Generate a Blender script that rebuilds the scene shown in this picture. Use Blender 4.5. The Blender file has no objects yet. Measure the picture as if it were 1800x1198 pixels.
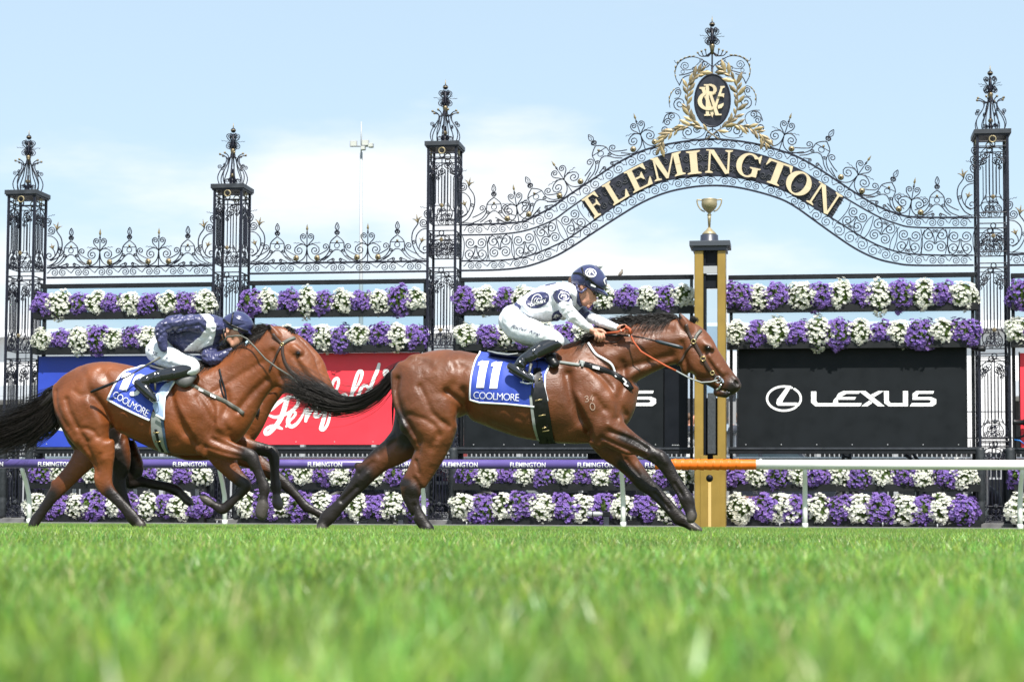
import bpy, math, random
import numpy as np
from mathutils import Matrix, Vector
random.seed(7)
RNG = np.random.default_rng(7)
R = math.radians
SC = bpy.context.scene
COL = SC.collection
# ------------------------------------------------------------------ camera, sky, sun, exposure
FPX, CX, CY, CAMH = 3400.0, 900.0, 714.0, 0.09     # focal length in pixels of the 1800 px wide photograph
YAW, PITCH, ROLL = R(8.4), R(3.43), 0.0058
fwd = Vector((-math.sin(YAW) * math.cos(PITCH), math.cos(YAW) * math.cos(PITCH), math.sin(PITCH)))
rt0 = Vector((math.cos(YAW), math.sin(YAW), 0))
up0 = rt0.cross(fwd)
rt = rt0 * math.cos(ROLL) + up0 * math.sin(ROLL)
upv = up0 * math.cos(ROLL) - rt0 * math.sin(ROLL)
cd = bpy.data.cameras.new('camera')
cam = bpy.data.objects.new('camera', cd)
COL.objects.link(cam)
cam.matrix_world = Matrix(((rt.x, upv.x, -fwd.x, 0), (rt.y, upv.y, -fwd.y, 0), (rt.z, upv.z, -fwd.z, CAMH), (0, 0, 0, 1)))
cd.sensor_width = 36
cd.lens = FPX / 1800 * 36
cd.shift_y = (CY - 599) / 1800
cd.clip_start = 0.05
cd.clip_end = 5000
cd.dof.use_dof = True
cd.dof.focus_distance = 16.3
cd.dof.aperture_fstop = 8.0
SC.camera = cam

SUN_AZ, SUN_EL = R(20), R(57)      # azimuth to the right of straight behind the camera
w = bpy.data.worlds.new('World')
SC.world = w
w.use_nodes = True
nt = w.node_tree
nt.nodes.clear()
def wn(t, **k):
    n = nt.nodes.new(t)
    for a, b in k.items(): setattr(n, a, b)
    return n
sun_dir = Vector((math.sin(SUN_AZ) * math.cos(SUN_EL), -math.cos(SUN_AZ) * math.cos(SUN_EL), math.sin(SUN_EL)))
sky = wn('ShaderNodeTexSky', sky_type='NISHITA', sun_disc=False)
sky.sun_elevation = SUN_EL
sky.sun_rotation = math.atan2(sun_dir.x, sun_dir.y)
sky.air_density = 1.0
sky.dust_density = 1.2
sky.ozone_density = 1.6
tc = wn('ShaderNodeTexCoord')
sep = wn('ShaderNodeSeparateXYZ')
nt.links.new(tc.outputs['Generated'], sep.inputs[0])
mp = wn('ShaderNodeMapping')
mp.inputs['Scale'].default_value = (1, 1, 3.2)
mp.inputs['Location'].default_value = (7.82, 0.9, 3.3)
nt.links.new(tc.outputs['Generated'], mp.inputs[0])
nz = wn('ShaderNodeTexNoise')
nz.inputs['Scale'].default_value = 4.6
nz.inputs['Detail'].default_value = 7
nz.inputs['Roughness'].default_value = 0.52
nt.links.new(mp.outputs[0], nz.inputs['Vector'])
def wmath(op, a, b=None, clamp=False):
    n = wn('ShaderNodeMath', operation=op, use_clamp=clamp)
    for i, v in enumerate((a, b)):
        if v is None: continue
        if isinstance(v, (int, float)): n.inputs[i].default_value = v
        else: nt.links.new(v, n.inputs[i])
    return n.outputs[0]
# low cloud bank: the lower in the sky, the more cloud
low = wn('ShaderNodeMapRange', interpolation_type='SMOOTHSTEP')
low.inputs['From Min'].default_value = 0.05
low.inputs['From Max'].default_value = 0.26
low.inputs['To Min'].default_value = 0.155
low.inputs['To Max'].default_value = -0.06
nt.links.new(sep.outputs[2], low.inputs['Value'])
cl = wmath('ADD', nz.outputs['Fac'], low.outputs[0])
cr = wn('ShaderNodeMapRange', interpolation_type='SMOOTHSTEP')
cr.inputs['From Min'].default_value = 0.49
cr.inputs['From Max'].default_value = 0.74
cr.inputs['To Min'].default_value = 0.0
cr.inputs['To Max'].default_value = 0.9
nt.links.new(cl, cr.inputs['Value'])
mx = wn('ShaderNodeMix', data_type='RGBA')
nt.links.new(cr.outputs[0], mx.inputs['Factor'])
veil = wn('ShaderNodeMix', data_type='RGBA')
veil.inputs['Factor'].default_value = 0.6
nt.links.new(sky.outputs[0], veil.inputs[6])
veil.inputs[7].default_value = (4.2, 5.3, 6.0, 1)
nt.links.new(veil.outputs[2], mx.inputs[6])
mx.inputs[7].default_value = (6.2, 6.25, 6.35, 1)
bg = wn('ShaderNodeBackground')
bg.inputs['Strength'].default_value = 0.10
nt.links.new(mx.outputs[2], bg.inputs[0])
out = wn('ShaderNodeOutputWorld')
nt.links.new(bg.outputs[0], out.inputs[0])
sl = bpy.data.lights.new('sun', 'SUN')
sl.energy = 4.8
sl.angle = R(0.53)
sl.color = (1.0, 0.955, 0.89)
so = bpy.data.objects.new('sun', sl)
so.rotation_euler = sun_dir.to_track_quat('Z', 'Y').to_euler()
so.location = (0, 0, 30)
COL.objects.link(so)
SC.view_settings.view_transform = 'Standard'
SC.view_settings.look = 'None'
SC.view_settings.exposure = 0.85
SC.view_settings.gamma = 1
SC.view_settings.use_curve_mapping = False

# ------------------------------------------------------------------ helpers
def ray(px, py):
    return fwd + rt * ((px - CX) / FPX) - upv * ((py - CY) / FPX)
def at(px, py, Y):
    """point of the vertical plane y = Y (all planes here run along the track) that the photograph shows at a pixel"""
    d = ray(px, py)
    t = Y / d.y
    return Vector((d.x * t, Y, CAMH + d.z * t))
def mpp(px, Y):
    return (at(px + 1, 700, Y) - at(px, 700, Y)).length

def tag(o, label=None, cat=None, group=None, kind=None):
    if label: o['label'] = label
    if cat: o['category'] = cat
    if group: o['group'] = group
    if kind: o['kind'] = kind
    return o
def empty(name, loc, label=None, cat=None, group=None):
    o = bpy.data.objects.new(name, None)
    o.location = loc
    o.empty_display_size = 0.1
    COL.objects.link(o)
    return tag(o, label, cat, group)
def wloc(o):
    v = Vector((0, 0, 0))
    while o is not None:
        v += o.location
        o = o.parent
    return v
def link_mesh(name, me, parent=None, loc=None):
    o = bpy.data.objects.new(name, me)
    COL.objects.link(o)
    if parent: o.parent = parent
    if loc is not None: o.location = loc
    return o
def mesh_np(name, V, F, mats, smooth=True, mi=None, attrs=None, colors=None):
    """V (n,3); F (m,3|4) array or list of lists"""
    me = bpy.data.meshes.new(name)
    V = np.asarray(V, dtype=np.float32)
    if isinstance(F, np.ndarray):
        m, k = F.shape
        me.vertices.add(len(V)); me.vertices.foreach_set('co', V.ravel())
        me.loops.add(m * k); me.loops.foreach_set('vertex_index', F.astype(np.int32).ravel())
        me.polygons.add(m)
        me.polygons.foreach_set('loop_start', np.arange(0, m * k, k, dtype=np.int32))
        me.polygons.foreach_set('loop_total', np.full(m, k, dtype=np.int32))
        me.update(calc_edges=True)
    else:
        me.from_pydata([tuple(v) for v in V.tolist()], [], F)
    for mt in (mats if isinstance(mats, (list, tuple)) else [mats]): me.materials.append(mt)
    n = len(me.polygons)
    me.polygons.foreach_set('use_smooth', np.full(n, smooth, dtype=bool) if isinstance(smooth, bool) else np.asarray(smooth, dtype=bool))
    if mi is not None: me.polygons.foreach_set('material_index', np.asarray(mi, dtype=np.int32))
    for an, av in (attrs or {}).items():
        a = me.attributes.new(an, 'FLOAT', 'POINT'); a.data.foreach_set('value', np.asarray(av, dtype=np.float32))
    for an, av in (colors or {}).items():
        a = me.attributes.new(an, 'FLOAT_COLOR', 'POINT')
        c = np.ones((len(V), 4), dtype=np.float32); c[:, :3] = av
        a.data.foreach_set('color', c.ravel())
    me.update()
    return me

class MB:
    """collects shapes in world coordinates, then links them as ONE mesh object"""
    def __init__(s): s.v = []; s.f = []; s.sm = []; s.mir = None
    def add(s, V, F, smooth=False):
        b = len(s.v)
        s.v += [tuple(p) for p in V]
        s.f += [[i + b for i in f] for f in F]
        s.sm += [smooth] * len(F)
        return s
    def box(s, x0, x1, y0, y1, z0, z1, bev=0.0):
        if bev <= 0:
            V = [(x0, y0, z0), (x1, y0, z0), (x1, y1, z0), (x0, y1, z0), (x0, y0, z1), (x1, y0, z1), (x1, y1, z1), (x0, y1, z1)]
            F = [(0, 3, 2, 1), (4, 5, 6, 7), (0, 1, 5, 4), (1, 2, 6, 5), (2, 3, 7, 6), (3, 0, 4, 7)]
            return s.add(V, F)
        b = min(bev, (x1 - x0) * .45, (y1 - y0) * .45, (z1 - z0) * .45)
        V = []; F = []
        lv = [(z0, b), (z0 + b, 0), (z1 - b, 0), (z1, b)]
        for z, i in lv:
            a0, a1, c0, c1 = x0 + i, x1 - i, y0 + i, y1 - i
            V += [(a0 + b, c0, z), (a1 - b, c0, z), (a1, c0 + b, z), (a1, c1 - b, z), (a1 - b, c1, z), (a0 + b, c1, z), (a0, c1 - b, z), (a0, c0 + b, z)]
        F.append(list(range(7, -1, -1))); F.append(list(range(24, 32)))
        for l in range(3):
            for i in range(8):
                j = (i + 1) % 8
                F.append([l * 8 + i, l * 8 + j, l * 8 + 8 + j, l * 8 + 8 + i])
        return s.add(V, F)
    def tube(s, P, r, sides=5, closed=False, caps=True, flat=None, smooth=True):
        """P list of points, r radius or list; flat = (normal vector, thickness factor) squashes the section along normal"""
        P = [Vector(p) for p in P]
        n = len(P)
        if n < 2: return s
        rs = r if isinstance(r, (list, tuple, np.ndarray)) else [r] * n
        V = []; F = []
        prev = None
        for i in range(n):
            if closed: t = P[(i + 1) % n] - P[i - 1]
            else: t = P[min(i + 1, n - 1)] - P[max(i - 1, 0)]
            if t.length < 1e-9: t = Vector((0, 0, 1))
            t.normalize()
            if prev is None:
                a = Vector((0, 1, 0)) if abs(t.y) < .9 else Vector((1, 0, 0))
            else: a = prev
            nrm = a - t * a.dot(t)
            if nrm.length < 1e-6: nrm = t.orthogonal()
            nrm.normalize()
            prev = nrm
            b = t.cross(nrm)
            for k in range(sides):
                an = 2 * math.pi * (k + .5) / sides
                o = nrm * math.cos(an) * rs[i] * (flat if flat else 1) + b * math.sin(an) * rs[i]
                V.append(P[i] + o)
        m = n if closed else n - 1
        for i in range(m):
            j = (i + 1) % n
            for k in range(sides):
                l = (k + 1) % sides
                F.append([i * sides + k, j * sides + k, j * sides + l, i * sides + l])
        if caps and not closed:
            F.append(list(range(sides)))
            F.append([(n - 1) * sides + k for k in range(sides - 1, -1, -1)])
        return s.add(V, F, smooth)
    def lathe(s, c, prof, seg=16, axis='z', smooth=True):
        """prof list of (radius, height) about c"""
        V = []; F = []
        for r_, h in prof:
            for k in range(seg):
                a = 2 * math.pi * k / seg
                x, y = r_ * math.cos(a), r_ * math.sin(a)
                if axis == 'z': V.append((c[0] + x, c[1] + y, c[2] + h))
                elif axis == 'y': V.append((c[0] + x, c[1] + h, c[2] + y))
                else: V.append((c[0] + h, c[1] + x, c[2] + y))
        for i in range(len(prof) - 1):
            for k in range(seg):
                l = (k + 1) % seg
                F.append([i * seg + k, i * seg + l, i * seg + seg + l, i * seg + seg + k])
        F.append(list(range(seg - 1, -1, -1)))
        F.append([(len(prof) - 1) * seg + k for k in range(seg)])
        return s.add(V, F, smooth)
    def ball(s, c, r, seg=10, sz=1.0):
        n = max(4, seg // 2)
        return s.lathe(c, [(max(1e-4, r * math.sin(math.pi * i / n)), -r * sz * math.cos(math.pi * i / n)) for i in range(n + 1)], seg)
    def prism(s, poly, y0, y1):
        """poly: list of (x, z) outline, extruded from y0 to y1"""
        n = len(poly)
        ar = sum(poly[i][0] * poly[(i + 1) % n][1] - poly[(i + 1) % n][0] * poly[i][1] for i in range(n))
        if ar < 0: poly = poly[::-1]
        V = [(x, y0, z) for x, z in poly] + [(x, y1, z) for x, z in poly]
        F = [list(range(n)), list(range(2 * n - 1, n - 1, -1))]
        for i in range(n):
            j = (i + 1) % n
            F.append([i, i + n, j + n, j])
        return s.add(V, F)
    def build(s, name, mat, parent=None, loc=None, smooth=None, coll=True):
        base = wloc(parent) if parent else (Vector(loc) if loc is not None else Vector((0, 0, 0)))
        V = np.asarray(s.v, dtype=np.float32) - np.asarray(base, dtype=np.float32)
        me = mesh_np(name, V, s.f, mat, smooth=(s.sm if smooth is None else smooth))
        o = link_mesh(name, me, parent)
        if not parent and loc is not None: o.location = loc
        if s.mir: s.mir.build(name, mat, parent, loc, smooth)
        return o

# ---- materials
def mat(name, col, rough=.5, metal=0., spec=.5, var=0., vscale=8., bump=0., bscale=60., bdist=.01, coat=0., sheen=0., detail=4, trans=0.):
    m = bpy.data.materials.new(name)
    m.use_nodes = True
    n = m.node_tree
    b = n.nodes['Principled BSDF']
    b.inputs['Base Color'].default_value = (*col, 1)
    b.inputs['Roughness'].default_value = rough
    b.inputs['Metallic'].default_value = metal
    b.inputs['Specular IOR Level'].default_value = spec
    if coat:
        b.inputs['Coat Weight'].default_value = coat
        b.inputs['Coat Roughness'].default_value = .12
    if sheen:
        b.inputs['Sheen Weight'].default_value = sheen
    tcn = n.nodes.new('ShaderNodeTexCoord')
    if var:
        z = n.nodes.new('ShaderNodeTexNoise')
        z.inputs['Scale'].default_value = vscale
        z.inputs['Detail'].default_value = detail
        n.links.new(tcn.outputs['Object'], z.inputs['Vector'])
        h = n.nodes.new('ShaderNodeMapRange')
        h.inputs['From Min'].default_value = .3; h.inputs['From Max'].default_value = .7
        h.inputs['To Min'].default_value = 1 - var; h.inputs['To Max'].default_value = 1 + var
        n.links.new(z.outputs['Fac'], h.inputs['Value'])
        mul = n.nodes.new('ShaderNodeVectorMath'); mul.operation = 'SCALE'
        mul.inputs[0].default_value = col
        n.links.new(h.outputs[0], mul.inputs['Scale'])
        n.links.new(mul.outputs[0], b.inputs['Base Color'])
        hr = n.nodes.new('ShaderNodeMapRange')
        hr.inputs['From Min'].default_value = .3; hr.inputs['From Max'].default_value = .7
        hr.inputs['To Min'].default_value = max(.03, rough * .8); hr.inputs['To Max'].default_value = min(1, rough * 1.2)
        n.links.new(z.outputs['Fac'], hr.inputs['Value'])
        n.links.new(hr.outputs[0], b.inputs['Roughness'])
    if bump:
        z2 = n.nodes.new('ShaderNodeTexNoise')
        z2.inputs['Scale'].default_value = bscale
        z2.inputs['Detail'].default_value = 3
        n.links.new(tcn.outputs['Object'], z2.inputs['Vector'])
        bp = n.nodes.new('ShaderNodeBump')
        bp.inputs['Strength'].default_value = bump
        bp.inputs['Distance'].default_value = bdist
        n.links.new(z2.outputs['Fac'], bp.inputs['Height'])
        n.links.new(bp.outputs[0], b.inputs['Normal'])
    return m
def mat_attr(name, attr, rough=.6, trans=.3, scale=1., spec=.3):
    """colour from a mesh attribute (petals, blades), partly translucent"""
    m = bpy.data.materials.new(name); m.use_nodes = True
    n = m.node_tree; b = n.nodes['Principled BSDF']
    a = n.nodes.new('ShaderNodeAttribute'); a.attribute_name = attr
    n.links.new(a.outputs['Color'], b.inputs['Base Color'])
    b.inputs['Roughness'].default_value = rough
    b.inputs['Specular IOR Level'].default_value = spec
    t = n.nodes.new('ShaderNodeBsdfTranslucent')
    n.links.new(a.outputs['Color'], t.inputs['Color'])
    mxs = n.nodes.new('ShaderNodeMixShader'); mxs.inputs[0].default_value = trans
    o = n.nodes['Material Output']
    n.links.new(b.outputs[0], mxs.inputs[1]); n.links.new(t.outputs[0], mxs.inputs[2])
    n.links.new(mxs.outputs[0], o.inputs['Surface'])
    return m
M = {}
M['iron'] = mat('black_iron', (.007, .008, .018), .45, 0, .35, var=.25, vscale=14)
M['iron_grey'] = mat('weathered_iron', (.028, .032, .04), .5, 0, .4, var=.3, vscale=6)
M['gold'] = mat('gold_leaf', (.27, .21, .105), .5, .4, .5, var=.15, vscale=20)
M['letter_gold'] = mat('letter_gold', (.54, .45, .30), .55, 0, .3, var=.06, vscale=5)
M['bronze'] = mat('tarnished_bronze', (.19, .15, .09), .45, .6, .5, var=.3, vscale=30)
M['black'] = mat('black_paint', (.006, .007, .009), .45, 0, .3, var=.3, vscale=5)
M['board_black'] = mat('black_vinyl', (.0045, .0065, .0085), .6, 0, .2, var=.25, vscale=3)
M['board_dark'] = mat('darker_vinyl', (.003, .0045, .008), .5, 0, .2, var=.2, vscale=3)
M['board_red'] = mat('red_vinyl', (.72, .035, .055), .45, 0, .35, var=.08, vscale=2)
M['board_blue'] = mat('blue_vinyl', (.022, .05, .36), .45, 0, .35, var=.1, vscale=2)
M['white_print'] = mat('white_print', (.82, .82, .82), .5, 0, .3)
M['white_paint'] = mat('white_paint', (.78, .79, .75), .35, 0, .5, var=.04, vscale=4)
M['purple_pvc'] = mat('purple_plastic', (.085, .06, .22), .32, 0, .5, var=.08, vscale=3)
M['orange_wrap'] = mat('orange_wrap', (.66, .135, .005), .5, 0, .4, var=.08, vscale=9)
M['post_gold'] = mat('gold_paint', (.285, .185, .038), .4, .25, .5, var=.08, vscale=3)
M['post_edge'] = mat('pale_gold_paint', (.66, .45, .17), .4, .2, .5)
M['cup_gold'] = mat('cup_gold', (.36, .30, .18), .48, .55, .5, var=.05, vscale=8)
M['navy'] = mat('navy_paint', (.03, .035, .055), .35)
M['pad'] = mat('foam_padding', (.022, .026, .03), .55, 0, .35, var=.3, vscale=12, bump=.5, bscale=18)
M['pavilion'] = mat('white_cladding', (.74, .75, .76), .6, 0, .3, var=.03, vscale=.6)
M['dark_shade'] = mat('dark_opening', (.03, .032, .035), .6, var=.3, vscale=1.5)
M['mast'] = mat('dull_white_steel', (.33, .35, .36), .5, .1)
M['grey'] = mat('grey_metal', (.33, .34, .35), .5, .2)
M['louvre'] = mat('blue_grey_louvre', (.25, .31, .36), .5)
# ---- coats, leather, cloth
def coat_mat(name, red, dark):
    m = bpy.data.materials.new(name); m.use_nodes = True
    n = m.node_tree; b = n.nodes['Principled BSDF']
    def nd(t): return n.nodes.new(t)
    tcn = nd('ShaderNodeTexCoord')
    nz_ = nd('ShaderNodeTexNoise'); nz_.inputs['Scale'].default_value = 3.2; nz_.inputs['Detail'].default_value = 5
    n.links.new(tcn.outputs['Object'], nz_.inputs['Vector'])
    cr_ = nd('ShaderNodeValToRGB')
    cr_.color_ramp.elements[0].position = .32; cr_.color_ramp.elements[1].position = .68
    cr_.color_ramp.elements[0].color = (*[c * .72 for c in red], 1); cr_.color_ramp.elements[1].color = (*[c * 1.22 for c in red], 1)
    n.links.new(nz_.outputs['Fac'], cr_.inputs[0])
    # short hair streaks
    mpn = nd('ShaderNodeMapping'); mpn.inputs['Scale'].default_value = (40, 120, 160); mpn.inputs['Rotation'].default_value = (0, .6, 0)
    n.links.new(tcn.outputs['Object'], mpn.inputs[0])
    hs = nd('ShaderNodeTexNoise'); hs.inputs['Scale'].default_value = 1.0; hs.inputs['Detail'].default_value = 4
    n.links.new(mpn.outputs[0], hs.inputs['Vector'])
    ml = nd('ShaderNodeMix'); ml.data_type = 'RGBA'; ml.blend_type = 'MULTIPLY'; ml.inputs['Factor'].default_value = .35
    n.links.new(cr_.outputs[0], ml.inputs[6]); n.links.new(hs.outputs['Color'], ml.inputs[7])
    n2 = nd('ShaderNodeVectorMath'); n2.operation = 'SCALE'; n2.inputs['Scale'].default_value = 1.18
    n.links.new(ml.outputs[2], n2.inputs[0])
    at_ = nd('ShaderNodeAttribute'); at_.attribute_name = 'dark'
    mx_ = nd('ShaderNodeMix'); mx_.data_type = 'RGBA'
    # the edge of the black points and of painted shade is ragged
    ad = nd('ShaderNodeMath'); ad.operation = 'MULTIPLY_ADD'; ad.use_clamp = True
    n.links.new(nz_.outputs['Fac'], ad.inputs[0]); ad.inputs[1].default_value = .5
    sb = nd('ShaderNodeMath'); sb.operation = 'MULTIPLY_ADD'; sb.inputs[1].default_value = 1.3; sb.inputs[2].default_value = -.28
    n.links.new(at_.outputs['Fac'], sb.inputs[0]); n.links.new(sb.outputs[0], ad.inputs[2])
    sm = nd('ShaderNodeMath'); sm.operation = 'MULTIPLY'; sm.use_clamp = True
    n.links.new(ad.outputs[0], sm.inputs[0]); n.links.new(at_.outputs['Fac'], sm.inputs[1])
    n.links.new(sm.outputs[0], mx_.inputs['Factor'])
    n.links.new(n2.outputs[0], mx_.inputs[6]); mx_.inputs[7].default_value = (*dark, 1)
    ho = nd('ShaderNodeAttribute'); ho.attribute_name = 'hoof'
    mh = nd('ShaderNodeMix'); mh.data_type = 'RGBA'
    n.links.new(ho.outputs['Fac'], mh.inputs['Factor']); n.links.new(mx_.outputs[2], mh.inputs[6]); mh.inputs[7].default_value = (.055, .047, .04, 1)
    n.links.new(mh.outputs[2], b.inputs['Base Color'])
    b.inputs['Roughness'].default_value = .47
    b.inputs['Specular IOR Level'].default_value = .42
    b.inputs['Coat Weight'].default_value = .06
    b.inputs['Coat Roughness'].default_value = .35
    b.inputs['Sheen Weight'].default_value = .05
    b.inputs['Sheen Roughness'].default_value = .35
    b.inputs['Sheen Tint'].default_value = (1, .85, .72, 1)
    # sweat: wet patches shine, dry hair does not
    sw = nd('ShaderNodeTexNoise'); sw.inputs['Scale'].default_value = 4.5; sw.inputs['Detail'].default_value = 6; sw.inputs['Roughness'].default_value = .65
    n.links.new(tcn.outputs['Object'], sw.inputs['Vector'])
    rm = nd('ShaderNodeMapRange'); rm.inputs['From Min'].default_value = .35; rm.inputs['From Max'].default_value = .65; rm.inputs['To Min'].default_value = .32; rm.inputs['To Max'].default_value = .54
    n.links.new(sw.outputs['Fac'], rm.inputs['Value']); n.links.new(rm.outputs[0], b.inputs['Roughness'])
    # veins and skin folds
    v = nd('ShaderNodeTexNoise'); v.inputs['Scale'].default_value = 9; v.inputs['Detail'].default_value = 6; v.inputs['Distortion'].default_value = .6
    n.links.new(tcn.outputs['Object'], v.inputs['Vector'])
    bp = nd('ShaderNodeBump'); bp.inputs['Strength'].default_value = .6; bp.inputs['Distance'].default_value = .018
    n.links.new(v.outputs['Fac'], bp.inputs['Height'])
    bp2 = nd('ShaderNodeBump'); bp2.inputs['Strength'].default_value = .4; bp2.inputs['Distance'].default_value = .006
    n.links.new(hs.outputs['Fac'], bp2.inputs['Height']); n.links.new(bp.outputs[0], bp2.inputs['Normal'])
    n.links.new(bp2.outputs[0], b.inputs['Normal'])
    return m
M['bay_dark'] = coat_mat('mahogany_bay_coat', (.126, .0395, .0124), (.0085, .0050, .0038))
M['bay_red'] = coat_mat('red_bay_coat', (.166, .0465, .0106), (.0085, .0050, .0038))
M['hair'] = mat('black_horse_hair', (.0105, .0072, .0055), .45, 0, .4)
M['eye'] = mat('dark_eye', (.004, .003, .003), .08, 0, .6)
M['inner_nostril'] = mat('nostril_skin', (.03, .018, .016), .6)
M['leather_black'] = mat('black_leather', (.006, .006, .007), .38, 0, .4, var=.2, vscale=30)
M['leather_brown'] = mat('dark_brown_leather', (.045, .025, .018), .4, 0, .5)
M['leather_grey'] = mat('worn_grey_leather', (.10, .10, .085), .5, 0, .4, var=.2, vscale=20)
M['boot'] = mat('polished_boot', (.008, .009, .012), .14, 0, .6, coat=.6, bump=.25, bscale=14)
M['buckle'] = mat('brass_buckle', (.55, .42, .2), .25, .9)
M['steel'] = mat('steel', (.55, .56, .58), .22, .95)
M['orange_rein'] = mat('orange_rubber', (.43, .085, .028), .55, var=.1, vscale=40)
M['cloth_blue'] = mat('royal_blue_cloth', (.028, .06, .36), .6, 0, .3, bump=.35, bscale=9, sheen=.2)
M['cloth_white'] = mat('white_cloth', (.72, .74, .78), .65, 0, .3, bump=.3, bscale=9)
M['silk_white'] = mat('white_silk', (.74, .75, .80), .5, 0, .35, bump=.8, bdist=.03, bscale=9, sheen=.15)
M['silk_navy'] = mat('navy_silk', (.035, .038, .105), .36, 0, .5, bump=1., bdist=.03, bscale=10, sheen=.1, var=.25, vscale=9)
M['breech'] = mat('white_breeches', (.70, .73, .76), .5, 0, .35, bump=.6, bdist=.025, bscale=8)
M['helmet_navy'] = mat('navy_helmet_silk', (.032, .036, .10), .22, 0, .5, coat=.4, bump=.15, bscale=20)
M['skin'] = mat('skin', (.50, .25, .17), .5, 0, .4, var=.12, vscale=20)
M['brown_hair'] = mat('brown_hair', (.10, .055, .03), .55, bump=.8, bscale=60)
M['pom'] = mat('white_wool', (.8, .8, .8), .9, bump=1, bscale=60)
M['ink'] = mat('navy_ink', (.03, .035, .09), .6)
M['glove'] = mat('pale_blue_glove', (.42, .58, .70), .6)
M['girth_white'] = mat('grey_girth_web', (.27, .29, .28), .6, var=.1, vscale=20)

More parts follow.
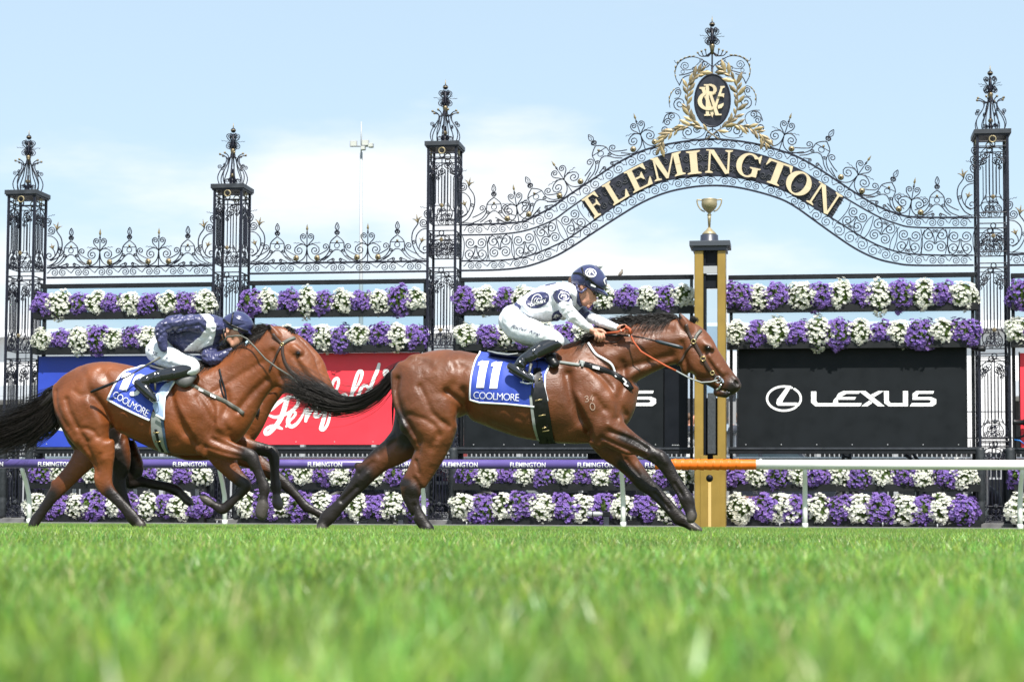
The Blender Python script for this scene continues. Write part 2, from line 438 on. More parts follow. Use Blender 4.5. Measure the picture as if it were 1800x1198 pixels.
# ------------------------------------------------------------------ implicit volumes (bodies)
class Vol:
    def __init__(s, lo, hi, h):
        s.h = h
        s.lo = np.array(lo, dtype=np.float32)
        s.n = [int(math.ceil((hi[i] - lo[i]) / h)) + 1 for i in range(3)]
        s.d = np.full(s.n, 1.0, dtype=np.float32)
        s.ax = [s.lo[i] + h * np.arange(s.n[i], dtype=np.float32) for i in range(3)]
    def sl(s, lo, hi):
        r = []
        for i in range(3):
            a = max(0, int((lo[i] - s.lo[i]) / s.h) - 1); b = min(s.n[i], int((hi[i] - s.lo[i]) / s.h) + 3)
            if b <= a: return None
            r.append(slice(a, b))
        return tuple(r)
    def chain(s, st, k=.03, sub=False, dense=4):
        """st: stations (x, y, z, radius in the x-z plane, radius across); consecutive ones are joined"""
        st = np.array(st, dtype=np.float64)
        if len(st) > 2 and dense > 1: st = catmull(st, dense)
        if len(st) == 1: st = np.vstack([st, st + 1e-4])
        rm = st[:, 3:5].max(axis=1, keepdims=True) + k * 1.2 + s.h * 2
        lo = (st[:, :3] - rm).min(axis=0); hi = (st[:, :3] + rm).max(axis=0)
        S = s.sl(lo, hi)
        if S is None: return s
        X = s.ax[0][S[0]][:, None, None]; Y = s.ax[1][S[1]][None, :, None]; Z = s.ax[2][S[2]][None, None, :]
        T = np.full((X.shape[0], Y.shape[1], Z.shape[2]), 1.0, dtype=np.float32)
        o = [q.start for q in S]
        for i in range(len(st) - 1):
            A, B = st[i], st[i + 1]
            r_ = max(A[3], A[4], B[3], B[4]) + k * 1.2 + s.h * 2
            q = s.sl(np.minimum(A[:3], B[:3]) - r_, np.maximum(A[:3], B[:3]) + r_)
            if q is None: continue
            q2 = tuple(slice(max(0, q[j].start - o[j]), max(0, q[j].stop - o[j])) for j in range(3))
            x = X[q2[0]]; y = Y[:, q2[1]]; z = Z[:, :, q2[2]]
            D = B[:3] - A[:3]; L = float((D * D).sum()) + 1e-12
            t = np.clip(((x - A[0]) * D[0] + (y - A[1]) * D[1] + (z - A[2]) * D[2]) / L, 0, 1).astype(np.float32)
            a = A[3] + (B[3] - A[3]) * t; w_ = A[4] + (B[4] - A[4]) * t
            dx = x - A[0] - D[0] * t; dy = y - A[1] - D[1] * t; dz = z - A[2] - D[2] * t
            dd = (np.sqrt((dx * dx + dz * dz) / (a * a) + dy * dy / (w_ * w_)) - 1) * np.minimum(a, w_)
            T[q2] = np.minimum(T[q2], dd)
        d = s.d[S]
        if sub: s.d[S] = -smin(-d, T, k)
        else: s.d[S] = smin(d, T, k)
        return s
    def mesh(s, smooth=3):
        d = s.d
        n0, n1, n2 = d.shape
        sg = d < 0
        c = np.zeros((n0 - 1, n1 - 1, n2 - 1), dtype=np.uint8)
        for i in (0, 1):
            for j in (0, 1):
                for k in (0, 1):
                    c += sg[i:n0 - 1 + i, j:n1 - 1 + j, k:n2 - 1 + k]
        act = np.argwhere((c > 0) & (c < 8))
        idx = np.full(c.shape, -1, dtype=np.int32)
        idx[act[:, 0], act[:, 1], act[:, 2]] = np.arange(len(act))
        P = np.zeros((len(act), 3)); W = np.zeros(len(act))
        corner = [(i, j, k) for i in (0, 1) for j in (0, 1) for k in (0, 1)]
        val = {q: d[act[:, 0] + q[0], act[:, 1] + q[1], act[:, 2] + q[2]] for q in corner}
        for a in corner:
            for ax in range(3):
                if a[ax]: continue
                b = list(a); b[ax] = 1; b = tuple(b)
                va, vb = val[a], val[b]
                m = (va < 0) != (vb < 0)
                t = np.where(m, va / np.where(m, va - vb, 1), 0)
                p = np.tile(np.array(a, float), (len(act), 1)); p[:, ax] += t
                P[m] += p[m]; W[m] += 1
        V = (act + P / W[:, None]) * s.h + s.lo
        F = []
        for ax in range(3):
            u, v = (ax + 1) % 3, (ax + 2) % 3
            s0 = [slice(0, n) for n in d.shape]; s1 = list(s0)
            s0[ax] = slice(0, d.shape[ax] - 1); s1[ax] = slice(1, d.shape[ax])
            A = sg[tuple(s0)]; B = sg[tuple(s1)]
            e = np.argwhere(A != B)
            ok = (e[:, u] > 0) & (e[:, v] > 0) & (e[:, u] < d.shape[u] - 1) & (e[:, v] < d.shape[v] - 1)
            e = e[ok]
            q = []
            for du, dv in ((-1, -1), (0, -1), (0, 0), (-1, 0)):
                w_ = e.copy(); w_[:, u] += du; w_[:, v] += dv
                q.append(idx[w_[:, 0], w_[:, 1], w_[:, 2]])
            q = np.stack(q, 1)
            inside = A[e[:, 0], e[:, 1], e[:, 2]]
            q[~inside] = q[~inside][:, ::-1]
            F.append(q)
        F = np.vstack(F)
        F = F[(F >= 0).all(axis=1)]
        for it in range(smooth):
            for lam in (.55, -.57):
                acc = np.zeros_like(V); cnt = np.zeros(len(V))
                for i in range(4):
                    a, b = F[:, i], F[:, (i + 1) % 4]
                    for q in range(3):
                        acc[:, q] += np.bincount(a, weights=V[b, q], minlength=len(V)) + np.bincount(b, weights=V[a, q], minlength=len(V))
                    cnt += np.bincount(a, minlength=len(V)) + np.bincount(b, minlength=len(V))
                V = V + lam * (acc / np.maximum(cnt, 1)[:, None] - V)
        return V, F
    def near(s):
        """map of the surface on the camera side: y of the first inside voxel for every (x, z)"""
        sg = s.d < 0
        j = sg.argmax(axis=1)
        ok = sg.any(axis=1)
        jj = np.maximum(j, 1)
        I, K = np.meshgrid(np.arange(s.n[0]), np.arange(s.n[2]), indexing='ij')
        a = s.d[I, jj - 1, K]; b = s.d[I, jj, K]
        t = np.clip(a / np.where(np.abs(a - b) < 1e-6, 1, a - b), 0, 1)
        y = s.lo[1] + (jj - 1 + t) * s.h
        y[~ok] = np.nan
        # let the map spill over the outline so that decals at the edge have something to lie on
        for _ in range(12):
            m = np.isnan(y)
            if not m.any(): break
            p = np.pad(y, 1, constant_values=np.nan)
            st_ = np.stack([p[:-2, 1:-1], p[2:, 1:-1], p[1:-1, :-2], p[1:-1, 2:]])
            with np.errstate(all='ignore'):
                f = np.where(np.isnan(st_).all(axis=0), np.nan, np.nanmax(np.where(np.isnan(st_), -9, st_), axis=0))
            y[m] = f[m] + s.h * .6
        s.ny = np.where(np.isnan(y), np.nanmax(y), y)
        return s
    def ysurf(s, x, z):
        fx = np.clip((np.asarray(x) - s.lo[0]) / s.h, 0, s.n[0] - 1.001); fz = np.clip((np.asarray(z) - s.lo[2]) / s.h, 0, s.n[2] - 1.001)
        i = fx.astype(int); k = fz.astype(int); u = fx - i; v = fz - k
        m = s.ny
        return (m[i, k] * (1 - u) * (1 - v) + m[i + 1, k] * u * (1 - v) + m[i, k + 1] * (1 - u) * v + m[i + 1, k + 1] * u * v)
def catmull(P, n):
    P = np.asarray(P, dtype=np.float64)
    Q = np.vstack([2 * P[0] - P[1], P, 2 * P[-1] - P[-2]])
    o = []
    for i in range(1, len(Q) - 2):
        for t in np.arange(n) / n:
            a, b, c, d = Q[i - 1], Q[i], Q[i + 1], Q[i + 2]
            o.append(.5 * (2 * b + (c - a) * t + (2 * a - 5 * b + 4 * c - d) * t * t + (3 * b - a - 3 * c + d) * t ** 3))
    o.append(P[-1])
    return np.array(o)
def smin(a, b, k):
    if k <= 0: return np.minimum(a, b)
    h = np.clip(.5 + .5 * (b - a) / k, 0, 1)
    return b + (a - b) * h - k * h * (1 - h)
def stroke_dist(x, z, pts):
    """distance in the x-z plane to a polyline of (x, z, radius), minus the radius"""
    pts = np.asarray(pts, dtype=np.float64)
    best = np.full(np.shape(x), 1e9)
    for i in range(max(1, len(pts) - 1)):
        A = pts[i]; B = pts[min(i + 1, len(pts) - 1)]
        D = B[:2] - A[:2]; L = (D * D).sum() + 1e-12
        t = np.clip(((x - A[0]) * D[0] + (z - A[1]) * D[1]) / L, 0, 1)
        dd = np.hypot(x - A[0] - D[0] * t, z - A[1] - D[1] * t) - (A[2] + (B[2] - A[2]) * t)
        best = np.minimum(best, dd)
    return best

class Px:
    """turns stations traced in pixels of the photograph into stations in metres on the plane y = Y"""
    def __init__(s, Y, ref): s.Y = Y; s.m = mpp(ref, Y)
    def p(s, x, y, dy=0.):
        q = at(x, y, s.Y); return (q.x, s.Y + dy, q.z)
    def st(s, rows, dy=0., sq=None):
        """rows (px, py, radius_px [, across_m [, y_m]])"""
        o = []
        for r_ in rows:
            q = at(r_[0], r_[1], s.Y)
            a = r_[2] * s.m
            w_ = r_[3] if len(r_) > 3 and r_[3] else a * (sq or 1)
            o.append((q.x, s.Y + (r_[4] if len(r_) > 4 else dy), q.z, a, w_))
        return o
    def pairs(s, rows):
        """rows (top px, top py, bottom px, bottom py, across_m)"""
        return s.st([((a + c) / 2, (b + d) / 2, math.hypot(a - c, b - d) / 2, w_) for a, b, c, d, w_ in rows])
    def xz(s, rows):
        o = []
        for r_ in rows:
            q = at(r_[0], r_[1], s.Y); o.append((q.x, q.z) + tuple(v * s.m for v in r_[2:3]))
        return o

def apply_strokes(vol, px, strokes):
    """muscle relief: (points px, half width px, height m)"""
    X, Z = np.meshgrid(vol.ax[0], vol.ax[2], indexing='ij')
    A = np.zeros_like(X)
    for pts, wd, amp in strokes:
        q = px.xz([(a, b, 0) for a, b in pts])
        if len(q) > 2: q = catmull(np.array(q), 4)
        d = stroke_dist(X, Z, q)
        s_ = wd * px.m
        A += 1.5 * amp * np.exp(-np.clip(d, 0, None) ** 2 / (2 * s_ * s_))
    vol.d -= A[:, None, :].astype(np.float32)

def text_poly(txt, size, bold=0., shear=0., space=1., res=3, xs=1.):
    """outline text as triangles in the plane: (V (n,2), F), left edge at 0, baseline at 0, cap height = size"""
    c = bpy.data.curves.new('lettering', 'FONT')
    c.body = txt; c.size = 1; c.resolution_u = res; c.shear = shear; c.space_character = space; c.offset = bold
    c.fill_mode = 'FRONT'
    o = bpy.data.objects.new('lettering', c)
    COL.objects.link(o)
    dg = bpy.context.evaluated_depsgraph_get()
    me = bpy.data.meshes.new_from_object(o.evaluated_get(dg))
    bpy.data.objects.remove(o); bpy.data.curves.remove(c)
    V = np.array([v.co[:2] for v in me.vertices]); F = [list(p.vertices) for p in me.polygons]
    bpy.data.meshes.remove(me)
    V[:, 0] -= V[:, 0].min()
    k = size / .73
    V = V * k; V[:, 0] *= xs
    return V, F
def refine(V, F, L):
    """split triangles until no edge is longer than L"""
    V = [tuple(v) for v in V]; T = []
    for f in F:
        for i in range(1, len(f) - 1): T.append((f[0], f[i], f[i + 1]))
    for _ in range(5):
        N = []; mid = {}; ch = False
        def mp_(a, b):
            k = (min(a, b), max(a, b))
            if k not in mid:
                mid[k] = len(V); V.append(((V[a][0] + V[b][0]) / 2, (V[a][1] + V[b][1]) / 2))
            return mid[k]
        lng = lambda a, b: math.hypot(V[a][0] - V[b][0], V[a][1] - V[b][1]) > L
        for a, b, c in T:
            e = (lng(a, b), lng(b, c), lng(c, a))
            if not any(e): N.append((a, b, c)); continue
            ch = True
            if all(e):
                x, y, z = mp_(a, b), mp_(b, c), mp_(c, a)
                N += [(a, x, z), (x, b, y), (z, y, c), (x, y, z)]
            elif sum(e) == 1:
                while not e[0]: a, b, c = b, c, a; e = (e[1], e[2], e[0])
                x = mp_(a, b); N += [(a, x, c), (x, b, c)]
            else:
                while e[2]: a, b, c = b, c, a; e = (e[1], e[2], e[0])
                x, y = mp_(a, b), mp_(b, c)
                N += [(a, x, c), (x, y, c), (x, b, y)]
        T = N
        if not ch: break
    return np.array(V), [list(t) for t in T]
def ribbon2d(pts, wd, n=5):
    """a pen stroke in the plane: pts (x, z) with one or per-point half widths -> (V, F) triangles/quads, round ends"""
    P = np.array(pts, dtype=float)
    W = np.array(wd, dtype=float) if np.ndim(wd) else np.full(len(P), float(wd))
    Q = np.column_stack([P, W])
    if len(P) > 2 and n > 1: Q = catmull(Q, n)
    T = np.gradient(Q[:, :2], axis=0)
    T /= np.maximum(np.linalg.norm(T, axis=1, keepdims=True), 1e-9)
    N = np.column_stack([-T[:, 1], T[:, 0]])
    V = []; F = []
    for i in range(len(Q)):
        V += [tuple(Q[i, :2] + N[i] * Q[i, 2]), tuple(Q[i, :2] - N[i] * Q[i, 2])]
        if i: F.append([2 * i - 2, 2 * i - 1, 2 * i + 1, 2 * i])
    for e, sgn in ((0, -1), (len(Q) - 1, 1)):
        b = len(V); k = 5
        c = Q[e, :2]; ang = math.atan2(T[e, 1], T[e, 0]) + (math.pi if sgn < 0 else 0)
        arc = [tuple(c + Q[e, 2] * np.array([math.cos(ang + a), math.sin(ang + a)])) for a in np.linspace(-math.pi / 2, math.pi / 2, k)]
        V += arc
        F.append(list(range(b, b + k)))
    return np.array(V), F
def drape(name, shapes, vol, off, m, parent, L=.02, thick=0.):
    """lay flat shapes (V (n,2) in world x-z, F) on the camera side of a volume, raised by off; one mesh"""
    VV = []; FF = []
    for i, (V, F) in enumerate(shapes):
        V, F = refine(V, F, L)
        y = vol.ysurf(V[:, 0], V[:, 1]) - off - i * .0004
        b = len(VV)
        VV += [(V[j, 0], y[j], V[j, 1]) for j in range(len(V))]
        FF += [[q + b for q in f] for f in F]
    V = np.array(VV) - np.array(wloc(parent))
    me = mesh_np(name, V, FF, m, smooth=True)
    return link_mesh(name, me, parent)
def poly_grid(poly, step):
    """fill a polygon (x, z) with small faces following its outline"""
    import mathutils.geometry as mg
    T = mg.tessellate_polygon([[Vector((x, z, 0)) for x, z in poly]])
    return refine(np.array(poly), [list(t) for t in T], step)
def in_poly(x, z, poly):
    poly = np.asarray(poly)
    r_ = np.zeros(np.shape(x), dtype=bool)
    j = len(poly) - 1
    for i in range(len(poly)):
        xi, zi = poly[i][:2]; xj, zj = poly[j][:2]
        r_ ^= ((zi > z) != (zj > z)) & (x < (xj - xi) * (z - zi) / (zj - zi + 1e-12) + xi)
        j = i
    return r_
def hair(name, strands, m, parent, r=.004, sides=3):
    """strands: lists of points; every strand tapers to nothing"""
    b = MB()
    for P in strands:
        Q = catmull(np.array(P), 2) if len(P) > 2 else np.array(P)
        n = len(Q)
        b.tube(Q, [r * (1 - .92 * (i / (n - 1)) ** 1.6) for i in range(n)], sides, caps=False)
    return b.build(name, m, parent)

def horse(name, label, Y, ref, base, parts, strokes, dark, hoof, coat, h, bbox, group):
    """parts: (stations, blend k, subtract) ; all traced on the plane Y"""
    px = Px(Y, ref)
    lo = at(bbox[0], bbox[3], Y); hi = at(bbox[2], bbox[1], Y)
    vol = Vol((lo.x, Y - .42, min(lo.z, -.02)), (hi.x, Y + .42, hi.z), h)
    for st, k, sub in parts:
        vol.chain(st, k, sub)
    apply_strokes(vol, px, strokes)
    V, F = vol.mesh(2)
    dk = np.zeros(len(V)); hf = np.zeros(len(V))
    for pts, soft in dark:
        d = stroke_dist(V[:, 0], V[:, 2], px.xz(pts))
        dk = np.maximum(dk, np.clip(1 - d / (1.9 * soft * px.m), 0, 1) ** 1.4)
    for pts, soft in hoof:
        d = stroke_dist(V[:, 0], V[:, 2], px.xz(pts))
        hf = np.maximum(hf, np.clip(1 - d / (soft * px.m), 0, 1))
    q = at(base[0], base[1], Y)
    root = empty(name, (q.x, Y, 0), label, 'racehorse', group)
    me = mesh_np('body', V - np.array([q.x, Y, 0]), F, coat, True, attrs={'dark': dk, 'hoof': hf})
    link_mesh('body', me, root)
    vol.near()
    return root, vol, px

def strap(mb, vol, px, pts, wpx, off=.006, mirror=False, thick=.35):
    """a flat strap lying on the camera side of the body"""
    q = catmull(np.array([(a, b) for a, b in pts], float), 5) if len(pts) > 2 else np.array(pts, float)
    W = [at(a, b, px.Y) for a, b in q]
    y = vol.ysurf([v.x for v in W], [v.z for v in W]) - off
    P = [(W[i].x, y[i], W[i].z) for i in range(len(W))]
    mb.tube(P, wpx / 2 * px.m * 1.2, 6, flat=thick)
    if mirror:
        mb.mir = mb.mir or MB()
        mb.mir.tube([(a, 2 * px.Y - b, c) for a, b, c in P], wpx / 2 * px.m * 1.2, 6, flat=thick)

def cloth_patch(name, poly, vol, px, off, m, parent, step=.03, trim=None, trim_w=2., mirror=True, fold=0.):
    P = [at(a, b, px.Y) for a, b in poly]
    V, F = poly_grid([(p.x, p.z) for p in P], step)
    y = vol.ysurf(V[:, 0], V[:, 1]) - off
    if fold:
        y = y - fold * (.5 + .5 * np.sin(V[:, 0] * 38 + V[:, 1] * 17 + 2 * np.sin(V[:, 1] * 9)))
    B = np.array(wloc(parent))
    n = len(V)
    VV = np.column_stack([V[:, 0], y, V[:, 1]])
    back = VV.copy(); back[:, 1] += .006
    FF = [list(f) for f in F]
    # rim: edges used once
    cnt = {}
    for f in FF:
        for i in range(3):
            e = (f[i], f[(i + 1) % 3]); cnt[tuple(sorted(e))] = cnt.get(tuple(sorted(e)), 0) + 1
    rim = [e for e, c in cnt.items() if c == 1]
    full = FF + [[q + n for q in f[::-1]] for f in FF] + [[a, b, b + n, a + n] for a, b in rim]
    VV = np.vstack([VV, back])
    if mirror:
        W = VV.copy(); W[:, 1] = 2 * px.Y - W[:, 1]
        link_mesh(name, mesh_np(name, W - B, [f[::-1] for f in full], m, smooth=True), parent)
    me = mesh_np(name, VV - B, full, m, smooth=True)
    o = link_mesh(name, me, parent)
    if trim:
        t = MB()
        for line in trim:
            q = [at(a, b, px.Y) for a, b in line]
            pts = []
            for i in range(len(q) - 1):
                for s_ in np.linspace(0, 1, 8, endpoint=False): pts.append(q[i].lerp(q[i + 1], s_))
            pts.append(q[-1])
            yy = vol.ysurf([v.x for v in pts], [v.z for v in pts]) - off - .004 - fold
            t.tube([(pts[i].x, yy[i], pts[i].z) for i in range(len(pts))], trim_w * px.m, 6, flat=.5)
        t.build('trim', M['cloth_white'], o)
    return o

def decal_text(txt, px, x0, y0, x1, y1, hgt, **k):
    """text whose baseline runs from pixel (x0, y0) to (x1, y1), cap height in pixels -> (V, F) in world x-z"""
    V, F = text_poly(txt, 1, **k)
    wd = V[:, 0].max()
    a, b = at(x0, y0, px.Y), at(x1, y1, px.Y)
    d = Vector((b.x - a.x, b.z - a.z)); L = d.length; d /= L
    nrm = Vector((-d.y, d.x))
    sx = L / wd; sy = hgt * px.m
    return np.array([(a.x + d.x * v[0] * sx + nrm.x * v[1] * sy, a.z + d.y * v[0] * sx + nrm.y * v[1] * sy) for v in V]), F
def decal_stroke(px, pts, wpx, n=5):
    P = [at(a, b, px.Y) for a, b in pts]
    wd = np.array(wpx) * px.m if np.ndim(wpx) else wpx * px.m
    return ribbon2d([(p.x, p.z) for p in P], wd, n)
def decal_poly(px, pts):
    P = [at(a, b, px.Y) for a, b in pts]
    return poly_grid([(p.x, p.z) for p in P], .03)
def ell(cx, cy, rx, ry, rot=0, n=28, a0=0, a1=360):
    o = []
    for i in range(n):
        t = R(a0 + (a1 - a0) * i / (n if a1 - a0 == 360 else n - 1)); x, y = rx * math.cos(t), -ry * math.sin(t)
        c, s_ = math.cos(R(rot)), -math.sin(R(rot))
        o.append((cx + x * c - y * s_, cy + x * s_ + y * c))
    return o

# ------------------------------------------------------------------ the setting: turf, pavement, far buildings
YF = 37.3                                    # plane of the iron gates
def F_(px, py, off=0.): 
    q = at(px, py, YF - off); return (q.x, q.z)
FX = lambda px, off=0.: at(px, 700, YF - off).x
SF = mpp(900, YF)                            # metres per pixel on that plane

def turf_mat():
    m = mat('turf_soil', (.055, .085, .022), .9, var=.35, vscale=3, bump=.6, bscale=30); return m
b = MB(); b.add([(-600, -40, 0), (600, -40, 0), (600, 900, 0), (-600, 900, 0)], [(0, 1, 2, 3)])
tag(b.build('turf_ground', turf_mat()), kind='structure')
b = MB(); b.box(-60, 60, YF - .75, YF + 26, -.2, .012); tag(b.build('pavement', mat('grey_pavement', (.22, .21, .2), .8, var=.2, vscale=.8, bump=.3)), kind='structure')
b = MB(); b.box(-60, 60, YF - .80, YF - .752, -.2, .05); tag(b.build('kerb', mat('kerb_concrete', (.16, .16, .16), .8, var=.3, vscale=2)), kind='structure')

M['blade'] = mat_attr('grass_blade', 'col', .38, .42, spec=.5)
def grass(d0, d1, dens, hgt, wid, segs, name, seed, marg=1.34):
    g = np.random.default_rng(seed)
    half = 900 / FPX * marg
    area = half * (d1 * d1 - d0 * d0)
    n = int(area * dens)
    d = np.sqrt(g.random(n) * (d1 * d1 - d0 * d0) + d0 * d0)
    l = (g.random(n) * 2 - 1) * half * d
    X = -math.sin(YAW) * d + math.cos(YAW) * l; Y = math.cos(YAW) * d + math.sin(YAW) * l
    cell = .035 if d1 < 5 else .06 if d1 < 20 else .12
    ix, iy = np.floor(X / cell).astype(int), np.floor(Y / cell).astype(int)
    hsh = lambda k: np.modf(np.abs(np.sin(ix * 12.9898 + iy * 78.233 + k) * 43758.5453))[0]
    t1, t2 = hsh(0.), hsh(3.7)
    if d1 < 20:
        ix, iy = np.floor((X + .03 * np.sin(Y * 31)) / .06).astype(int), np.floor((Y + .03 * np.sin(X * 27)) / .09).astype(int)
        t1 = np.clip(.5 + (t1 - .5) * .75 + (hsh(9.1) - .5) * .6, 0, 1.1)
        ix, iy = np.floor(X / cell).astype(int), np.floor(Y / cell).astype(int)
    X = X + ((ix + .5) * cell - X) * .45 * t2; Y = Y + ((iy + .5) * cell - Y) * .45 * t2
    ok = Y < YF - .85
    X, Y, d, t1, t2 = X[ok], Y[ok], d[ok], t1[ok], t2[ok]; n = len(X)
    patch = .5 + .5 * np.sin(X * 2.1 + 1.3 * np.sin(Y * 1.7)) * np.sin(Y * 1.3 + 2 * np.sin(X * .9))
    h = hgt * (.55 + .6 * g.random(n)) * (.85 + .3 * patch) * (.72 + .6 * t1)
    a = g.random(n) * 2 * math.pi
    lean = h * (.15 + .55 * g.random(n) ** 1.5)
    la = g.random(n) * 2 * math.pi
    wx, wy = np.cos(a) * wid * .5, np.sin(a) * wid * .5
    lx, ly = np.cos(la) * lean, np.sin(la) * lean
    z0 = np.full(n, -.002)
    base = np.stack([X, Y, z0], 1)
    dw = np.stack([wx, wy, 0 * wx], 1)
    mid = np.stack([X + lx * .35, Y + ly * .35, h * .6], 1)
    tip = np.stack([X + lx, Y + ly, h], 1)
    if segs == 2:
        V = np.stack([base - dw, base + dw, mid + dw * .75, mid - dw * .75, tip], 1).reshape(-1, 3)
        k = np.arange(n)[:, None] * 5
        F = np.vstack([k + [0, 1, 2], k + [0, 2, 3], k + [3, 2, 4]]); per = 5
    else:
        V = np.stack([base - dw, base + dw, tip], 1).reshape(-1, 3)
        F = np.arange(n)[:, None] * 3 + [0, 1, 2]; per = 3
    r_ = g.random(n); r2 = g.random(n)
    c = np.stack([.140 + .14 * r_ * t2 + .05 * t2, .252 + .15 * r_ + .03 * t2, .036 + .06 * r2], 1) * (.78 + .3 * patch[:, None]) * (.52 + .85 * t1[:, None])
    dry = r2 > .95 - .05 * t2
    c[dry] = np.stack([.36 + .1 * r_[dry], .36 + .08 * r_[dry], .14 + .05 * r_[dry]], 1)
    c = np.repeat(c, per, 0)
    me = mesh_np(name, V, F, M['blade'], False, colors={'col': c})
    return tag(link_mesh(name, me), kind='stuff')
grass(.62, 4.2, 16000, .034, .0034, 2, 'grass', 21)
grass(4.2, 14, 2800, .035, .0044, 2, 'grass', 22)
grass(14, 37, 480, .036, .0065, 1, 'grass', 23, 1.28)

# ------------------------------------------------------------------ far things, back to front
# long white pavilion
YP = 62.0
pv = empty('pavilion', (0, YP, 0), 'long low white pavilion with pale cladding behind the gates', 'building')
zt, zb = at(900, 573, YP).z, at(900, 700, YP).z
b = MB(); b.box(-46, 30, YP, YP + 12, zb, zt - .25); b.build('upper_wall', M['pavilion'], pv)
b = MB(); b.box(-46.4, 30.4, YP - .5, YP + 12.4, zt - .25, zt); b.build('roof', M['pavilion'], pv)
b = MB(); b.box(-45.6, 29.6, YP + 2.2, YP + 11.6, 0, zb); b.build('lower_wall', M['dark_shade'], pv)
for i in range(32):
    x = -45 + i * 2.4
    b = MB(); b.box(x, x + .14, YP - .02, YP + .2, 0, zb); b.build('column', M['grey'], pv)
for i, x in enumerate(np.arange(-45, 29, 2.4)):
    b = MB(); b.box(x + .02, x + .06, YP - .012, YP, zb, zt - .3); b.build('seam', M['grey'], pv)
for k in range(3):
    for x0, x1 in ((9, 30),):
        z = zt - .75 - k * .42
        b = MB(); b.box(x0, x1, YP - .05, YP - .004, z, z + .22); b.build('louvre', M['louvre'], pv)
b = MB(); b.box(-46, 8, YP - .03, YP - .004, zb + .02, zb + .5); b.build('fascia', mat('grey_fascia', (.4, .43, .46), .5), pv)
# blue grey wall seen through the finish post
YW = 56.0
gw = empty('office_block', (at(1215, 700, YW).x, YW, 0), 'blue grey office block seen through the slot of the finish post', 'building')
x0, x1 = at(1196, 700, YW).x, at(1298, 700, YW).x
b = MB(); b.box(x0, x1, YW, YW + 5, 2.7, at(1250, 573, YW).z); b.build('wall', mat('blue_grey_render', (.30, .36, .42), .6, var=.06, vscale=.7), gw)
b = MB(); b.box(x0 + .1, x1 - .1, YW + .3, YW + 4.8, 0, 2.7); b.build('ground_floor', M['dark_shade'], gw)
for i in range(3):
    b = MB(); b.box(x0 + .2 + i * .55, x0 + .6 + i * .55, YW - .03, YW - .004, 3.0, 3.7); b.build('window', M['dark_shade'], gw)
# spectator fence on the far lawn
YS = 52.0
fe = empty('picket_fence', (0, YS, 0), 'grey railing of thin uprights on the far side of the yard', 'fence')
z0, z1 = at(900, 840, YS).z, at(900, 790, YS).z
b = MB(); b.box(-24, 14, YS - .03, YS + .03, z1 - .05, z1); b.build('top_rail', M['grey'], fe)
b = MB(); b.box(-24, 14, YS - .03, YS + .03, z0, z0 + .05); b.build('bottom_rail', M['grey'], fe)
pb = MB()
for i in range(300): pb.box(-24 + i * .1267, -23.97 + i * .1267, YS - .012, YS + .012, .012 if i % 16 == 0 else z0 + .05, z1 - .05)
tag(pb.build('upright', M['grey'], fe), kind='stuff')
# second white running rail behind the flowers
YR2 = YF + 1.7
r2 = empty('running_rail', (0, YR2, 0), 'plain white running rail behind the planters with bare posts', 'rail')
z = at(900, 806.5, YR2).z
b = MB(); b.tube([(-26, YR2, z), (14, YR2, z)], .05, 10); b.build('rail', M['white_paint'], r2)
for i in range(26):
    x = -22 + i * 1.35
    b = MB(); b.tube([(x, YR2, z - .02), (x + .04, YR2 + .12, z - .16), (x + .06, YR2 + .3, z - .5), (x + .06, YR2 + .34, .0)], .035, 8); b.build('post', M['white_paint'], r2)
# white kiosk fronts between boards
def kiosk(px0, px1, py0, py1, Y, label, lbl_cat='panel'):
    k = empty('white_screen', (at(px0, py1, Y).x, Y, 0), label, lbl_cat)
    a, c = at(px0, py0, Y), at(px1, py1, Y)
    b = MB(); b.box(a.x, c.x, Y, Y + .1, c.z, a.z); b.build('sheet', M['pavilion'], k)
    for x in (a.x + .03, c.x - .1):
        b = MB(); b.box(x, x + .07, Y + .11, Y + .2, 0, a.z - .1); b.build('leg', M['grey'], k)
    return k
kiosk(1278, 1296, 617, 690, YF + 4.2, 'narrow white screen right of the finish post beside the emblem board')
ks = kiosk(1690, 1785, 650, 795, YF + 5.0, 'tall white clad screen behind the tall tower next to the emblem board')
for i in range(14):
    q = at(1692 + i * 6.6, 772, YF + 5); q2 = at(1692 + i * 6.6, 794, YF + 5)
    b = MB(); b.box(q.x, q.x + .012, YF + 4.985, YF + 5, q2.z, q.z); b.build('rib', M['grey'], ks)
for y in (722, 768):
    q = at(1690, y, YF + 5); b = MB(); b.box(q.x, at(1785, y, YF + 5).x, YF + 4.99, YF + 5, q.z - .012, q.z); b.build('joint', M['grey'], ks)
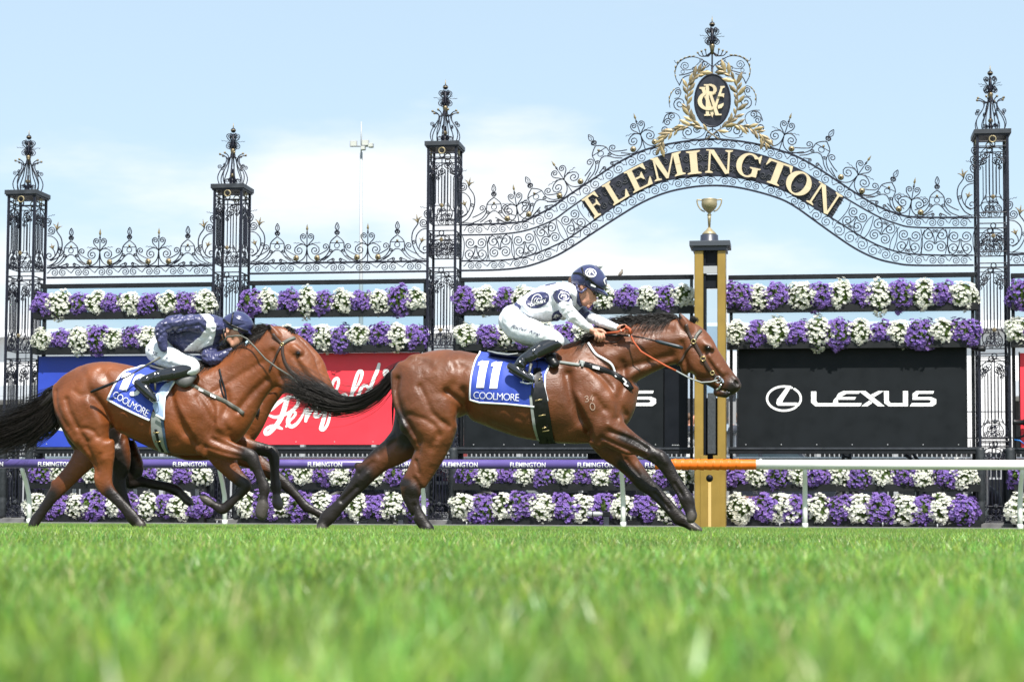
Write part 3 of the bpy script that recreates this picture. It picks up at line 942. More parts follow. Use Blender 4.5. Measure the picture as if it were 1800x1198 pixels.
# officials' desks left and right of the finish post
for i, (pa, pb_) in enumerate(((1206, 1222), (1276, 1292))):
    dk_ = empty('desk', (at(pa, 790, YF + 3).x, YF + 3, 0), ('white fronted desk left of the gold finish post', 'white fronted desk right of the gold finish post')[i], 'desk', 'desks by the finish post')
    a, c = at(pa, 757, YF + 3), at(pb_, 785, YF + 3)
    b = MB(); b.box(a.x, c.x, YF + 3, YF + 3.6, c.z - .5, a.z - .05, .01); b.build('front', M['pavilion'], dk_)
    b = MB(); b.box(a.x - .05, c.x + .05, YF + 2.95, YF + 3.7, a.z - .05, a.z); b.build('top', M['grey'], dk_)
    for lx in (a.x, c.x - .06):
        b = MB(); b.box(lx, lx + .06, YF + 3.1, YF + 3.5, 0, c.z - .5); b.build('leg', M['grey'], dk_)
def simple_person(name, label, px, py, Y, hgt, top, skin=True, crouch=False, faceleft=True):
    """a small far figure: py = pixel row of the top of the head"""
    q = at(px, py, Y); zt_ = q.z; x = q.x; s_ = hgt / 1.75
    r_ = empty(name, (x, Y, zt_ - hgt), label, 'person')
    v = Vol((x - .5, Y - .4, zt_ - hgt - .02), (x + .5, Y + .4, zt_ + .02), .018)
    z0 = zt_ - hgt
    f = -1 if faceleft else 1
    if crouch:
        v.chain([(x - f * .1, Y, z0 + .42, .15, .18), (x + f * .02, Y, z0 + .66, .19, .21), (x + f * .16, Y, z0 + .84, .14, .19)], .05)
        for s in (-1, 1):
            v.chain([(x - f * .1, Y + .11 * s, z0 + .40, .10, .10), (x + f * .22, Y + .16 * s, z0 + .44, .085, .085), (x + f * .06, Y + .14 * s, z0 + .07, .055, .06), (x + f * .18, Y + .14 * s, z0 + .04, .04, .05)], .03)
            v.chain([(x + f * .14, Y + .19 * s, z0 + .84, .07, .07), (x + f * .28, Y + .2 * s, z0 + .62, .05, .05), (x + f * .42, Y + .08 * s, z0 + .74, .04, .04)], .03)
        v.chain([(x + f * .2, Y, z0 + .92, .06, .06), (x + f * .24, Y, z0 + 1.03, .10, .085)], .03)
    else:
        v.chain([(x, Y, z0 + .92 * s_, .13, .17), (x, Y, z0 + 1.15 * s_, .12, .18), (x, Y, z0 + 1.38 * s_, .12, .2), (x, Y, z0 + 1.46 * s_, .06, .1)], .04)
        for s in (-1, 1):
            v.chain([(x, Y + .09 * s, z0 + .9 * s_, .10, .10), (x + .02, Y + .1 * s, z0 + .5 * s_, .065, .065), (x, Y + .1 * s, z0 + .08 * s_, .045, .05), (x + f * .14, Y + .11 * s, z0 + .04, .035, .045)], .03)
            v.chain([(x, Y + .21 * s, z0 + 1.4 * s_, .06, .06), (x + f * .02, Y + .25 * s, z0 + 1.12 * s_, .048, .048), (x + f * .2, Y + .2 * s, z0 + .98 * s_, .036, .036)], .025)
        v.chain([(x, Y, z0 + 1.48 * s_, .05, .055), (x + f * .015, Y, z0 + 1.64 * s_, .10, .08)], .03)
        v.chain([(x + f * .11, Y, z0 + 1.62 * s_, .02, .018)], .02)
    V, F = v.mesh(2)
    hz = z0 + (.95 if crouch else 1.5 * s_)
    mi = ((V[F].mean(axis=1)[:, 2]) > hz).astype(int) if skin else None
    me = mesh_np('body', V - np.array([x, Y, zt_ - hgt]), F, [top, M['skin']], True, mi)
    link_mesh('body', me, r_)
    hb_ = Vol((x - .3, Y - .2, zt_ - .3), (x + .3, Y + .2, zt_ + .06), .014)
    hx = x + (f * .24 if crouch else f * .005); hzc = (z0 + 1.06) if crouch else z0 + 1.68 * s_
    hb_.chain([(hx - f * .02, Y, hzc, .095, .09)], .01)
    V, F = hb_.mesh(1); link_mesh('hair', mesh_np('hair', V - np.array([x, Y, zt_ - hgt]), F, M['brown_hair']), r_)
    return r_
M['suit'] = mat('dark_suit', (.02, .025, .04), .7, var=.2)
M['black_clothes'] = mat('black_clothes', (.010, .011, .015), .75, var=.2, bump=.4, bscale=12)
simple_person('person', 'official in a dark suit standing left of the finish post', 1214, 727, YF + 4.4, 1.78, M['suit'], faceleft=False)
simple_person('person', 'bare armed official standing right of the finish post', 1289, 726, YF + 4.4, 1.76, mat('blue_shirt', (.03, .035, .05), .7))
simple_person('person', 'photographer in black crouching behind the tall tower next to the emblem board', 1744, 838, YF + 2.6, 1.10, M['black_clothes'], crouch=True)
simple_person('person', 'man standing behind the lower beam left of the black emblem board', 812, 752, YF + 3.4, 1.8, mat('red_shirt', (.3, .05, .05), .7))

def car(name, label, Y, px_rear, px_front, py_roof, col, kind='car'):
    """side view car facing right between two pixel columns"""
    xr, xf = at(px_rear, 900, Y).x, at(px_front, 900, Y).x
    L = xf - xr; H = at((px_rear + px_front) / 2, py_roof, Y).z
    r_ = empty(name, ((xr + xf) / 2, Y + .9, 0), label, kind)
    P = lambda u, v: (xr + u * L, v * H)
    suv = kind != 'car'
    body = [(0, .28), (.0, .52), (.015, .62), (.05, .66)] + ([(.09, .95), (.14, 1.0), (.55, 1.0), (.66, .70)] if suv else [(.13, .68), (.27, .97), (.40, 1.0), (.52, .97), (.70, .66)]) + [(.86, .61), (.95, .55), (.995, .42), (1., .28), (.97, .2)]
    arch = []
    for c in (.80, .19):
        arch += [(c + .088 * math.cos(a), .2 + .30 * math.sin(a)) for a in np.linspace(0, math.pi, 8)]
    out = [P(*c) for c in body + arch + [(.02, .2)]]
    import mathutils.geometry as mg
    tri = mg.tessellate_polygon([[Vector((x, z, 0)) for x, z in out]])
    W = 1.78; V = []; ins = [0, .08]
    n = len(out)
    layers = [(Y + .05, .97), (Y, 1.), (Y + W, 1.), (Y + W - .05, .97)]
    mid = ((xr + xf) / 2, .5 * H)
    def nar(x, z): return max(0, (z / H - .64)) * .42
    V = []
    for li, side in enumerate((0, 1)):
        for x, z in out:
            V.append((x, (Y + nar(x, z)) if side == 0 else (Y + W - nar(x, z)), z))
    F = [list(t) for t in tri] + [[q + n for q in t[::-1]] for t in tri] + [[i, i + n, (i + 1) % n + n, (i + 1) % n] for i in range(n)]
    b = MB(); b.add(V, F); o = b.build('body', mat(name + '_paint', col, .22, .2, .5, coat=.8), r_)
    bm_ = o.modifiers.new('bevel', 'BEVEL'); bm_.width = .035; bm_.segments = 2; bm_.limit_method = 'ANGLE'
    glass = M.setdefault('car_glass', mat('tinted_glass', (.03, .045, .055), .05, 0, .6))
    wins = [[(.13, .69), (.16, .94), (.345, .95), (.345, .69)], [(.365, .69), (.365, .95), (.54, .94), (.645, .70)]] if suv else [[(.17, .69), (.28, .92), (.40, .945), (.41, .69)], [(.43, .69), (.42, .945), (.51, .93), (.66, .685)]]
    for wpoly in wins:
        b = MB(); q = [P(*c) for c in wpoly]
        b.add([(x, Y + nar(x, z) - .006, z) for x, z in q], [[0, 1, 2, 3][::-1]]); b.build('window', glass, r_)
    u0, u1 = ((.555, .985), (.655, .715)) if suv else ((.53, .955), (.69, .675))
    b = MB(); a_, c_ = P(*u0), P(*u1)
    b.add([(a_[0] + .02, Y + .16, a_[1] + .01), (c_[0] + .02, Y + .08, c_[1] + .015), (c_[0] + .02, Y + W - .08, c_[1] + .015), (a_[0] + .02, Y + W - .16, a_[1] + .01)], [[0, 1, 2, 3]]); b.build('windscreen', glass, r_)
    for c in (.80, .19):
        for y in (Y + .02, Y + W - .24):
            x, z = P(c, 0); R_ = .235 * H
            b = MB(); b.lathe((x, y, R_), [(R_ * .6, 0), (R_ * .92, 0), (R_, .04), (R_, .18), (R_ * .92, .22)], 20, 'y'); w_ = b.build('wheel', M.setdefault('rubber', mat('tyre_rubber', (.015, .015, .016), .7)), r_)
            b = MB(); b.lathe((x, y - .012, R_), [(.01, -.02), (R_ * .2, -.02), (R_ * .58, .0), (R_ * .62, .02)], 12, 'y'); b.build('rim', M['grey'], w_)
    x, z = P(.945, .5); b = MB(); b.ball((x, Y + .22, z), .11, 10, .6); b.build('headlight', mat('lamp_glass', (.55, .6, .65), .1, coat=.6), r_)
    x, z = P(.60, .70); b = MB(); b.ball((x, Y - .09, z), .09, 10, .7); b.build('mirror', M['black'], r_)
    return r_
car('parked_car', 'dark blue black car parked behind the planters left of centre', YF + 2.7, 520, 940, 800, (.012, .018, .03))
car('parked_suv', 'dark grey four wheel drive parked behind the emblem board right of the post', YF + 11, 1215, 1560, 786, (.02, .025, .035), 'four wheel drive')
# low rust coloured trailer with two wheels
YT = YF + 3.0
tr = empty('flatbed_trailer', (at(1540, 900, YT).x, YT, 0), 'rusty low trailer with two dusty tyres behind the right hand flowers', 'trailer')
x0, x1 = at(1292, 900, YT).x, at(1690, 900, YT).x
b = MB(); b.box(x0, at(1420, 900, YT).x, YT, YT + 1.4, .5, .66, .02); b.build('deck', mat('rusty_red_steel', (.16, .06, .045), .7, var=.3, vscale=3), tr)
b = MB(); b.box(at(1420, 900, YT).x + .01, x1, YT + .2, YT + 1.3, .42, .56, .02); b.build('chassis', mat('brown_steel', (.06, .04, .03), .6, var=.4, vscale=6), tr)
for p_ in (1440, 1640):
    x = at(p_, 900, YT).x
    for y in (YT - .12, YT + 1.15):
        b = MB(); b.lathe((x, y, .30), [(.15, 0), (.27, 0), (.30, .04), (.30, .2), (.27, .24), (.15, .24)], 22, 'y'); w_ = b.build('wheel', mat('dusty_tyre', (.16, .12, .085), .85, var=.3, vscale=12), tr)
        b = MB()
        for k in range(22):
            a = 2 * math.pi * k / 22; c, s_ = math.cos(a), math.sin(a)
            b.tube([(x + .30 * c, y + .02, .30 + .30 * s_), (x + .30 * math.cos(a + .1), y + .22, .30 + .30 * math.sin(a + .1))], .011, 4)
        tag(b.build('tread', M['rubber'], w_), kind='stuff')
b = MB(); b.tube([(at(1535, 868, YT).x, YT - .05, .62), (at(1545, 868, YT).x, YT + 1.2, .62)], .09, 10); b.build('winch', M['grey'], tr)
# black folding table
YB = YF + 1.0
tb = empty('folding_table', (at(1010, 900, YB).x, YB, 0), 'small black folding table behind the flowers under the leading horse', 'table')
a, c = at(975, 865, YB), at(1046, 873, YB)
b = MB(); b.box(a.x, c.x, YB, YB + .5, c.z, a.z, .015); b.build('top', M['black'], tb)
for x in (a.x + .05, c.x - .05):
    for y in (YB + .06, YB + .44):
        b = MB(); b.tube([(x, y, c.z), (x + .03, y, .0)], .014, 6); b.build('leg', M['black'], tb)
# black cabinet under the beam left of the finish post, tripods of steel
cb = empty('cabinet', (at(1070, 900, YF + .5).x, YF + .5, 0), 'plain black cabinet under the beam behind the leading foreleg', 'cabinet')
a, c = at(1033, 795, YF + .5), at(1118, 812, YF + .5)
b = MB(); b.box(a.x, c.x, YF + .45, YF + .8, .02, a.z, .01); b.build('case', M['black'], cb)
b = MB(); b.box(a.x + .03, c.x - .03, YF + .435, YF + .45, .06, a.z - .04, .004); b.build('door', M['board_dark'], cb)
for i, (pa, pb_, pc) in enumerate(((1482, 1494, 1508), (1590, 1600, 1612))):
    st = empty('steel_stand', (at(pb_, 900, YF + 1.3).x, YF + 1.3, 0), ('upright dark steel stand under the middle of the fully visible emblem board', 'slanting dark steel stand under the fully visible emblem board')[i], 'stand', 'steel stands under the right board')
    for k, off in enumerate((0, 12)):
        b = MB(); b.tube([at(pa + off, 792, YF + 1.3), at((pa if i == 0 else pb_ + 6) + off, 815, YF + 1.3), Vector((at((pa + 3 if i == 0 else pb_ + 22) + off, 900, YF + 1.3).x, YF + 1.3, .0))], .035, 6); b.build('leg', M['iron_grey'], st)
    b = MB(); b.tube([at(pa, 800, YF + 1.3), at(pa + 14, 806, YF + 1.3)], .025, 6); b.build('brace', M['iron_grey'], st)
# light mast far away
YL = 120.0
lm = empty('light_mast', (at(634, 900, YL).x, YL, 0), 'tall slim white floodlight mast far behind the iron cresting', 'light mast')
def LP(x, y): 
    q = at(x, y, YL); return (q.x, YL, q.z)
b = MB(); b.tube([(LP(635, 900)[0], YL, 0), LP(634.5, 560), LP(635, 268)], [.16, .14, .09], 10); b.build('pole', M['mast'], lm)
b = MB(); b.tube([LP(635, 268), LP(635, 214)], .045, 6); b.build('mast_tip', M['mast'], lm)
b = MB(); b.tube([LP(625, 257), LP(654, 257)], .05, 6); b.build('crossarm', M['mast'], lm)
for x, y, w_, dx in ((622.5, 253.5, 13, -1), (643.5, 252.5, 13, 0), (653.5, 257, 9, 1), (640, 262, 8, 1)):
    q = LP(x, y); hw = w_ / 2 * mpp(634, YL)
    b = MB(); b.box(q[0] - hw, q[0] + hw, YL - .3 - .1 * dx, YL - .1, q[2] - hw * .85, q[2] + hw * .85, .03); h_ = b.build('floodlight', M['grey'], lm)
    b = MB(); b.box(q[0] - hw * .8, q[0] + hw * .8, YL - .32 - .1 * dx, YL - .301 - .1 * dx, q[2] - hw * .65, q[2] + hw * .65); b.build('lens', mat('lamp_lens', (.45, .46, .42), .2), h_)

# ------------------------------------------------------------------ wrought iron
def spiral(c, r, turns, a0, hand, n=18, tight=.16):
    """from the outside in; a0 = angle of the outer end as seen from the centre"""
    return [(c[0] + r * (1 - (1 - tight) * t) * math.cos(a0 + hand * turns * 2 * math.pi * t), c[1] + r * (1 - (1 - tight) * t) * math.sin(a0 + hand * turns * 2 * math.pi * t)) for t in np.linspace(0, 1, n)]
def curl(p, ang, r, hand, turns=1.35, n=16, tight=.16):
    """continue from p in direction ang and curl in; hand +1 turns left"""
    nx, ny = -math.sin(ang) * hand, math.cos(ang) * hand
    c = (p[0] + nx * r, p[1] + ny * r)
    return spiral(c, r, turns, math.atan2(p[1] - c[1], p[0] - c[0]), hand, n, tight)
def bez(a, b, c, d, n=10):
    o = []
    for t in np.linspace(0, 1, n):
        u = 1 - t
        o.append(tuple(u ** 3 * a[i] + 3 * u * u * t * b[i] + 3 * u * t * t * c[i] + t ** 3 * d[i] for i in (0, 1)))
    return o
def sm(pts, n=5): return [tuple(p) for p in catmull(np.array(pts, float), n)]
def circ(c, r, n=16): return [(c[0] + r * math.cos(a), c[1] + r * math.sin(a)) for a in np.linspace(0, 2 * math.pi, n, endpoint=False)]
def dirang(p, q): return math.atan2(q[1] - p[1], q[0] - p[0])
def stem(pts, r, hand, turns=1.35, n=5):
    """smooth line that ends in a curl"""
    s_ = sm(pts, n)
    return s_ + curl(s_[-1], dirang(s_[-2], s_[-1]), r, hand, turns)[1:]
def mirror(paths): return [[(-x, y) for x, y in p] for p in paths]

class Iron:
    """lays flat scroll drawings on a surface map(u, v) -> world point and links each piece"""
    def __init__(s, parent, fmap, r=.009, m=None): s.p = parent; s.f = fmap; s.r = r * 1.5; s.m = m or M['iron']
    def line(s, name, pts, r=None, closed=False, sides=4, m=None):
        b = MB(); b.tube([s.f(*p) for p in pts], r or s.r, sides, closed, caps=False, smooth=True)
        return b.build(name, m or s.m, s.p)
    def ball(s, name, u, v, r, m, sz=1.): 
        b = MB(); b.ball(s.f(u, v), r, 10, sz); return b.build(name, m, s.p)
    def disc(s, name, u, v, r, m):
        q = s.f(u, v); b = MB(); b.lathe((q[0], q[1] - .03, q[2]), [(.25 * r, -.012), (.30 * r, 0), (.7 * r, -.006), (r, .012), (r * .9, .03)], 12, 'y')
        o = b.build(name, m, s.p)
        b = MB(); b.lathe((q[0], q[1] - .05, q[2]), [(.01 * r, -.004), (.26 * r, 0)], 8, 'y'); b.build('boss', M['black'], o)
        return o
    def spear(s, name, u, v, L, ang, m):
        c, d = math.cos(ang), math.sin(ang)
        A = lambda t, w_: s.f(u + c * t * L - d * w_, v + d * t * L + c * w_)
        b = MB(); y = .012
        P = [A(0, 0), A(.35, L * .16), A(1, 0), A(.35, -L * .16)]
        q = [(p[0], p[1] - y, p[2]) for p in P]; q2 = [(p[0], p[1] + y, p[2]) for p in P]
        ctr = A(.38, 0); f1 = (ctr[0], ctr[1] - .035, ctr[2]); f2 = (ctr[0], ctr[1] + .035, ctr[2])
        b.add(q + q2 + [f1, f2], [[0, 3, 8], [3, 2, 8], [2, 1, 8], [1, 0, 8], [4, 9, 7], [7, 9, 6], [6, 9, 5], [5, 9, 4]] + [[i, (i + 1) % 4, (i + 1) % 4 + 4, i + 4] for i in range(4)])
        return b.build(name, m, s.p)

# ---- towers
def tower_face(iron, W, z0, z1, fine, back=False, join=None):
    """one storey of scrollwork on a face of width W between heights z0 and z1 (u from 0 to W)"""
    H = z1 - z0; c = W / 2; k = W / .56
    L = []
    top = z1 - .10 * k
    L += [('bar', [(0, z1), (W, z1)], 1.0), ('bar', [(0, top), (W, top)], .8), ('ring', circ((c, (z1 + top) / 2), .052 * k), 1.0)]
    arch = [(0.03 * k, top - .24 * k)] + bez((.03 * k, top - .24 * k), (.02 * k, top - .10 * k), (.12 * k, top - .02 * k), (c, top - .015 * k), 8)[1:]
    for s_ in (0, 1):
        fl = (lambda P: [(W - x, y) for x, y in P]) if s_ else (lambda P: P)
        h = 1
        L.append(('scroll', fl(arch + [(c, top - .015 * k)]), .8))
        L.append(('scroll', fl(curl((.03 * k, top - .24 * k), -1.2, .075 * k, 1, 1.5)), .8))
        L.append(('scroll', fl(spiral((.155 * k, top - .175 * k), .075 * k, 1.6, -2.0, 1)), .8))
        L.append(('scroll', fl(spiral((.07 * k, top - .34 * k), .05 * k, 1.5, 1.2, 1)), .8))
        L.append(('scroll', fl(bez((.08 * k, top - .24 * k), (.1 * k, top - .3 * k), (.16 * k, top - .28 * k), (.23 * k, top - .2 * k), 6)), .7))
        zb_ = z0 + .30 * k
        if zb_ < top - .4 * k:
            L.append(('upright', fl([(.12 * k, top - .30 * k), (.145 * k, top - .33 * k), (.145 * k, zb_ + .1 * k), (.10 * k, zb_)]), .8))
            L.append(('upright', fl([(.205 * k, top - .28 * k), (.205 * k, zb_ + .1 * k), (.24 * k, zb_ + .02 * k)]), .8))
        L.append(('scroll', fl(bez((.145 * k, z0 + .32 * k), (.02 * k, z0 + .25 * k), (.0, z0 + .12 * k), (.10 * k, z0 + .0), 8)), .8))
        L.append(('scroll', fl(sm([(c, z0 + .11 * k), (c - .09 * k, z0 + .17 * k), (c - .09 * k, z0 + .23 * k)], 4) + curl((c - .09 * k, z0 + .23 * k), 1.4, .045 * k, -1, 1.2)[1:]), .8))
        L.append(('scroll', fl(spiral((c - .12 * k, z0 + .075 * k), .068 * k, 1.6, .6, 1)), .8))
        L.append(('scroll', fl(bez((c, z0 + .10 * k), (c - .06 * k, z0 + .09 * k), (c - .05 * k, z0 + .02 * k), (c - .01 * k, z0), 6)), .8))
    L.append(('upright', [(c - .0 * k, top - .02 * k), (c, z0)], .9))
    L.append(('bar', [(.1 * k, z0 + .33 * k), (W - .1 * k, z0 + .33 * k)], .7))
    L.append(('bar', [(0, z0), (W, z0)], 1.0))
    if join is not None:
        for nm, pts, rr in L:
            join.tube([iron.f(*p) for p in pts], iron.r * rr, 4, closed=(nm == 'ring'), caps=False)
        return
    for nm, pts, rr in L: iron.line(nm, pts, iron.r * rr, closed=(nm == 'ring'))
    q = iron.f(c, z0 + .33 * k)
    b = MB()
    for i in range(6):
        a = i * math.pi / 3; b.ball((q[0] + .028 * k * math.cos(a), q[1] - .015, q[2] + .028 * k * math.sin(a)), .022 * k, 8)
    b.ball((q[0], q[1] - .03, q[2]), .018 * k, 8); b.build('rosette', M['iron_grey'] if z0 < 3 else M['bronze'], iron.p)
def finial(root, cx, cy, z, sc, ribs=8, base=True):
    """open cage of curved bars with balls, on a cap at height z"""
    def rib(prof, a): return [(cx + r_ * sc * math.cos(a), cy + r_ * sc * math.sin(a), z + h * sc) for r_, h in prof]
    fi = MB(); fi.tube([(cx, cy, z), (cx, cy, z + .34 * sc)], .02 * sc, 8); fo = fi.build('finial', M['iron'], root)
    A = sm([(.235, 0), (.275, .10), (.28, .19), (.235, .30), (.165, .40), (.125, .48), (.13, .56), (.19, .60), (.235, .605)], 3)
    B = sm([(.13, 0), (.155, .10), (.15, .18), (.10, .32), (.075, .46), (.05, .56), (.03, .66)], 3)
    C_ = sm([(.03, .70), (.03, .60), (.07, .555), (.125, .53)], 3)
    if base:
        for i in range(ribs):
            a = 2 * math.pi * (i + .5) / ribs
            b = MB(); b.tube(rib(A, a), .011 * sc, 4, caps=False); b.build('rib', M['iron'], fo)
            b = MB(); b.tube(rib([(x + .255, y + .385) for x, y in curl((-.045, 0), 1.2, .042, -1, 1.5, 14)], a), .009 * sc, 4, caps=False); b.build('scroll', M['iron'], fo)
            b = MB(); b.ball((cx + .245 * sc * math.cos(a), cy + .245 * sc * math.sin(a), z + .615 * sc), .024 * sc, 8); b.build('ball', M['bronze'], fo)
            b = MB(); b.tube(rib(C_, a), .009 * sc, 4, caps=False); b.build('bracket', M['iron'], fo)
        for i in range(4):
            a = math.pi / 2 * i
            b = MB(); b.tube(rib(B, a), .012 * sc, 4, caps=False); b.build('rib', M['iron'], fo)
        for i in range(6):
            a = math.pi / 3 * i + .2
            b = MB(); b.tube(rib([(x + .03, y + .09) for x, y in sm([(0, 0), (.06, .06), (.11, .04)], 3)] + [(x + .03, y + .09) for x, y in curl((.11, .04), -1.2, .04, -1, 1.3, 12)], a), .009 * sc, 4, caps=False); b.build('scroll', M['iron'], fo)
        b = MB(); b.lathe((cx, cy, z), [(.055 * sc, 0), (.05 * sc, .05 * sc), (.035 * sc, .06 * sc), (.04 * sc, .1 * sc), (.025 * sc, .17 * sc)], 10); b.build('stem', M['iron'], fo)
        b = MB(); b.ball((cx, cy, z + .215 * sc), .046 * sc, 12); b.build('ball', M['bronze'], fo)
    b = MB(); b.lathe((cx, cy, z), [(.025 * sc, .55 * sc), (.04 * sc, .66 * sc), (.05 * sc, .685 * sc), (.05 * sc, .71 * sc), (.03 * sc, .73 * sc)], 10); b.build('collar', M['bronze'], fo)
    b = MB(); b.lathe((cx, cy, z), [(.03 * sc, .72 * sc), (.045 * sc, .80 * sc), (.03 * sc, .90 * sc), (.018 * sc, 1.02 * sc)], 8); b.build('stem', M['iron'], fo)
    for i in range(6):
        a = math.pi / 3 * i + .3
        b = MB(); b.tube(rib(sm([(.03, .82), (.09, .835), (.13, .79)], 3) + curl((.13, .79), -1.3, .055, -1, 1.4, 14), a), .010 * sc, 4, caps=False); b.build('scroll', M['iron'], fo)
        b = MB(); b.tube(rib(sm([(.03, .83), (.08, .90), (.125, .96)], 3) + curl((.125, .96), 1.3, .05, 1, 1.4, 14), a), .010 * sc, 4, caps=False); b.build('scroll', M['iron'], fo)
        b = MB(); b.tube(rib([(.05, .84), (.10, .875), (.14, .868), (.17, .882), (.20, .872), (.225, .885)], a), .0055 * sc, 3, caps=False); b.build('feather', M['iron'], fo)
    b = MB(); b.ball((cx, cy, z + 1.085 * sc), .05 * sc, 12, .95); bo_ = b.build('top_ball', M['iron'], fo)
    b = MB(); b.lathe((cx, cy, z + 1.085 * sc), [(.051 * sc, -.008 * sc), (.053 * sc, 0), (.051 * sc, .008 * sc)], 12); b.build('band', M['bronze'], bo_)
    b = MB(); b.lathe((cx, cy, z), [(.012 * sc, 1.12 * sc), (.01 * sc, 1.16 * sc), (.002, 1.235 * sc)], 6); b.build('spike', M['gold'], fo)
    return fo

TW, TD = .60, .66
def tower(label, px_left, px_right, cap_y, cap_px, marks, gname):
    """marks: pixel rows between the storeys from the top down"""
    xl = F_(px_left, cap_y)[0]; xr = F_(px_right, cap_y)[0]; c = (xl + xr) / 2; W = TW
    xl, xr = c - W / 2, c + W / 2
    z = lambda py: F_(cap_px, py)[1]
    zt = z(cap_y + 11)
    root = empty('iron_tower', (c, YF + TD / 2, 0), label, 'iron tower', gname)
    P = .048
    for x, y in ((xl, YF), (xr - P, YF), (xl, YF + TD - P), (xr - P, YF + TD - P)):
        b = MB(); b.box(x, x + P, y, y + P, .012, zt - .001, .005); po = b.build('corner_post', M['iron'], root)
        if True:
            zz = z(786)
            b = MB(); cx_, cy_ = x + P / 2, y + P / 2
            b.lathe((cx_, cy_, 0), [(.07, .13), (.083, .16), (.083, .52), (.077, .54), (.084, .56), (.084, zz - .06), (.072, zz)], 12); b.build('padding', M['pad'], po)
    b = MB(); b.box(xl - .02, xr + .02, YF - .03, YF + TD + .03, .0125, .13, .01); b.build('plinth', mat('grey_plinth', (.12, .12, .12), .7, var=.3, vscale=5), root)
    e = .045
    b = MB(); b.box(xl - e, xr + e, YF - e, YF + TD + e, zt + .03, zt + .12, .004); b.build('cap', M['iron_grey'], root)
    b = MB(); b.box(xl - e * .5, xr + e * .5, YF - e * .5, YF + TD + e * .5, zt, zt + .029); b.build('cap_moulding', M['iron'], root)
    faces = [(lambda u, v: (xl + P + u, YF + P * .4, v), W - 2 * P, True), (lambda u, v: (xl + P + u, YF + TD - P * .4, v), W - 2 * P, False),
             (lambda u, v: (xr - P * .4, YF + P + u, v), TD - 2 * P, False), (lambda u, v: (xl + P * .4, YF + P + u, v), TD - 2 * P, False)]
    for fi_, (f, w_, front) in enumerate(faces):
        ir = Iron(root, f, .0095)
        jn = None if front else MB()
        for z1p, z0p in marks:
            tower_face(ir, w_, z(z0p) if z0p else .15, z(z1p), front, join=jn)
        if jn is not None: jn.build('scroll_panel', M['iron'], root)
        b = MB(); q = ir.f(w_ / 2, zt - .07)
        ring_n = [(q[0] + (.062 * math.cos(a) if fi_ < 2 else 0), q[1] - (.03 if fi_ == 0 else 0) + (.062 * math.cos(a) if fi_ > 1 else 0), q[2] + .062 * math.sin(a)) for a in np.linspace(0, 2 * math.pi, 18, endpoint=False)]
        b.tube(ring_n, .012, 6, closed=True); b.build('gold_ring', M['cup_gold'], root)
    return root, xl, xr, zt + .12
T = []
T.append(tower('short iron gate tower beside the blue board and the rear horse tail', 12.5, 63, 333, 38, [(353, 470), (485, 615), (630, 792), (800, None)], 'iron gate towers'))
T.append(tower('iron gate tower behind the rear jockey, between the two plain crested panels', 373.8, 427, 322.5, 400, [(342, 461), (478, 610), (626, 792), (800, None)], 'iron gate towers'))
T.append(tower('tall iron gate tower at the foot of the arch above the leading rump', 750, 804, 247.5, 777, [(268, 387), (405, 447), (470, 606), (622, 790), (798, None)], 'iron gate towers'))
T.append(tower('tall iron gate tower with foam padded feet between emblem board and cut off red board', 1714.8, 1774.2, 227, 1744, [(248, 373), (392, 442), (462, 607), (621, 768), (775, None)], 'iron gate towers'))
for root, xl, xr, zt in T:
    finial(root, (xl + xr) / 2, YF + TD / 2, zt, 1.06)

# ---- cresting panels between towers
def band(iron, P_top, P_bot, n, flip=False):
    """pairs of curls between two rails; P_*(t) give the rails, t in 0..1"""
    for i in range(n):
        t0 = (i + .5) / n; dt = .5 / n
        a = np.array(P_top(t0)); c = np.array(P_bot(t0)); mid = (a + c) / 2; hgt = np.linalg.norm(a - c)
        tg = np.array(P_top(min(1, t0 + .01))) - np.array(P_top(max(0, t0 - .01))); tg /= np.linalg.norm(tg)
        nr = np.array([-tg[1], tg[0]]); s_ = np.linalg.norm(np.array(P_top(min(1, t0 + dt))) - np.array(P_top(max(0, t0 - dt))))
        r_ = min(hgt * .40, s_ * .24)
        for sd in (-1, 1):
            loc = spiral((sd * r_ * 1.06, 0), r_, 1.7, math.pi / 2 if sd < 0 else math.pi / 2, sd * -1 * -1, 16)
            tail = [(sd * (s_ * .5), hgt * .05 * sd), (sd * (s_ * .5 - r_ * .25), hgt * .05 * sd), (sd * (r_ * 2.05), hgt * .32), (sd * r_ * 1.06, hgt * .40)]
            pts = tail + [(x, y * hgt * .4 / r_ if False else y) for x, y in loc]
            iron.line('band_scroll', [tuple(mid + tg * x + nr * y) for x, y in pts], .0105)
CP = 1 / 3.524 * SF              # crop pixel of the left panel -> metres
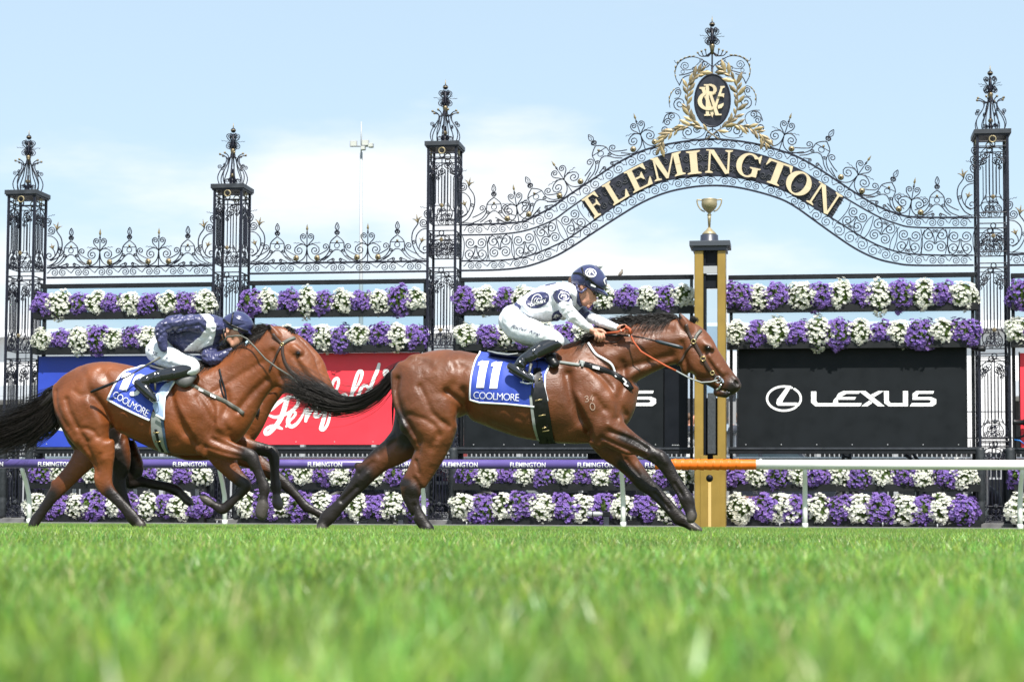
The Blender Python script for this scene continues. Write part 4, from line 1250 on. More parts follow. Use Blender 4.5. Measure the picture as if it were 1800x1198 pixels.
def crest_A(iron, f, k=1.):
    """pointed arch motif with leaf loop; f maps local (x, y) in drawing units to the iron's coordinates"""
    for s_ in (-1, 1):
        g = lambda P: [f(s_ * x, y) for x, y in P]
        iron.line('scroll', g(sm([(0, 162), (-26, 142), (-43, 120), (-46, 92), (-52, 62), (-82, 26), (-135, 3)], 4)))
        iron.line('scroll', g(curl((-3, 166), math.pi * .85, 17, -1, 1.4)))
        iron.line('scroll', g(sm([(-135, 38), (-100, 52), (-62, 74)], 3) + curl((-56, 80), .9, 22, 1, 1.4)[1:]))
        iron.line('scroll', g(sm([(-88, 6), (-55, 30), (-34, 56), (-12, 74), (0, 75)], 4)))
        iron.line('scroll', g(curl((-30, 60), 1.0, 12, 1, 1.3)))
        iron.line('scroll', g(sm([(-62, 3), (-36, 14)], 2) + curl((-30, 20), .5, 11, -1, 1.3)[1:]))
        iron.line('leaf_loop', g(sm([(0, 188), (-12, 212), (-8, 232), (0, 246)], 4)), iron.r * .9)
    iron.line('leaf_twig', [f(2, 192), f(-3, 208), f(3, 220), f(-2, 234)], iron.r * .7)
    iron.line('crossbar', [f(-45, 118), f(46, 118)], iron.r * .8)
    iron.line('ring', [f(*p) for p in circ((0, 101), 16)], iron.r * .8, closed=True)
    q = f(0, 127); iron.ball('ball', q[0], q[1], 8 * CP, M['bronze'])
def crest_B(iron, f, ang=math.pi / 2):
    """heart motif with gilt spear"""
    for s_ in (-1, 1):
        g = lambda P: [f(s_ * x, y) for x, y in P]
        iron.line('scroll', g(sm([(0, 92), (-16, 116), (-38, 140), (-43, 162)], 4) + curl((-42, 164), 1.35, 19, -1, 1.5)[1:]))
        iron.line('scroll', g(sm([(0, 96), (-12, 106), (-36, 112), (-60, 104)], 3) + curl((-62, 103), 3.5, 32, 1, 1.6)[1:]))
        iron.line('scroll', g(sm([(0, 88), (-6, 50), (-22, 22), (-50, 4), (-80, 2), (-120, 26), (-140, 38)], 4)))
        iron.line('feather', g([(-10, 102), (-34, 118), (-46, 116), (-56, 122), (-66, 117), (-76, 123), (-86, 119)]), iron.r * .55, sides=3)
        q = f(-67 * s_, 24); iron.disc('rosette', q[0], q[1], 19 * CP, M['bronze'])
    iron.line('stem', [f(0, 0), f(0, 160)])
    for y, r_ in ((168, 5), (180, 7), (190, 5)):
        q = f(0, y); iron.ball('bead', q[0], q[1], r_ * CP, M['iron'])
    q = f(0, 192); a = dirang(f(0, 150), f(0, 200)); iron.spear('spear', q[0], q[1], 46 * CP * 1.0, a, M['gold'])
def tulip(iron, f, x, y, sc, a):
    for d, L in ((-.75, 30), (0, 38), (.7, 34)):
        P = [f(x + math.cos(a + d * t) * L * sc * t, y + math.sin(a + d * t) * L * sc * t) for t in (0, .35, .7, 1)]
        b = MB(); b.tube([iron.f(*p) for p in P], [.012, .02, .014, .004], 5); b.build('tulip_petal', M['bronze'], iron.p)
def crest_end(iron, f, tall=0):
    """plant like piece against a tower; local x grows away from the tower, y up"""
    iron.line('scroll', [f(*p) for p in sm([(12, 4), (55, 30), (85, 80), (98, 130), (92, 180), (66, 220), (58, 236)], 4)], iron.r * 1.1)
    tulip(iron, f, 60, 232, 1.5, 1.4)
    iron.line('scroll', [f(*p) for p in sm([(0, 200), (38, 190), (66, 160), (72, 120), (58, 75), (30, 50)], 4) + curl((26, 47), 3.6, 26, -1, 1.2)[1:]])
    iron.line('scroll', [f(*p) for p in sm([(18, 40), (48, 60), (50, 90), (38, 112)], 4)], iron.r * .9)
    tulip(iron, f, 38, 112, 1.0, 1.9)
    iron.line('scroll', [f(*p) for p in sm([(0, 215), (20, 208), (40, 214), (48, 232)], 3) + curl((48, 236), 1.7, 24, 1, 1.5)[1:]])
    iron.line('scroll', [f(*p) for p in sm([(0, 260), (14, 270), (22, 290)], 3) + curl((23, 294), 1.6, 20, 1, 1.4)[1:]])
    iron.line('scroll', [f(*p) for p in curl((70, 118), 1.2, 14, -1, 1.4)], iron.r * .9)
    iron.line('feather', [f(*p) for p in ((0, 318), (12, 330), (20, 326), (30, 334), (38, 330), (46, 336))], iron.r * .5, sides=3)
    iron.line('scroll', [f(*p) for p in sm([(0, 8), (40, 6), (95, 2)], 3)], iron.r * .8)
    if tall:
        iron.line('scroll', [f(*p) for p in sm([(0, 300), (12, 318), (20, 340)], 3) + curl((20, 344), 1.6, 22, 1, 1.4)[1:]])
        iron.line('scroll', [f(*p) for p in sm([(0, 372), (8, 384), (14, 398)], 3) + curl((14, 400), 1.6, 20, 1, 1.5)[1:]])
YI = YF + .05
def imap(u, v): return (u, YI, v)
def panel(label, rail1, rail2, motifs, ends, gname, nb):
    """rail1/2: two pixel points each; motifs (kind, px)"""
    a, c = F_(*rail1[0]), F_(*rail1[1]); a2, c2 = F_(*rail2[0]), F_(*rail2[1])
    zt = (a[1] + c[1]) / 2; zb_ = (a2[1] + c2[1]) / 2
    root = empty('iron_cresting', ((a[0] + c[0]) / 2, YI, 0), label, 'iron cresting', gname)
    b = MB(); b.box(a[0], c[0], YI - .02, YI + .02, zt - .018, zt + .018); b.build('rail', M['iron'], root)
    b = MB(); b.box(a[0], c[0], YI - .02, YI + .02, zb_ - .018, zb_ + .018); b.build('rail', M['iron'], root)
    ir = Iron(root, imap, .0085)
    band(ir, lambda t: (a[0] + (c[0] - a[0]) * t, zt), lambda t: (a[0] + (c[0] - a[0]) * t, zb_), nb)
    for kind, px in motifs:
        x = F_(px, 470)[0]
        f = lambda X, Y_: (x + X * CP, zt + .018 + Y_ * CP)
        (crest_A if kind == 'A' else crest_B)(ir, f)
    if ends[0]: crest_end(ir, lambda X, Y_: (a[0] + X * CP, zt + .018 + Y_ * CP))
    if ends[1]: crest_end(ir, lambda X, Y_: (c[0] - X * CP, zt + .018 + Y_ * CP))
    return root
panel('plain iron cresting with gilt spears above the blue board', ((81, 469), (373, 466.5)), ((81, 487.5), (373, 483.5)), [('A', 122.6), ('B', 173.4), ('A', 225.3), ('B', 277), ('A', 328)], (1, 1), 'low iron crestings', 7)
panel('plain iron cresting with gilt spears above the red board', ((437, 462), (750, 459)), ((437, 480), (750, 476.5)), [('A', 485.6), ('B', 538), ('A', 590.8), ('B', 645), ('A', 697)], (1, 1), 'low iron crestings', 7)
panel('iron cresting cut off by the frame beyond the last tall tower', ((1775, 445.5), (2070, 443)), ((1775, 465), (2070, 462)), [('A', 1856), ('B', 1910), ('A', 1965)], (1, 0), 'low iron crestings', 7)

# ---- the arch
ARC = {
 1: [(808, 394.7), (907, 390.5), (938.7, 379.5), (970, 363), (1000, 342), (1042.6, 313.7), (1085, 286), (1127.7, 264.8), (1170, 253.4), (1212.8, 246.7), (1250, 243.8), (1288, 246), (1330, 252.5), (1372, 264), (1400, 274), (1435, 293), (1470, 316), (1505, 339), (1540, 360), (1575, 374), (1610, 381), (1712, 381.5)],
 2: [(808, 412.5), (875, 411), (923, 404.6), (970, 387), (1000, 366), (1042.6, 336.4), (1085, 309.5), (1127.7, 286.8), (1170, 271), (1212.8, 263), (1250, 260), (1288, 262), (1330, 270), (1372, 283), (1400, 295), (1435, 315), (1484, 346), (1540, 378), (1575, 392), (1610, 399), (1712, 399.7)],
 3: [(808, 458), (875, 457), (923, 450.6), (970, 433), (1002, 416), (1042.6, 387.5), (1085, 358.4), (1127.7, 333.6), (1170, 316.5), (1212.8, 310), (1250, 308), (1288, 310), (1330, 318), (1372, 331), (1400, 345.5), (1435, 366), (1463, 383), (1522.7, 420), (1557.8, 435.8), (1592.8, 444.6), (1640, 447.5), (1712, 448)],
 4: [(808, 475), (875, 473.5), (923, 468), (970, 452), (1002, 434.8), (1043, 408), (1085, 381), (1127.7, 355.5), (1170, 338), (1212.8, 328.6), (1250, 325.5), (1288, 327.5), (1330, 336), (1372, 349), (1400, 364), (1435, 389), (1470, 414), (1505, 437), (1540, 453.4), (1575, 462), (1610, 465.6), (1712, 465.5)]}
ACV = {k: catmull(np.array([F_(*p) for p in v]), 6) for k, v in ARC.items()}
def arc_at(k, px):
    x = F_(px, 400)[0]; C_ = ACV[k]
    return np.array([x, np.interp(x, C_[:, 0], C_[:, 1])])
ar = empty('iron_arch', (F_(1250, 400)[0], YI, 0), 'wrought iron arch carrying gold FLEMINGTON letters and a laurel crest', 'iron arch')
for k in (1, 2, 3, 4):
    b = MB(); b.tube([(x, YI, z) for x, z in ACV[k]], .024 if k in (1, 4) else .020, 4, smooth=False); b.build('rail', M['iron'], ar)
ir = Iron(ar, imap, .0085)
def rail_fn(k, pa, pb_): return lambda t: tuple(arc_at(k, pa + (pb_ - pa) * t))
band(ir, rail_fn(1, 814, 1708), rail_fn(2, 814, 1708), 22)
band(ir, rail_fn(3, 814, 1708), rail_fn(4, 814, 1708), 22)
# large scrolls either side of the name board
def arch_map(px, sd):
    a, c = arc_at(2, px), arc_at(3, px)
    # perpendicular section through px
    m = (a + c) / 2
    t = arc_at(2, px + 6) + arc_at(3, px + 6) - arc_at(2, px - 6) - arc_at(3, px - 6); t = t / np.linalg.norm(t); n_ = np.array([-t[1], t[0]])
    hh = np.linalg.norm(a - c) / 2 * abs(n_[1])
    return lambda x, y: tuple(m + t * x * hh * sd + n_ * y * hh)
for sd, cs in ((1, (836, 878, 922, 964, 1006)), (-1, (1688, 1644, 1598, 1550, 1504))):
    for i, px in enumerate(cs):
        f = arch_map(px, sd)
        for s_ in (-1, 1):
            up = 1 if (i % 2 == 0) else -1
            g = lambda P: [f(s_ * x, up * y) for x, y in P]
            ir.line('large_scroll', g(spiral((.42, .38), .44, 1.9, -2.6, 1 if True else -1, 26, .12)))
            ir.line('large_scroll', g(sm([(.04, .2), (.10, -.3), (.30, -.75), (.55, -.93)], 4) + spiral((.45, -.48), .42, 1.5, -1.2, 1, 22, .12)))
            ir.line('large_scroll', g(bez((1.05, .9), (.8, .4), (.9, -.3), (1.05, -.9), 8)), .011)
            ir.line('scroll', g(spiral((.12, -.78), .13, 1.4, 1.2, 1, 14)), .0105)
# name board
cL2, cL3 = (1021, 352), (1043.5, 387); cR2, cR3 = (1484, 345), (1463, 383.5)
n = 40; top = []; bot = []
for i in range(n + 1):
    t = i / n
    a = arc_at(2, cL2[0] + (cR2[0] - cL2[0]) * t); c = arc_at(3, cL3[0] + (cR3[0] - cL3[0]) * t)
    top.append((a[0], a[1] - .015)); bot.append((c[0], c[1] + .015))
b = MB()
V = []; F = []
for i in range(n + 1):
    for (x, z), y in ((top[i], YI - .01), (bot[i], YI - .01), (bot[i], YI + .015), (top[i], YI + .015)): V.append((x, y, z))
    if i:
        o = 4 * i; p_ = o - 4
        F += [[p_ + j, p_ + (j + 1) % 4, o + (j + 1) % 4, o + j] for j in range(4)]
F += [[3, 2, 1, 0], [4 * n, 4 * n + 1, 4 * n + 2, 4 * n + 3]]
b.add(V, F); board = b.build('name_board', mat('dark_mesh_board', (.012, .013, .024), .45, var=.5, vscale=9), ar)
def board_frame(px):
    a = arc_at(2, px); c = arc_at(3, px); m = (a + c) / 2
    t = arc_at(2, px + 10) - arc_at(2, px - 10) + arc_at(3, px + 10) - arc_at(3, px - 10); t /= np.linalg.norm(t); n_ = np.array([-t[1], t[0]])
    return m, t, n_
for px in np.arange(1034, 1478, 11.5):
    m, t, n_ = board_frame(px)
    hh = 22 * SF
    ir2 = Iron(board, lambda u, v: (u, YI - .022, v), .006, M['iron_grey'])
    for y in (-.45, .4):
        ctr = m + n_ * hh * y
        ir2.line('scroll', [tuple(ctr + t * x * hh + n_ * z * hh) for x, z in spiral((0, 0), .3, 1.6, px, 1 if int(px) % 2 else -1, 14)])
# letters as bold serif shapes: strokes in a unit box (height 1)
def serif_letter(ch):
    B = lambda x0, x1, y0, y1: [(x0, y0), (x1, y0), (x1, y1), (x0, y1)]
    S = []
    def stem(x, w=.2, y0=0, y1=1, ser=.1, top=True, bottom=True):
        S.append(B(x, x + w, y0, y1))
        if bottom: S.append([(x - ser, 0), (x + w + ser, 0), (x + w + ser, .045), (x + w, .10), (x, .10), (x - ser, .045)])
        if top: S.append([(x - ser, 1), (x + w + ser, 1), (x + w + ser, .955), (x + w, .90), (x, .90), (x - ser, .955)])
    if ch in 'FLE':
        stem(.1); w = {'F': .72, 'L': .74, 'E': .76}[ch]
        if ch in 'FE': S += [B(.1, w, .92, 1), [(w - .13, .92), (w + .0, .70), (w + .03, .70), (w + .03, 1), (w - .16, 1)], B(.3, .52, .47, .55), [(.46, .51), (.58, .34), (.61, .34), (.61, .68), (.58, .68)]]
        if ch in 'LE': S += [B(.1, w, 0, .08), [(w - .16, .0), (w + .04, 0), (w + .07, .34), (w + .04, .34), (w - .14, .08)]]
        return S, .86
    if ch == 'I': stem(.1, .22); return S, .42
    if ch == 'T': stem(.30, .22, top=False); S += [B(.0, .82, .92, 1), [(0, 1), (.14, 1), (.10, .92), (.0, .70), (-.03, .70)], [(.82, 1), (.68, 1), (.72, .92), (.82, .70), (.85, .70)]]; return S, .82
    if ch == 'N':
        stem(.1, .07, top=False); stem(.78, .07, bottom=False)
        S += [[(.0, 1), (.27, 1), (.85, 0), (.72, -.03), (.12, .955)], [(0, 1), (.2, 1), (.2, .94), (0, .955)], B(.78, .85, 0, .12)]; return S, .95
    if ch == 'M':
        stem(.1, .07, top=False); stem(.86, .2, top=False)
        S += [[(.0, 1), (.30, 1), (.56, .12), (.50, 0), (.44, 0), (.12, .9)], [(.84, 1), (.90, 1), (.52, 0), (.46, 0), (.5, .12)], [(.84, 1), (1.16, 1), (1.16, .955), (1.06, .90), (.86, .9)], B(.86, 1.06, .5, .95)]; return S, 1.16
    def ringseg(cx, rx, ry, wx, wy, a0, a1, n=30):
        o = []
        for i in range(n):
            t0, t1 = R(a0 + (a1 - a0) * i / n), R(a0 + (a1 - a0) * (i + 1) / n)
            q = lambda t, k: (cx + (rx - (wx if k else 0)) * math.cos(t), .5 + (ry - (wy if k else 0)) * math.sin(t))
            o.append([q(t0, 0), q(t1, 0), q(t1, 1), q(t0, 1)])
        return o
    if ch == 'O': return ringseg(.44, .44, .52, .21, .07, 0, 360), .88
    if ch == 'G':
        S = ringseg(.45, .45, .52, .21, .07, 42, 330)
        S += [B(.62, .82, .04, .44), [(.52, .44), (.92, .44), (.92, .40), (.82, .36), (.62, .36), (.52, .40)], [(.74, .86), (.82, .99), (.86, .99), (.86, .66), (.82, .66)]]
        return S, .92
    return S, 1
def put_letter(root, ch, m, t, n_, hgt, wid, y, mt, name='letter'):
    S, w_ = serif_letter(ch); b = MB()
    for i, poly in enumerate(S):
        P = [tuple(m + t * ((x - w_ / 2) / w_ * wid) + n_ * ((z - .5) * hgt)) for x, z in poly]
        b.prism(P, y - .02 - .0007 * i, y)
    return b.build(name, mt, root)
for ch, px, wd in (('F', 1046.5, 31), ('L', 1083.5, 36), ('E', 1123, 40), ('M', 1173.5, 55), ('I', 1219.5, 24), ('N', 1264, 46), ('G', 1316.5, 43), ('T', 1366, 43), ('O', 1404.5, 44), ('N', 1449.5, 48)):
    m, t, n_ = board_frame(px)
    put_letter(board, ch, m, t, n_, 40.5 * SF, wd * SF, YI - .045, M['letter_gold'])
# cresting along the arch
def along(px, flip=1):
    p0 = arc_at(1, px); tg = arc_at(1, px + 14) - arc_at(1, px - 14); tg /= np.linalg.norm(tg); n_ = np.array([-tg[1], tg[0]])
    def f(X, Y_):
        # follow the curve of the rail
        q = arc_at(1, px + X / 3.524) 
        lx = p0 + tg * X * CP
        base = q * .8 + lx * .2 if abs(X) < 150 else lx
        return tuple(base + n_ * (.02 + Y_ * CP * .98))
    return f
for kind, px in (('A', 868), ('B', 911.5), ('A', 955), ('B', 1006), ('A', 1071), ('B', 1134), ('B', 1370), ('A', 1428), ('B', 1492), ('A', 1546), ('B', 1598), ('A', 1647)):
    (crest_A if kind == 'A' else crest_B)(ir, along(px))
xa, xb = F_(806, 390)[0], F_(1713, 381)[0]
za, zb_ = arc_at(1, 812)[1], arc_at(1, 1708)[1]
crest_end(ir, lambda X, Y_: (xa + X * CP, za + .02 + Y_ * CP), 1); crest_end(ir, lambda X, Y_: (xb - X * CP, zb_ + .02 + Y_ * CP), 1)

# ---- crest with monogram and laurel
EC = F_(1252.3, 177); EU = SF
cp = lambda x, y: (EC[0] + (x - 545) / 5.989 * EU, EC[1] - (y - 582) / 5.989 * EU)      # coordinates of a close look at the crest
em = MB(); o = [cp(545 + 178 * math.cos(a), 582 + 270 * math.sin(a)) for a in np.linspace(0, 2 * math.pi, 40, endpoint=False)]
em.prism(o, YI - .06, YI + .02); disc = em.build('crest_disc', mat('black_enamel', (.012, .013, .02), .35, var=.4, vscale=7), ar)
b = MB(); b.tube([(x, YI - .06, z) for x, z in [cp(545 + 182 * math.cos(a), 582 + 274 * math.sin(a)) for a in np.linspace(0, 2 * math.pi, 40, endpoint=False)]], .018, 6, closed=True); b.build('rim', M['iron'], disc)
def pen(polys, y, name, mt, parent):
    b = MB()
    for i, P in enumerate(polys): b.prism([cp(*p) for p in P], y - .015 - .0012 * i, y)
    return b.build(name, mt, parent)
def ringp(cx, cy, rx, ry, wd, a0, a1, n=22):
    o = []
    for i in range(n):
        t0, t1 = R(a0 + (a1 - a0) * i / n), R(a0 + (a1 - a0) * (i + 1) / n)
        o.append([(cx + rx * math.cos(t0), cy - ry * math.sin(t0)), (cx + rx * math.cos(t1), cy - ry * math.sin(t1)), (cx + (rx - wd) * math.cos(t1), cy - (ry - wd * .6) * math.sin(t1)), (cx + (rx - wd) * math.cos(t0), cy - (ry - wd * .6) * math.sin(t0))])
    return o
pen([[(412, 440), (478, 440), (470, 462), (560, 690), (545, 765), (528, 720), (432, 462), (412, 458)], [(626, 436), (672, 436), (672, 452), (652, 458), (560, 740), (545, 700), (628, 458)]], YI - .066, 'letter_v', M['letter_gold'], disc)
pen(ringp(510, 588, 116, 100, 44, 50, 316) + [[(610, 520), (668, 516), (664, 560), (648, 548), (600, 545)], [(600, 640), (662, 616), (660, 640), (640, 668), (604, 676)]], YI - .07, 'letter_c', M['letter_gold'], disc)
pen([[(478, 414), (512, 414), (512, 735), (478, 735)], [(458, 414), (520, 414), (520, 428), (458, 428)], [(462, 728), (528, 728), (528, 744), (462, 744)]] + ringp(520, 472, 72, 58, 36, -90, 90, 14) + [[(512, 414), (524, 414), (524, 432), (512, 432)], [(512, 520), (540, 516), (612, 728), (640, 730), (640, 744), (576, 744), (572, 722)]], YI - .076, 'letter_r', M['letter_gold'], disc)
def leaf(root, x, y, ang, L, m):
    """a folded pointed leaf; ang in degrees, y up"""
    c, s_ = math.cos(R(ang)), math.sin(R(ang))
    def q(u, v, d):
        X, Y_ = x + (u * c - v * s_) * L, y - (u * s_ + v * c) * L
        a = cp(X, Y_); return (a[0], YI - .05 - d, a[1])
    b = MB(); tw = random.uniform(-.012, .012)
    V = [q(0, 0, .02), q(.25, .13, .012 + tw), q(.6, .17, .016 + tw), q(1, 0, .03), q(.6, -.17, .016 - tw), q(.25, -.13, .012 - tw), q(.35, 0, .04), q(.7, 0, .045)]
    b.add(V, [[0, 6, 1], [1, 6, 7, 2], [2, 7, 3], [0, 5, 6], [5, 4, 7, 6], [4, 3, 7]], True)
    b.add([(v[0], v[1] + .006, v[2]) for v in V], [[0, 1, 6], [1, 2, 7, 6], [2, 3, 7], [0, 6, 5], [5, 6, 7, 4], [4, 7, 3]], True)
    return b.build('laurel_leaf', m, root)
leaf_m = [M['gold'], M['bronze'], M['gold'], M['bronze'], M['bronze']]
def branch(pts, n, L, sp):
    q = catmull(np.array(pts, float), 8)
    b = MB(); b.tube([(cp(x, y)[0], YI - .06, cp(x, y)[1]) for x, y in q], .012, 5); b.build('laurel_branch', M['bronze'], ar)
    for i in range(n):
        f = .12 + .88 * i / (n - 1); k = min(len(q) - 2, int(f * (len(q) - 1)))
        ang = math.degrees(math.atan2(-(q[k + 1][1] - q[k][1]), q[k + 1][0] - q[k][0]))
        leaf(ar, q[k][0], q[k][1], ang + (sp if i % 2 else -sp) * random.uniform(.45, 1.5) * (0.2 if i == n - 1 else 1), L * random.uniform(.65, 1.2), leaf_m[i % 5])
for s_ in (1, -1):
    mx_ = lambda P: [(545 + s_ * (x - 545), y) for x, y in P]
    branch(mx_([(615, 990), (480, 890), (380, 830), (310, 740), (285, 620), (290, 500), (300, 400), (370, 320), (430, 270)]), 24, 124, 30)
    branch(mx_([(470, 985), (560, 910), (380, 835), (250, 850), (130, 900), (40, 960), (0, 1060)][2:]), 17, 124, 27)
    g = mx_
    ln = lambda P, r=None, nm='scroll', m=None: ir.line(nm, [cp(*p) for p in g(P)], r, m=m)
    ln(sm([(200, 400), (165, 330), (158, 260), (190, 175), (260, 125), (350, 112), (430, 140), (520, 200), (545, 240)], 4), .011)
    ln(sm([(150, 140), (160, 165), (190, 170)], 3), .008)
    ln(sm([(430, 150), (380, 200), (330, 240), (250, 245), (212, 210)], 4) + spiral((262, 205), 45, 1.6, 3.0, 1, 20), .009)
    ln(spiral((470, 190), 42, 1.6, .3, 1, 20)); ln(spiral((490, 278), 30, 1.5, 1.0, 1)); ln(spiral((425, 275), 28, 1.5, 2.0, -1))
    ln(circ((430, 153), 18) + [circ((430, 153), 18)[0]], .007, 'ring'); ln(circ((236, 266), 18) + [circ((236, 266), 18)[0]], .007, 'ring'); ln(circ((352, 236), 17) + [circ((352, 236), 17)[0]], .007, 'ring')
    ln(sm([(200, 300), (270, 290), (360, 260), (430, 230)], 4)); ln(sm([(380, 240), (370, 290), (390, 320)], 3))
    ln(sm([(200, 410), (240, 330), (310, 300)], 3))
    ln(sm([(105, 640), (95, 560), (130, 470), (190, 430), (215, 470), (200, 530), (150, 545)], 4), .009); ln(spiral((205, 600), 70, 1.7, 1.6, 1, 22)); ln(spiral((185, 480), 36, 1.5, .8, -1))
    ln(sm([(60, 690), (130, 690), (190, 720), (210, 780), (170, 860), (110, 900)], 4), .009); ln(spiral((125, 730), 42, 1.6, 1.6, 1)); ln(spiral((80, 790), 42, 1.6, -.6, -1)); ln(spiral((55, 870), 44, 1.6, 1.0, 1))
    ln(sm([(30, 800), (60, 720), (120, 690)], 3)); ln(sm([(230, 960), (330, 975), (420, 950), (470, 900), (460, 840)], 4), .009); ln(spiral((380, 870), 40, 1.5, 0.4, 1)); ln(spiral((290, 900), 60, 1.6, 1.9, 1)); ln(spiral((500, 935), 34, 1.5, 2.2, -1))
    for (x, y, a_) in ((175, 190, 60), (200, 160, 40), (240, 135, 25), (285, 118, 12), (330, 112, 2), (160, 240, 85), (158, 290, 95), (168, 335, 105), (105, 600, 95), (97, 560, 85), (110, 515, 70), (130, 480, 55)):
        xx = 545 + s_ * (x - 545); leaf(ar, xx, y, a_ if s_ > 0 else 180 - a_, 42, M['gold'])
ir.line('stem', [cp(545, 850), cp(545, 900)], .012); ir.line('scroll', [cp(*p) for p in sm([(460, 990), (500, 900), (545, 875), (590, 900), (630, 990)], 4)])
ir.line('stem', [cp(542, 330), cp(541, 60)], .022)
for s_ in (-1, 1):
    for dx, top_ in ((150, 70), (110, 55), (70, 40)):
        ir.line('bracket', [cp(*p) for p in sm([(541, 60), (541 + s_ * dx * .45, 105), (541 + s_ * dx * .8, 105), (541 + s_ * dx, top_)], 4)], .012); q = cp(541 + s_ * dx, top_); ir.ball('ball', q[0], q[1], .022, M['bronze'])
q = cp(541, 60)
finial(ar, q[0], YI, q[1] - .60 * 1.1, 1.1, base=False)
# ------------------------------------------------------------------ display panels: bars, glass, boards, planters, flowers
def glass_mat():
    m = bpy.data.materials.new('tinted_glass_pane'); m.use_nodes = True
    n = m.node_tree; n.nodes.clear()
    o = n.nodes.new('ShaderNodeOutputMaterial'); t = n.nodes.new('ShaderNodeBsdfTransparent'); t.inputs[0].default_value = (.80, .88, .92, 1)
    g = n.nodes.new('ShaderNodeBsdfGlossy'); g.inputs['Roughness'].default_value = .03
    x = n.nodes.new('ShaderNodeMixShader'); lw = n.nodes.new('ShaderNodeLayerWeight'); lw.inputs[0].default_value = .25
    n.links.new(lw.outputs['Fresnel'], x.inputs[0]); n.links.new(t.outputs[0], x.inputs[1]); n.links.new(g.outputs[0], x.inputs[2]); n.links.new(x.outputs[0], o.inputs[0])
    return m
M['glass'] = glass_mat()
PAN = [  # left px, right px, top bar py, clumps per row, x range of clump centres, name used in labels
    (68, 373, 500.5, 10, 73, 356, 'blue board panel'),
    (436, 748, 494.5, 10, 440, 729, 'red board panel'),
    (806, 1219, 488, 12, 820, 1203, 'panel behind the leading jockey'),
    (1280, 1716, 484, 12, 1298, 1694, 'single emblem board panel'),
    (1778, 2150, 481, 11, 1794, 2140, 'panel beyond the last tower')]
ROWS = [  # py of clump centre at px 900, offset toward camera, first colour, size, word
    (527, .10, 'P', 1.0, 'top'), (590.5, .10, 'W', 1.0, 'second'), (836, .22, 'P', .92, 'third'), (893, .30, 'W', 1.1, 'bottom')]
def slope(py, px):
    """fence rows converge: y at px for a row whose y at px 900 is py"""
    z = at(900, py, YF).z
    p = Vector((at(px, 700, YF).x, YF, z - CAMH)); 
    d = p.dot(fwd); return CY - p.dot(upv) / d * FPX
M['petal'] = mat_attr('petals', 'col', .6, .45)
def clump(seed, purple, sx, sz):
    g = np.random.default_rng(seed)
    V = []; F = []; C_ = []
    rx, ry, rz = .232 * sx,   .155, .265 * sz
    n = 260
    def shape(d):
        # hanging bush: wider above, ragged below
        k = 1 + .16 * math.sin(d[0] * 5 + seed) * math.sin(d[2] * 4 + seed * 1.7) + g.normal(0, .03)
        lo = 1 + (.12 * math.sin(seed * 2.3) if d[2] < -.3 else 0)
        return np.array([d[0] * rx * k, d[1] * ry * k, d[2] * rz * k * lo])
    for i in range(n):
        while True:
            d = g.normal(0, 1, 3); d /= np.linalg.norm(d)
            if d[1] < .45: break
        p = shape(d) * (1 - .18 * g.random() ** 2)
        nr = d + g.normal(0, .25, 3) + np.array([0, -.35, .22]); nr /= np.linalg.norm(nr)
        a = np.cross(nr, [0.3, .1, 1]); a /= np.linalg.norm(a); b_ = np.cross(nr, a)
        R_ = .0285 * (.75 + .5 * g.random()); th = g.random() * 6.28
        base = len(V)
        if purple:
            c = np.array([.35, .24, .70]) * (.7 + .45 * g.random()) + np.array([.06, 0, .02]) * g.random(); cc = c * .5
        else:
            c = np.array([.90, .90, .87]) * (.92 + .1 * g.random()); cc = np.array([.82, .83, .64])
        V.append(p - nr * .010); C_.append(cc)
        for k in range(10):
            r_ = R_ * (1 if k % 2 == 0 else .72)
            t = th + k * math.pi / 5
            V.append(p + (a * math.cos(t) + b_ * math.sin(t)) * r_ + nr * (.006 if k % 2 == 0 else .0) * (1 + g.normal(0, .5))); C_.append(c * (1 if k % 2 == 0 else .86))
        F += [[base, base + 1 + k, base + 1 + (k + 1) % 10] for k in range(10)]
    for i in range(64):
        d = g.normal(0, 1, 3); d /= np.linalg.norm(d)
        p = shape(d) * (.66 + .30 * g.random())
        nr = d + g.normal(0, .6, 3); nr /= np.linalg.norm(nr)
        a = np.cross(nr, [g.normal(), g.normal(), g.normal()]); a /= np.linalg.norm(a); b_ = np.cross(nr, a)
        L = .03 * (.7 + .8 * g.random()); base = len(V)
        V += [p - a * L, p + b_ * L * .45, p + a * L, p - b_ * L * .45]
        c = np.array([.11, .19, .03]) * (.5 + .9 * g.random()); C_ += [c] * 4
        F.append([base, base + 1, base + 2, base + 3])
    b0 = len(V)                                  # leafy heart that the flowers sit on
    for i in range(6):
        th = math.pi * (i + .5) / 6
        for k in range(9):
            t = 2 * math.pi * k / 9
            V.append(shape(np.array([math.sin(th) * math.cos(t), math.sin(th) * math.sin(t) * .8, math.cos(th)])) * .80); C_.append(np.array([.06, .10, .02]) * (.6 + .8 * g.random()))
            if i: F.append([b0 + (i - 1) * 9 + k, b0 + (i - 1) * 9 + (k + 1) % 9, b0 + i * 9 + (k + 1) % 9, b0 + i * 9 + k])
    return mesh_np('flower_clump', np.array(V), F, M['petal'], False, colors={'col': np.array(C_)})
CL = {c: [clump(100 + i * 7 + (50 if c == 'P' else 0), c == 'P', .97 + .035 * (i % 4), .93 + .03 * (i % 5)) for i in range(7)] for c in 'PW'}
ORD = ['first', 'second', 'third', 'fourth', 'fifth', 'sixth', 'seventh', 'eighth', 'ninth', 'tenth', 'eleventh', 'twelfth']
M['trough'] = mat('black_trough', (.005, .006, .007), .55, 0, .3, var=.3, vscale=4)
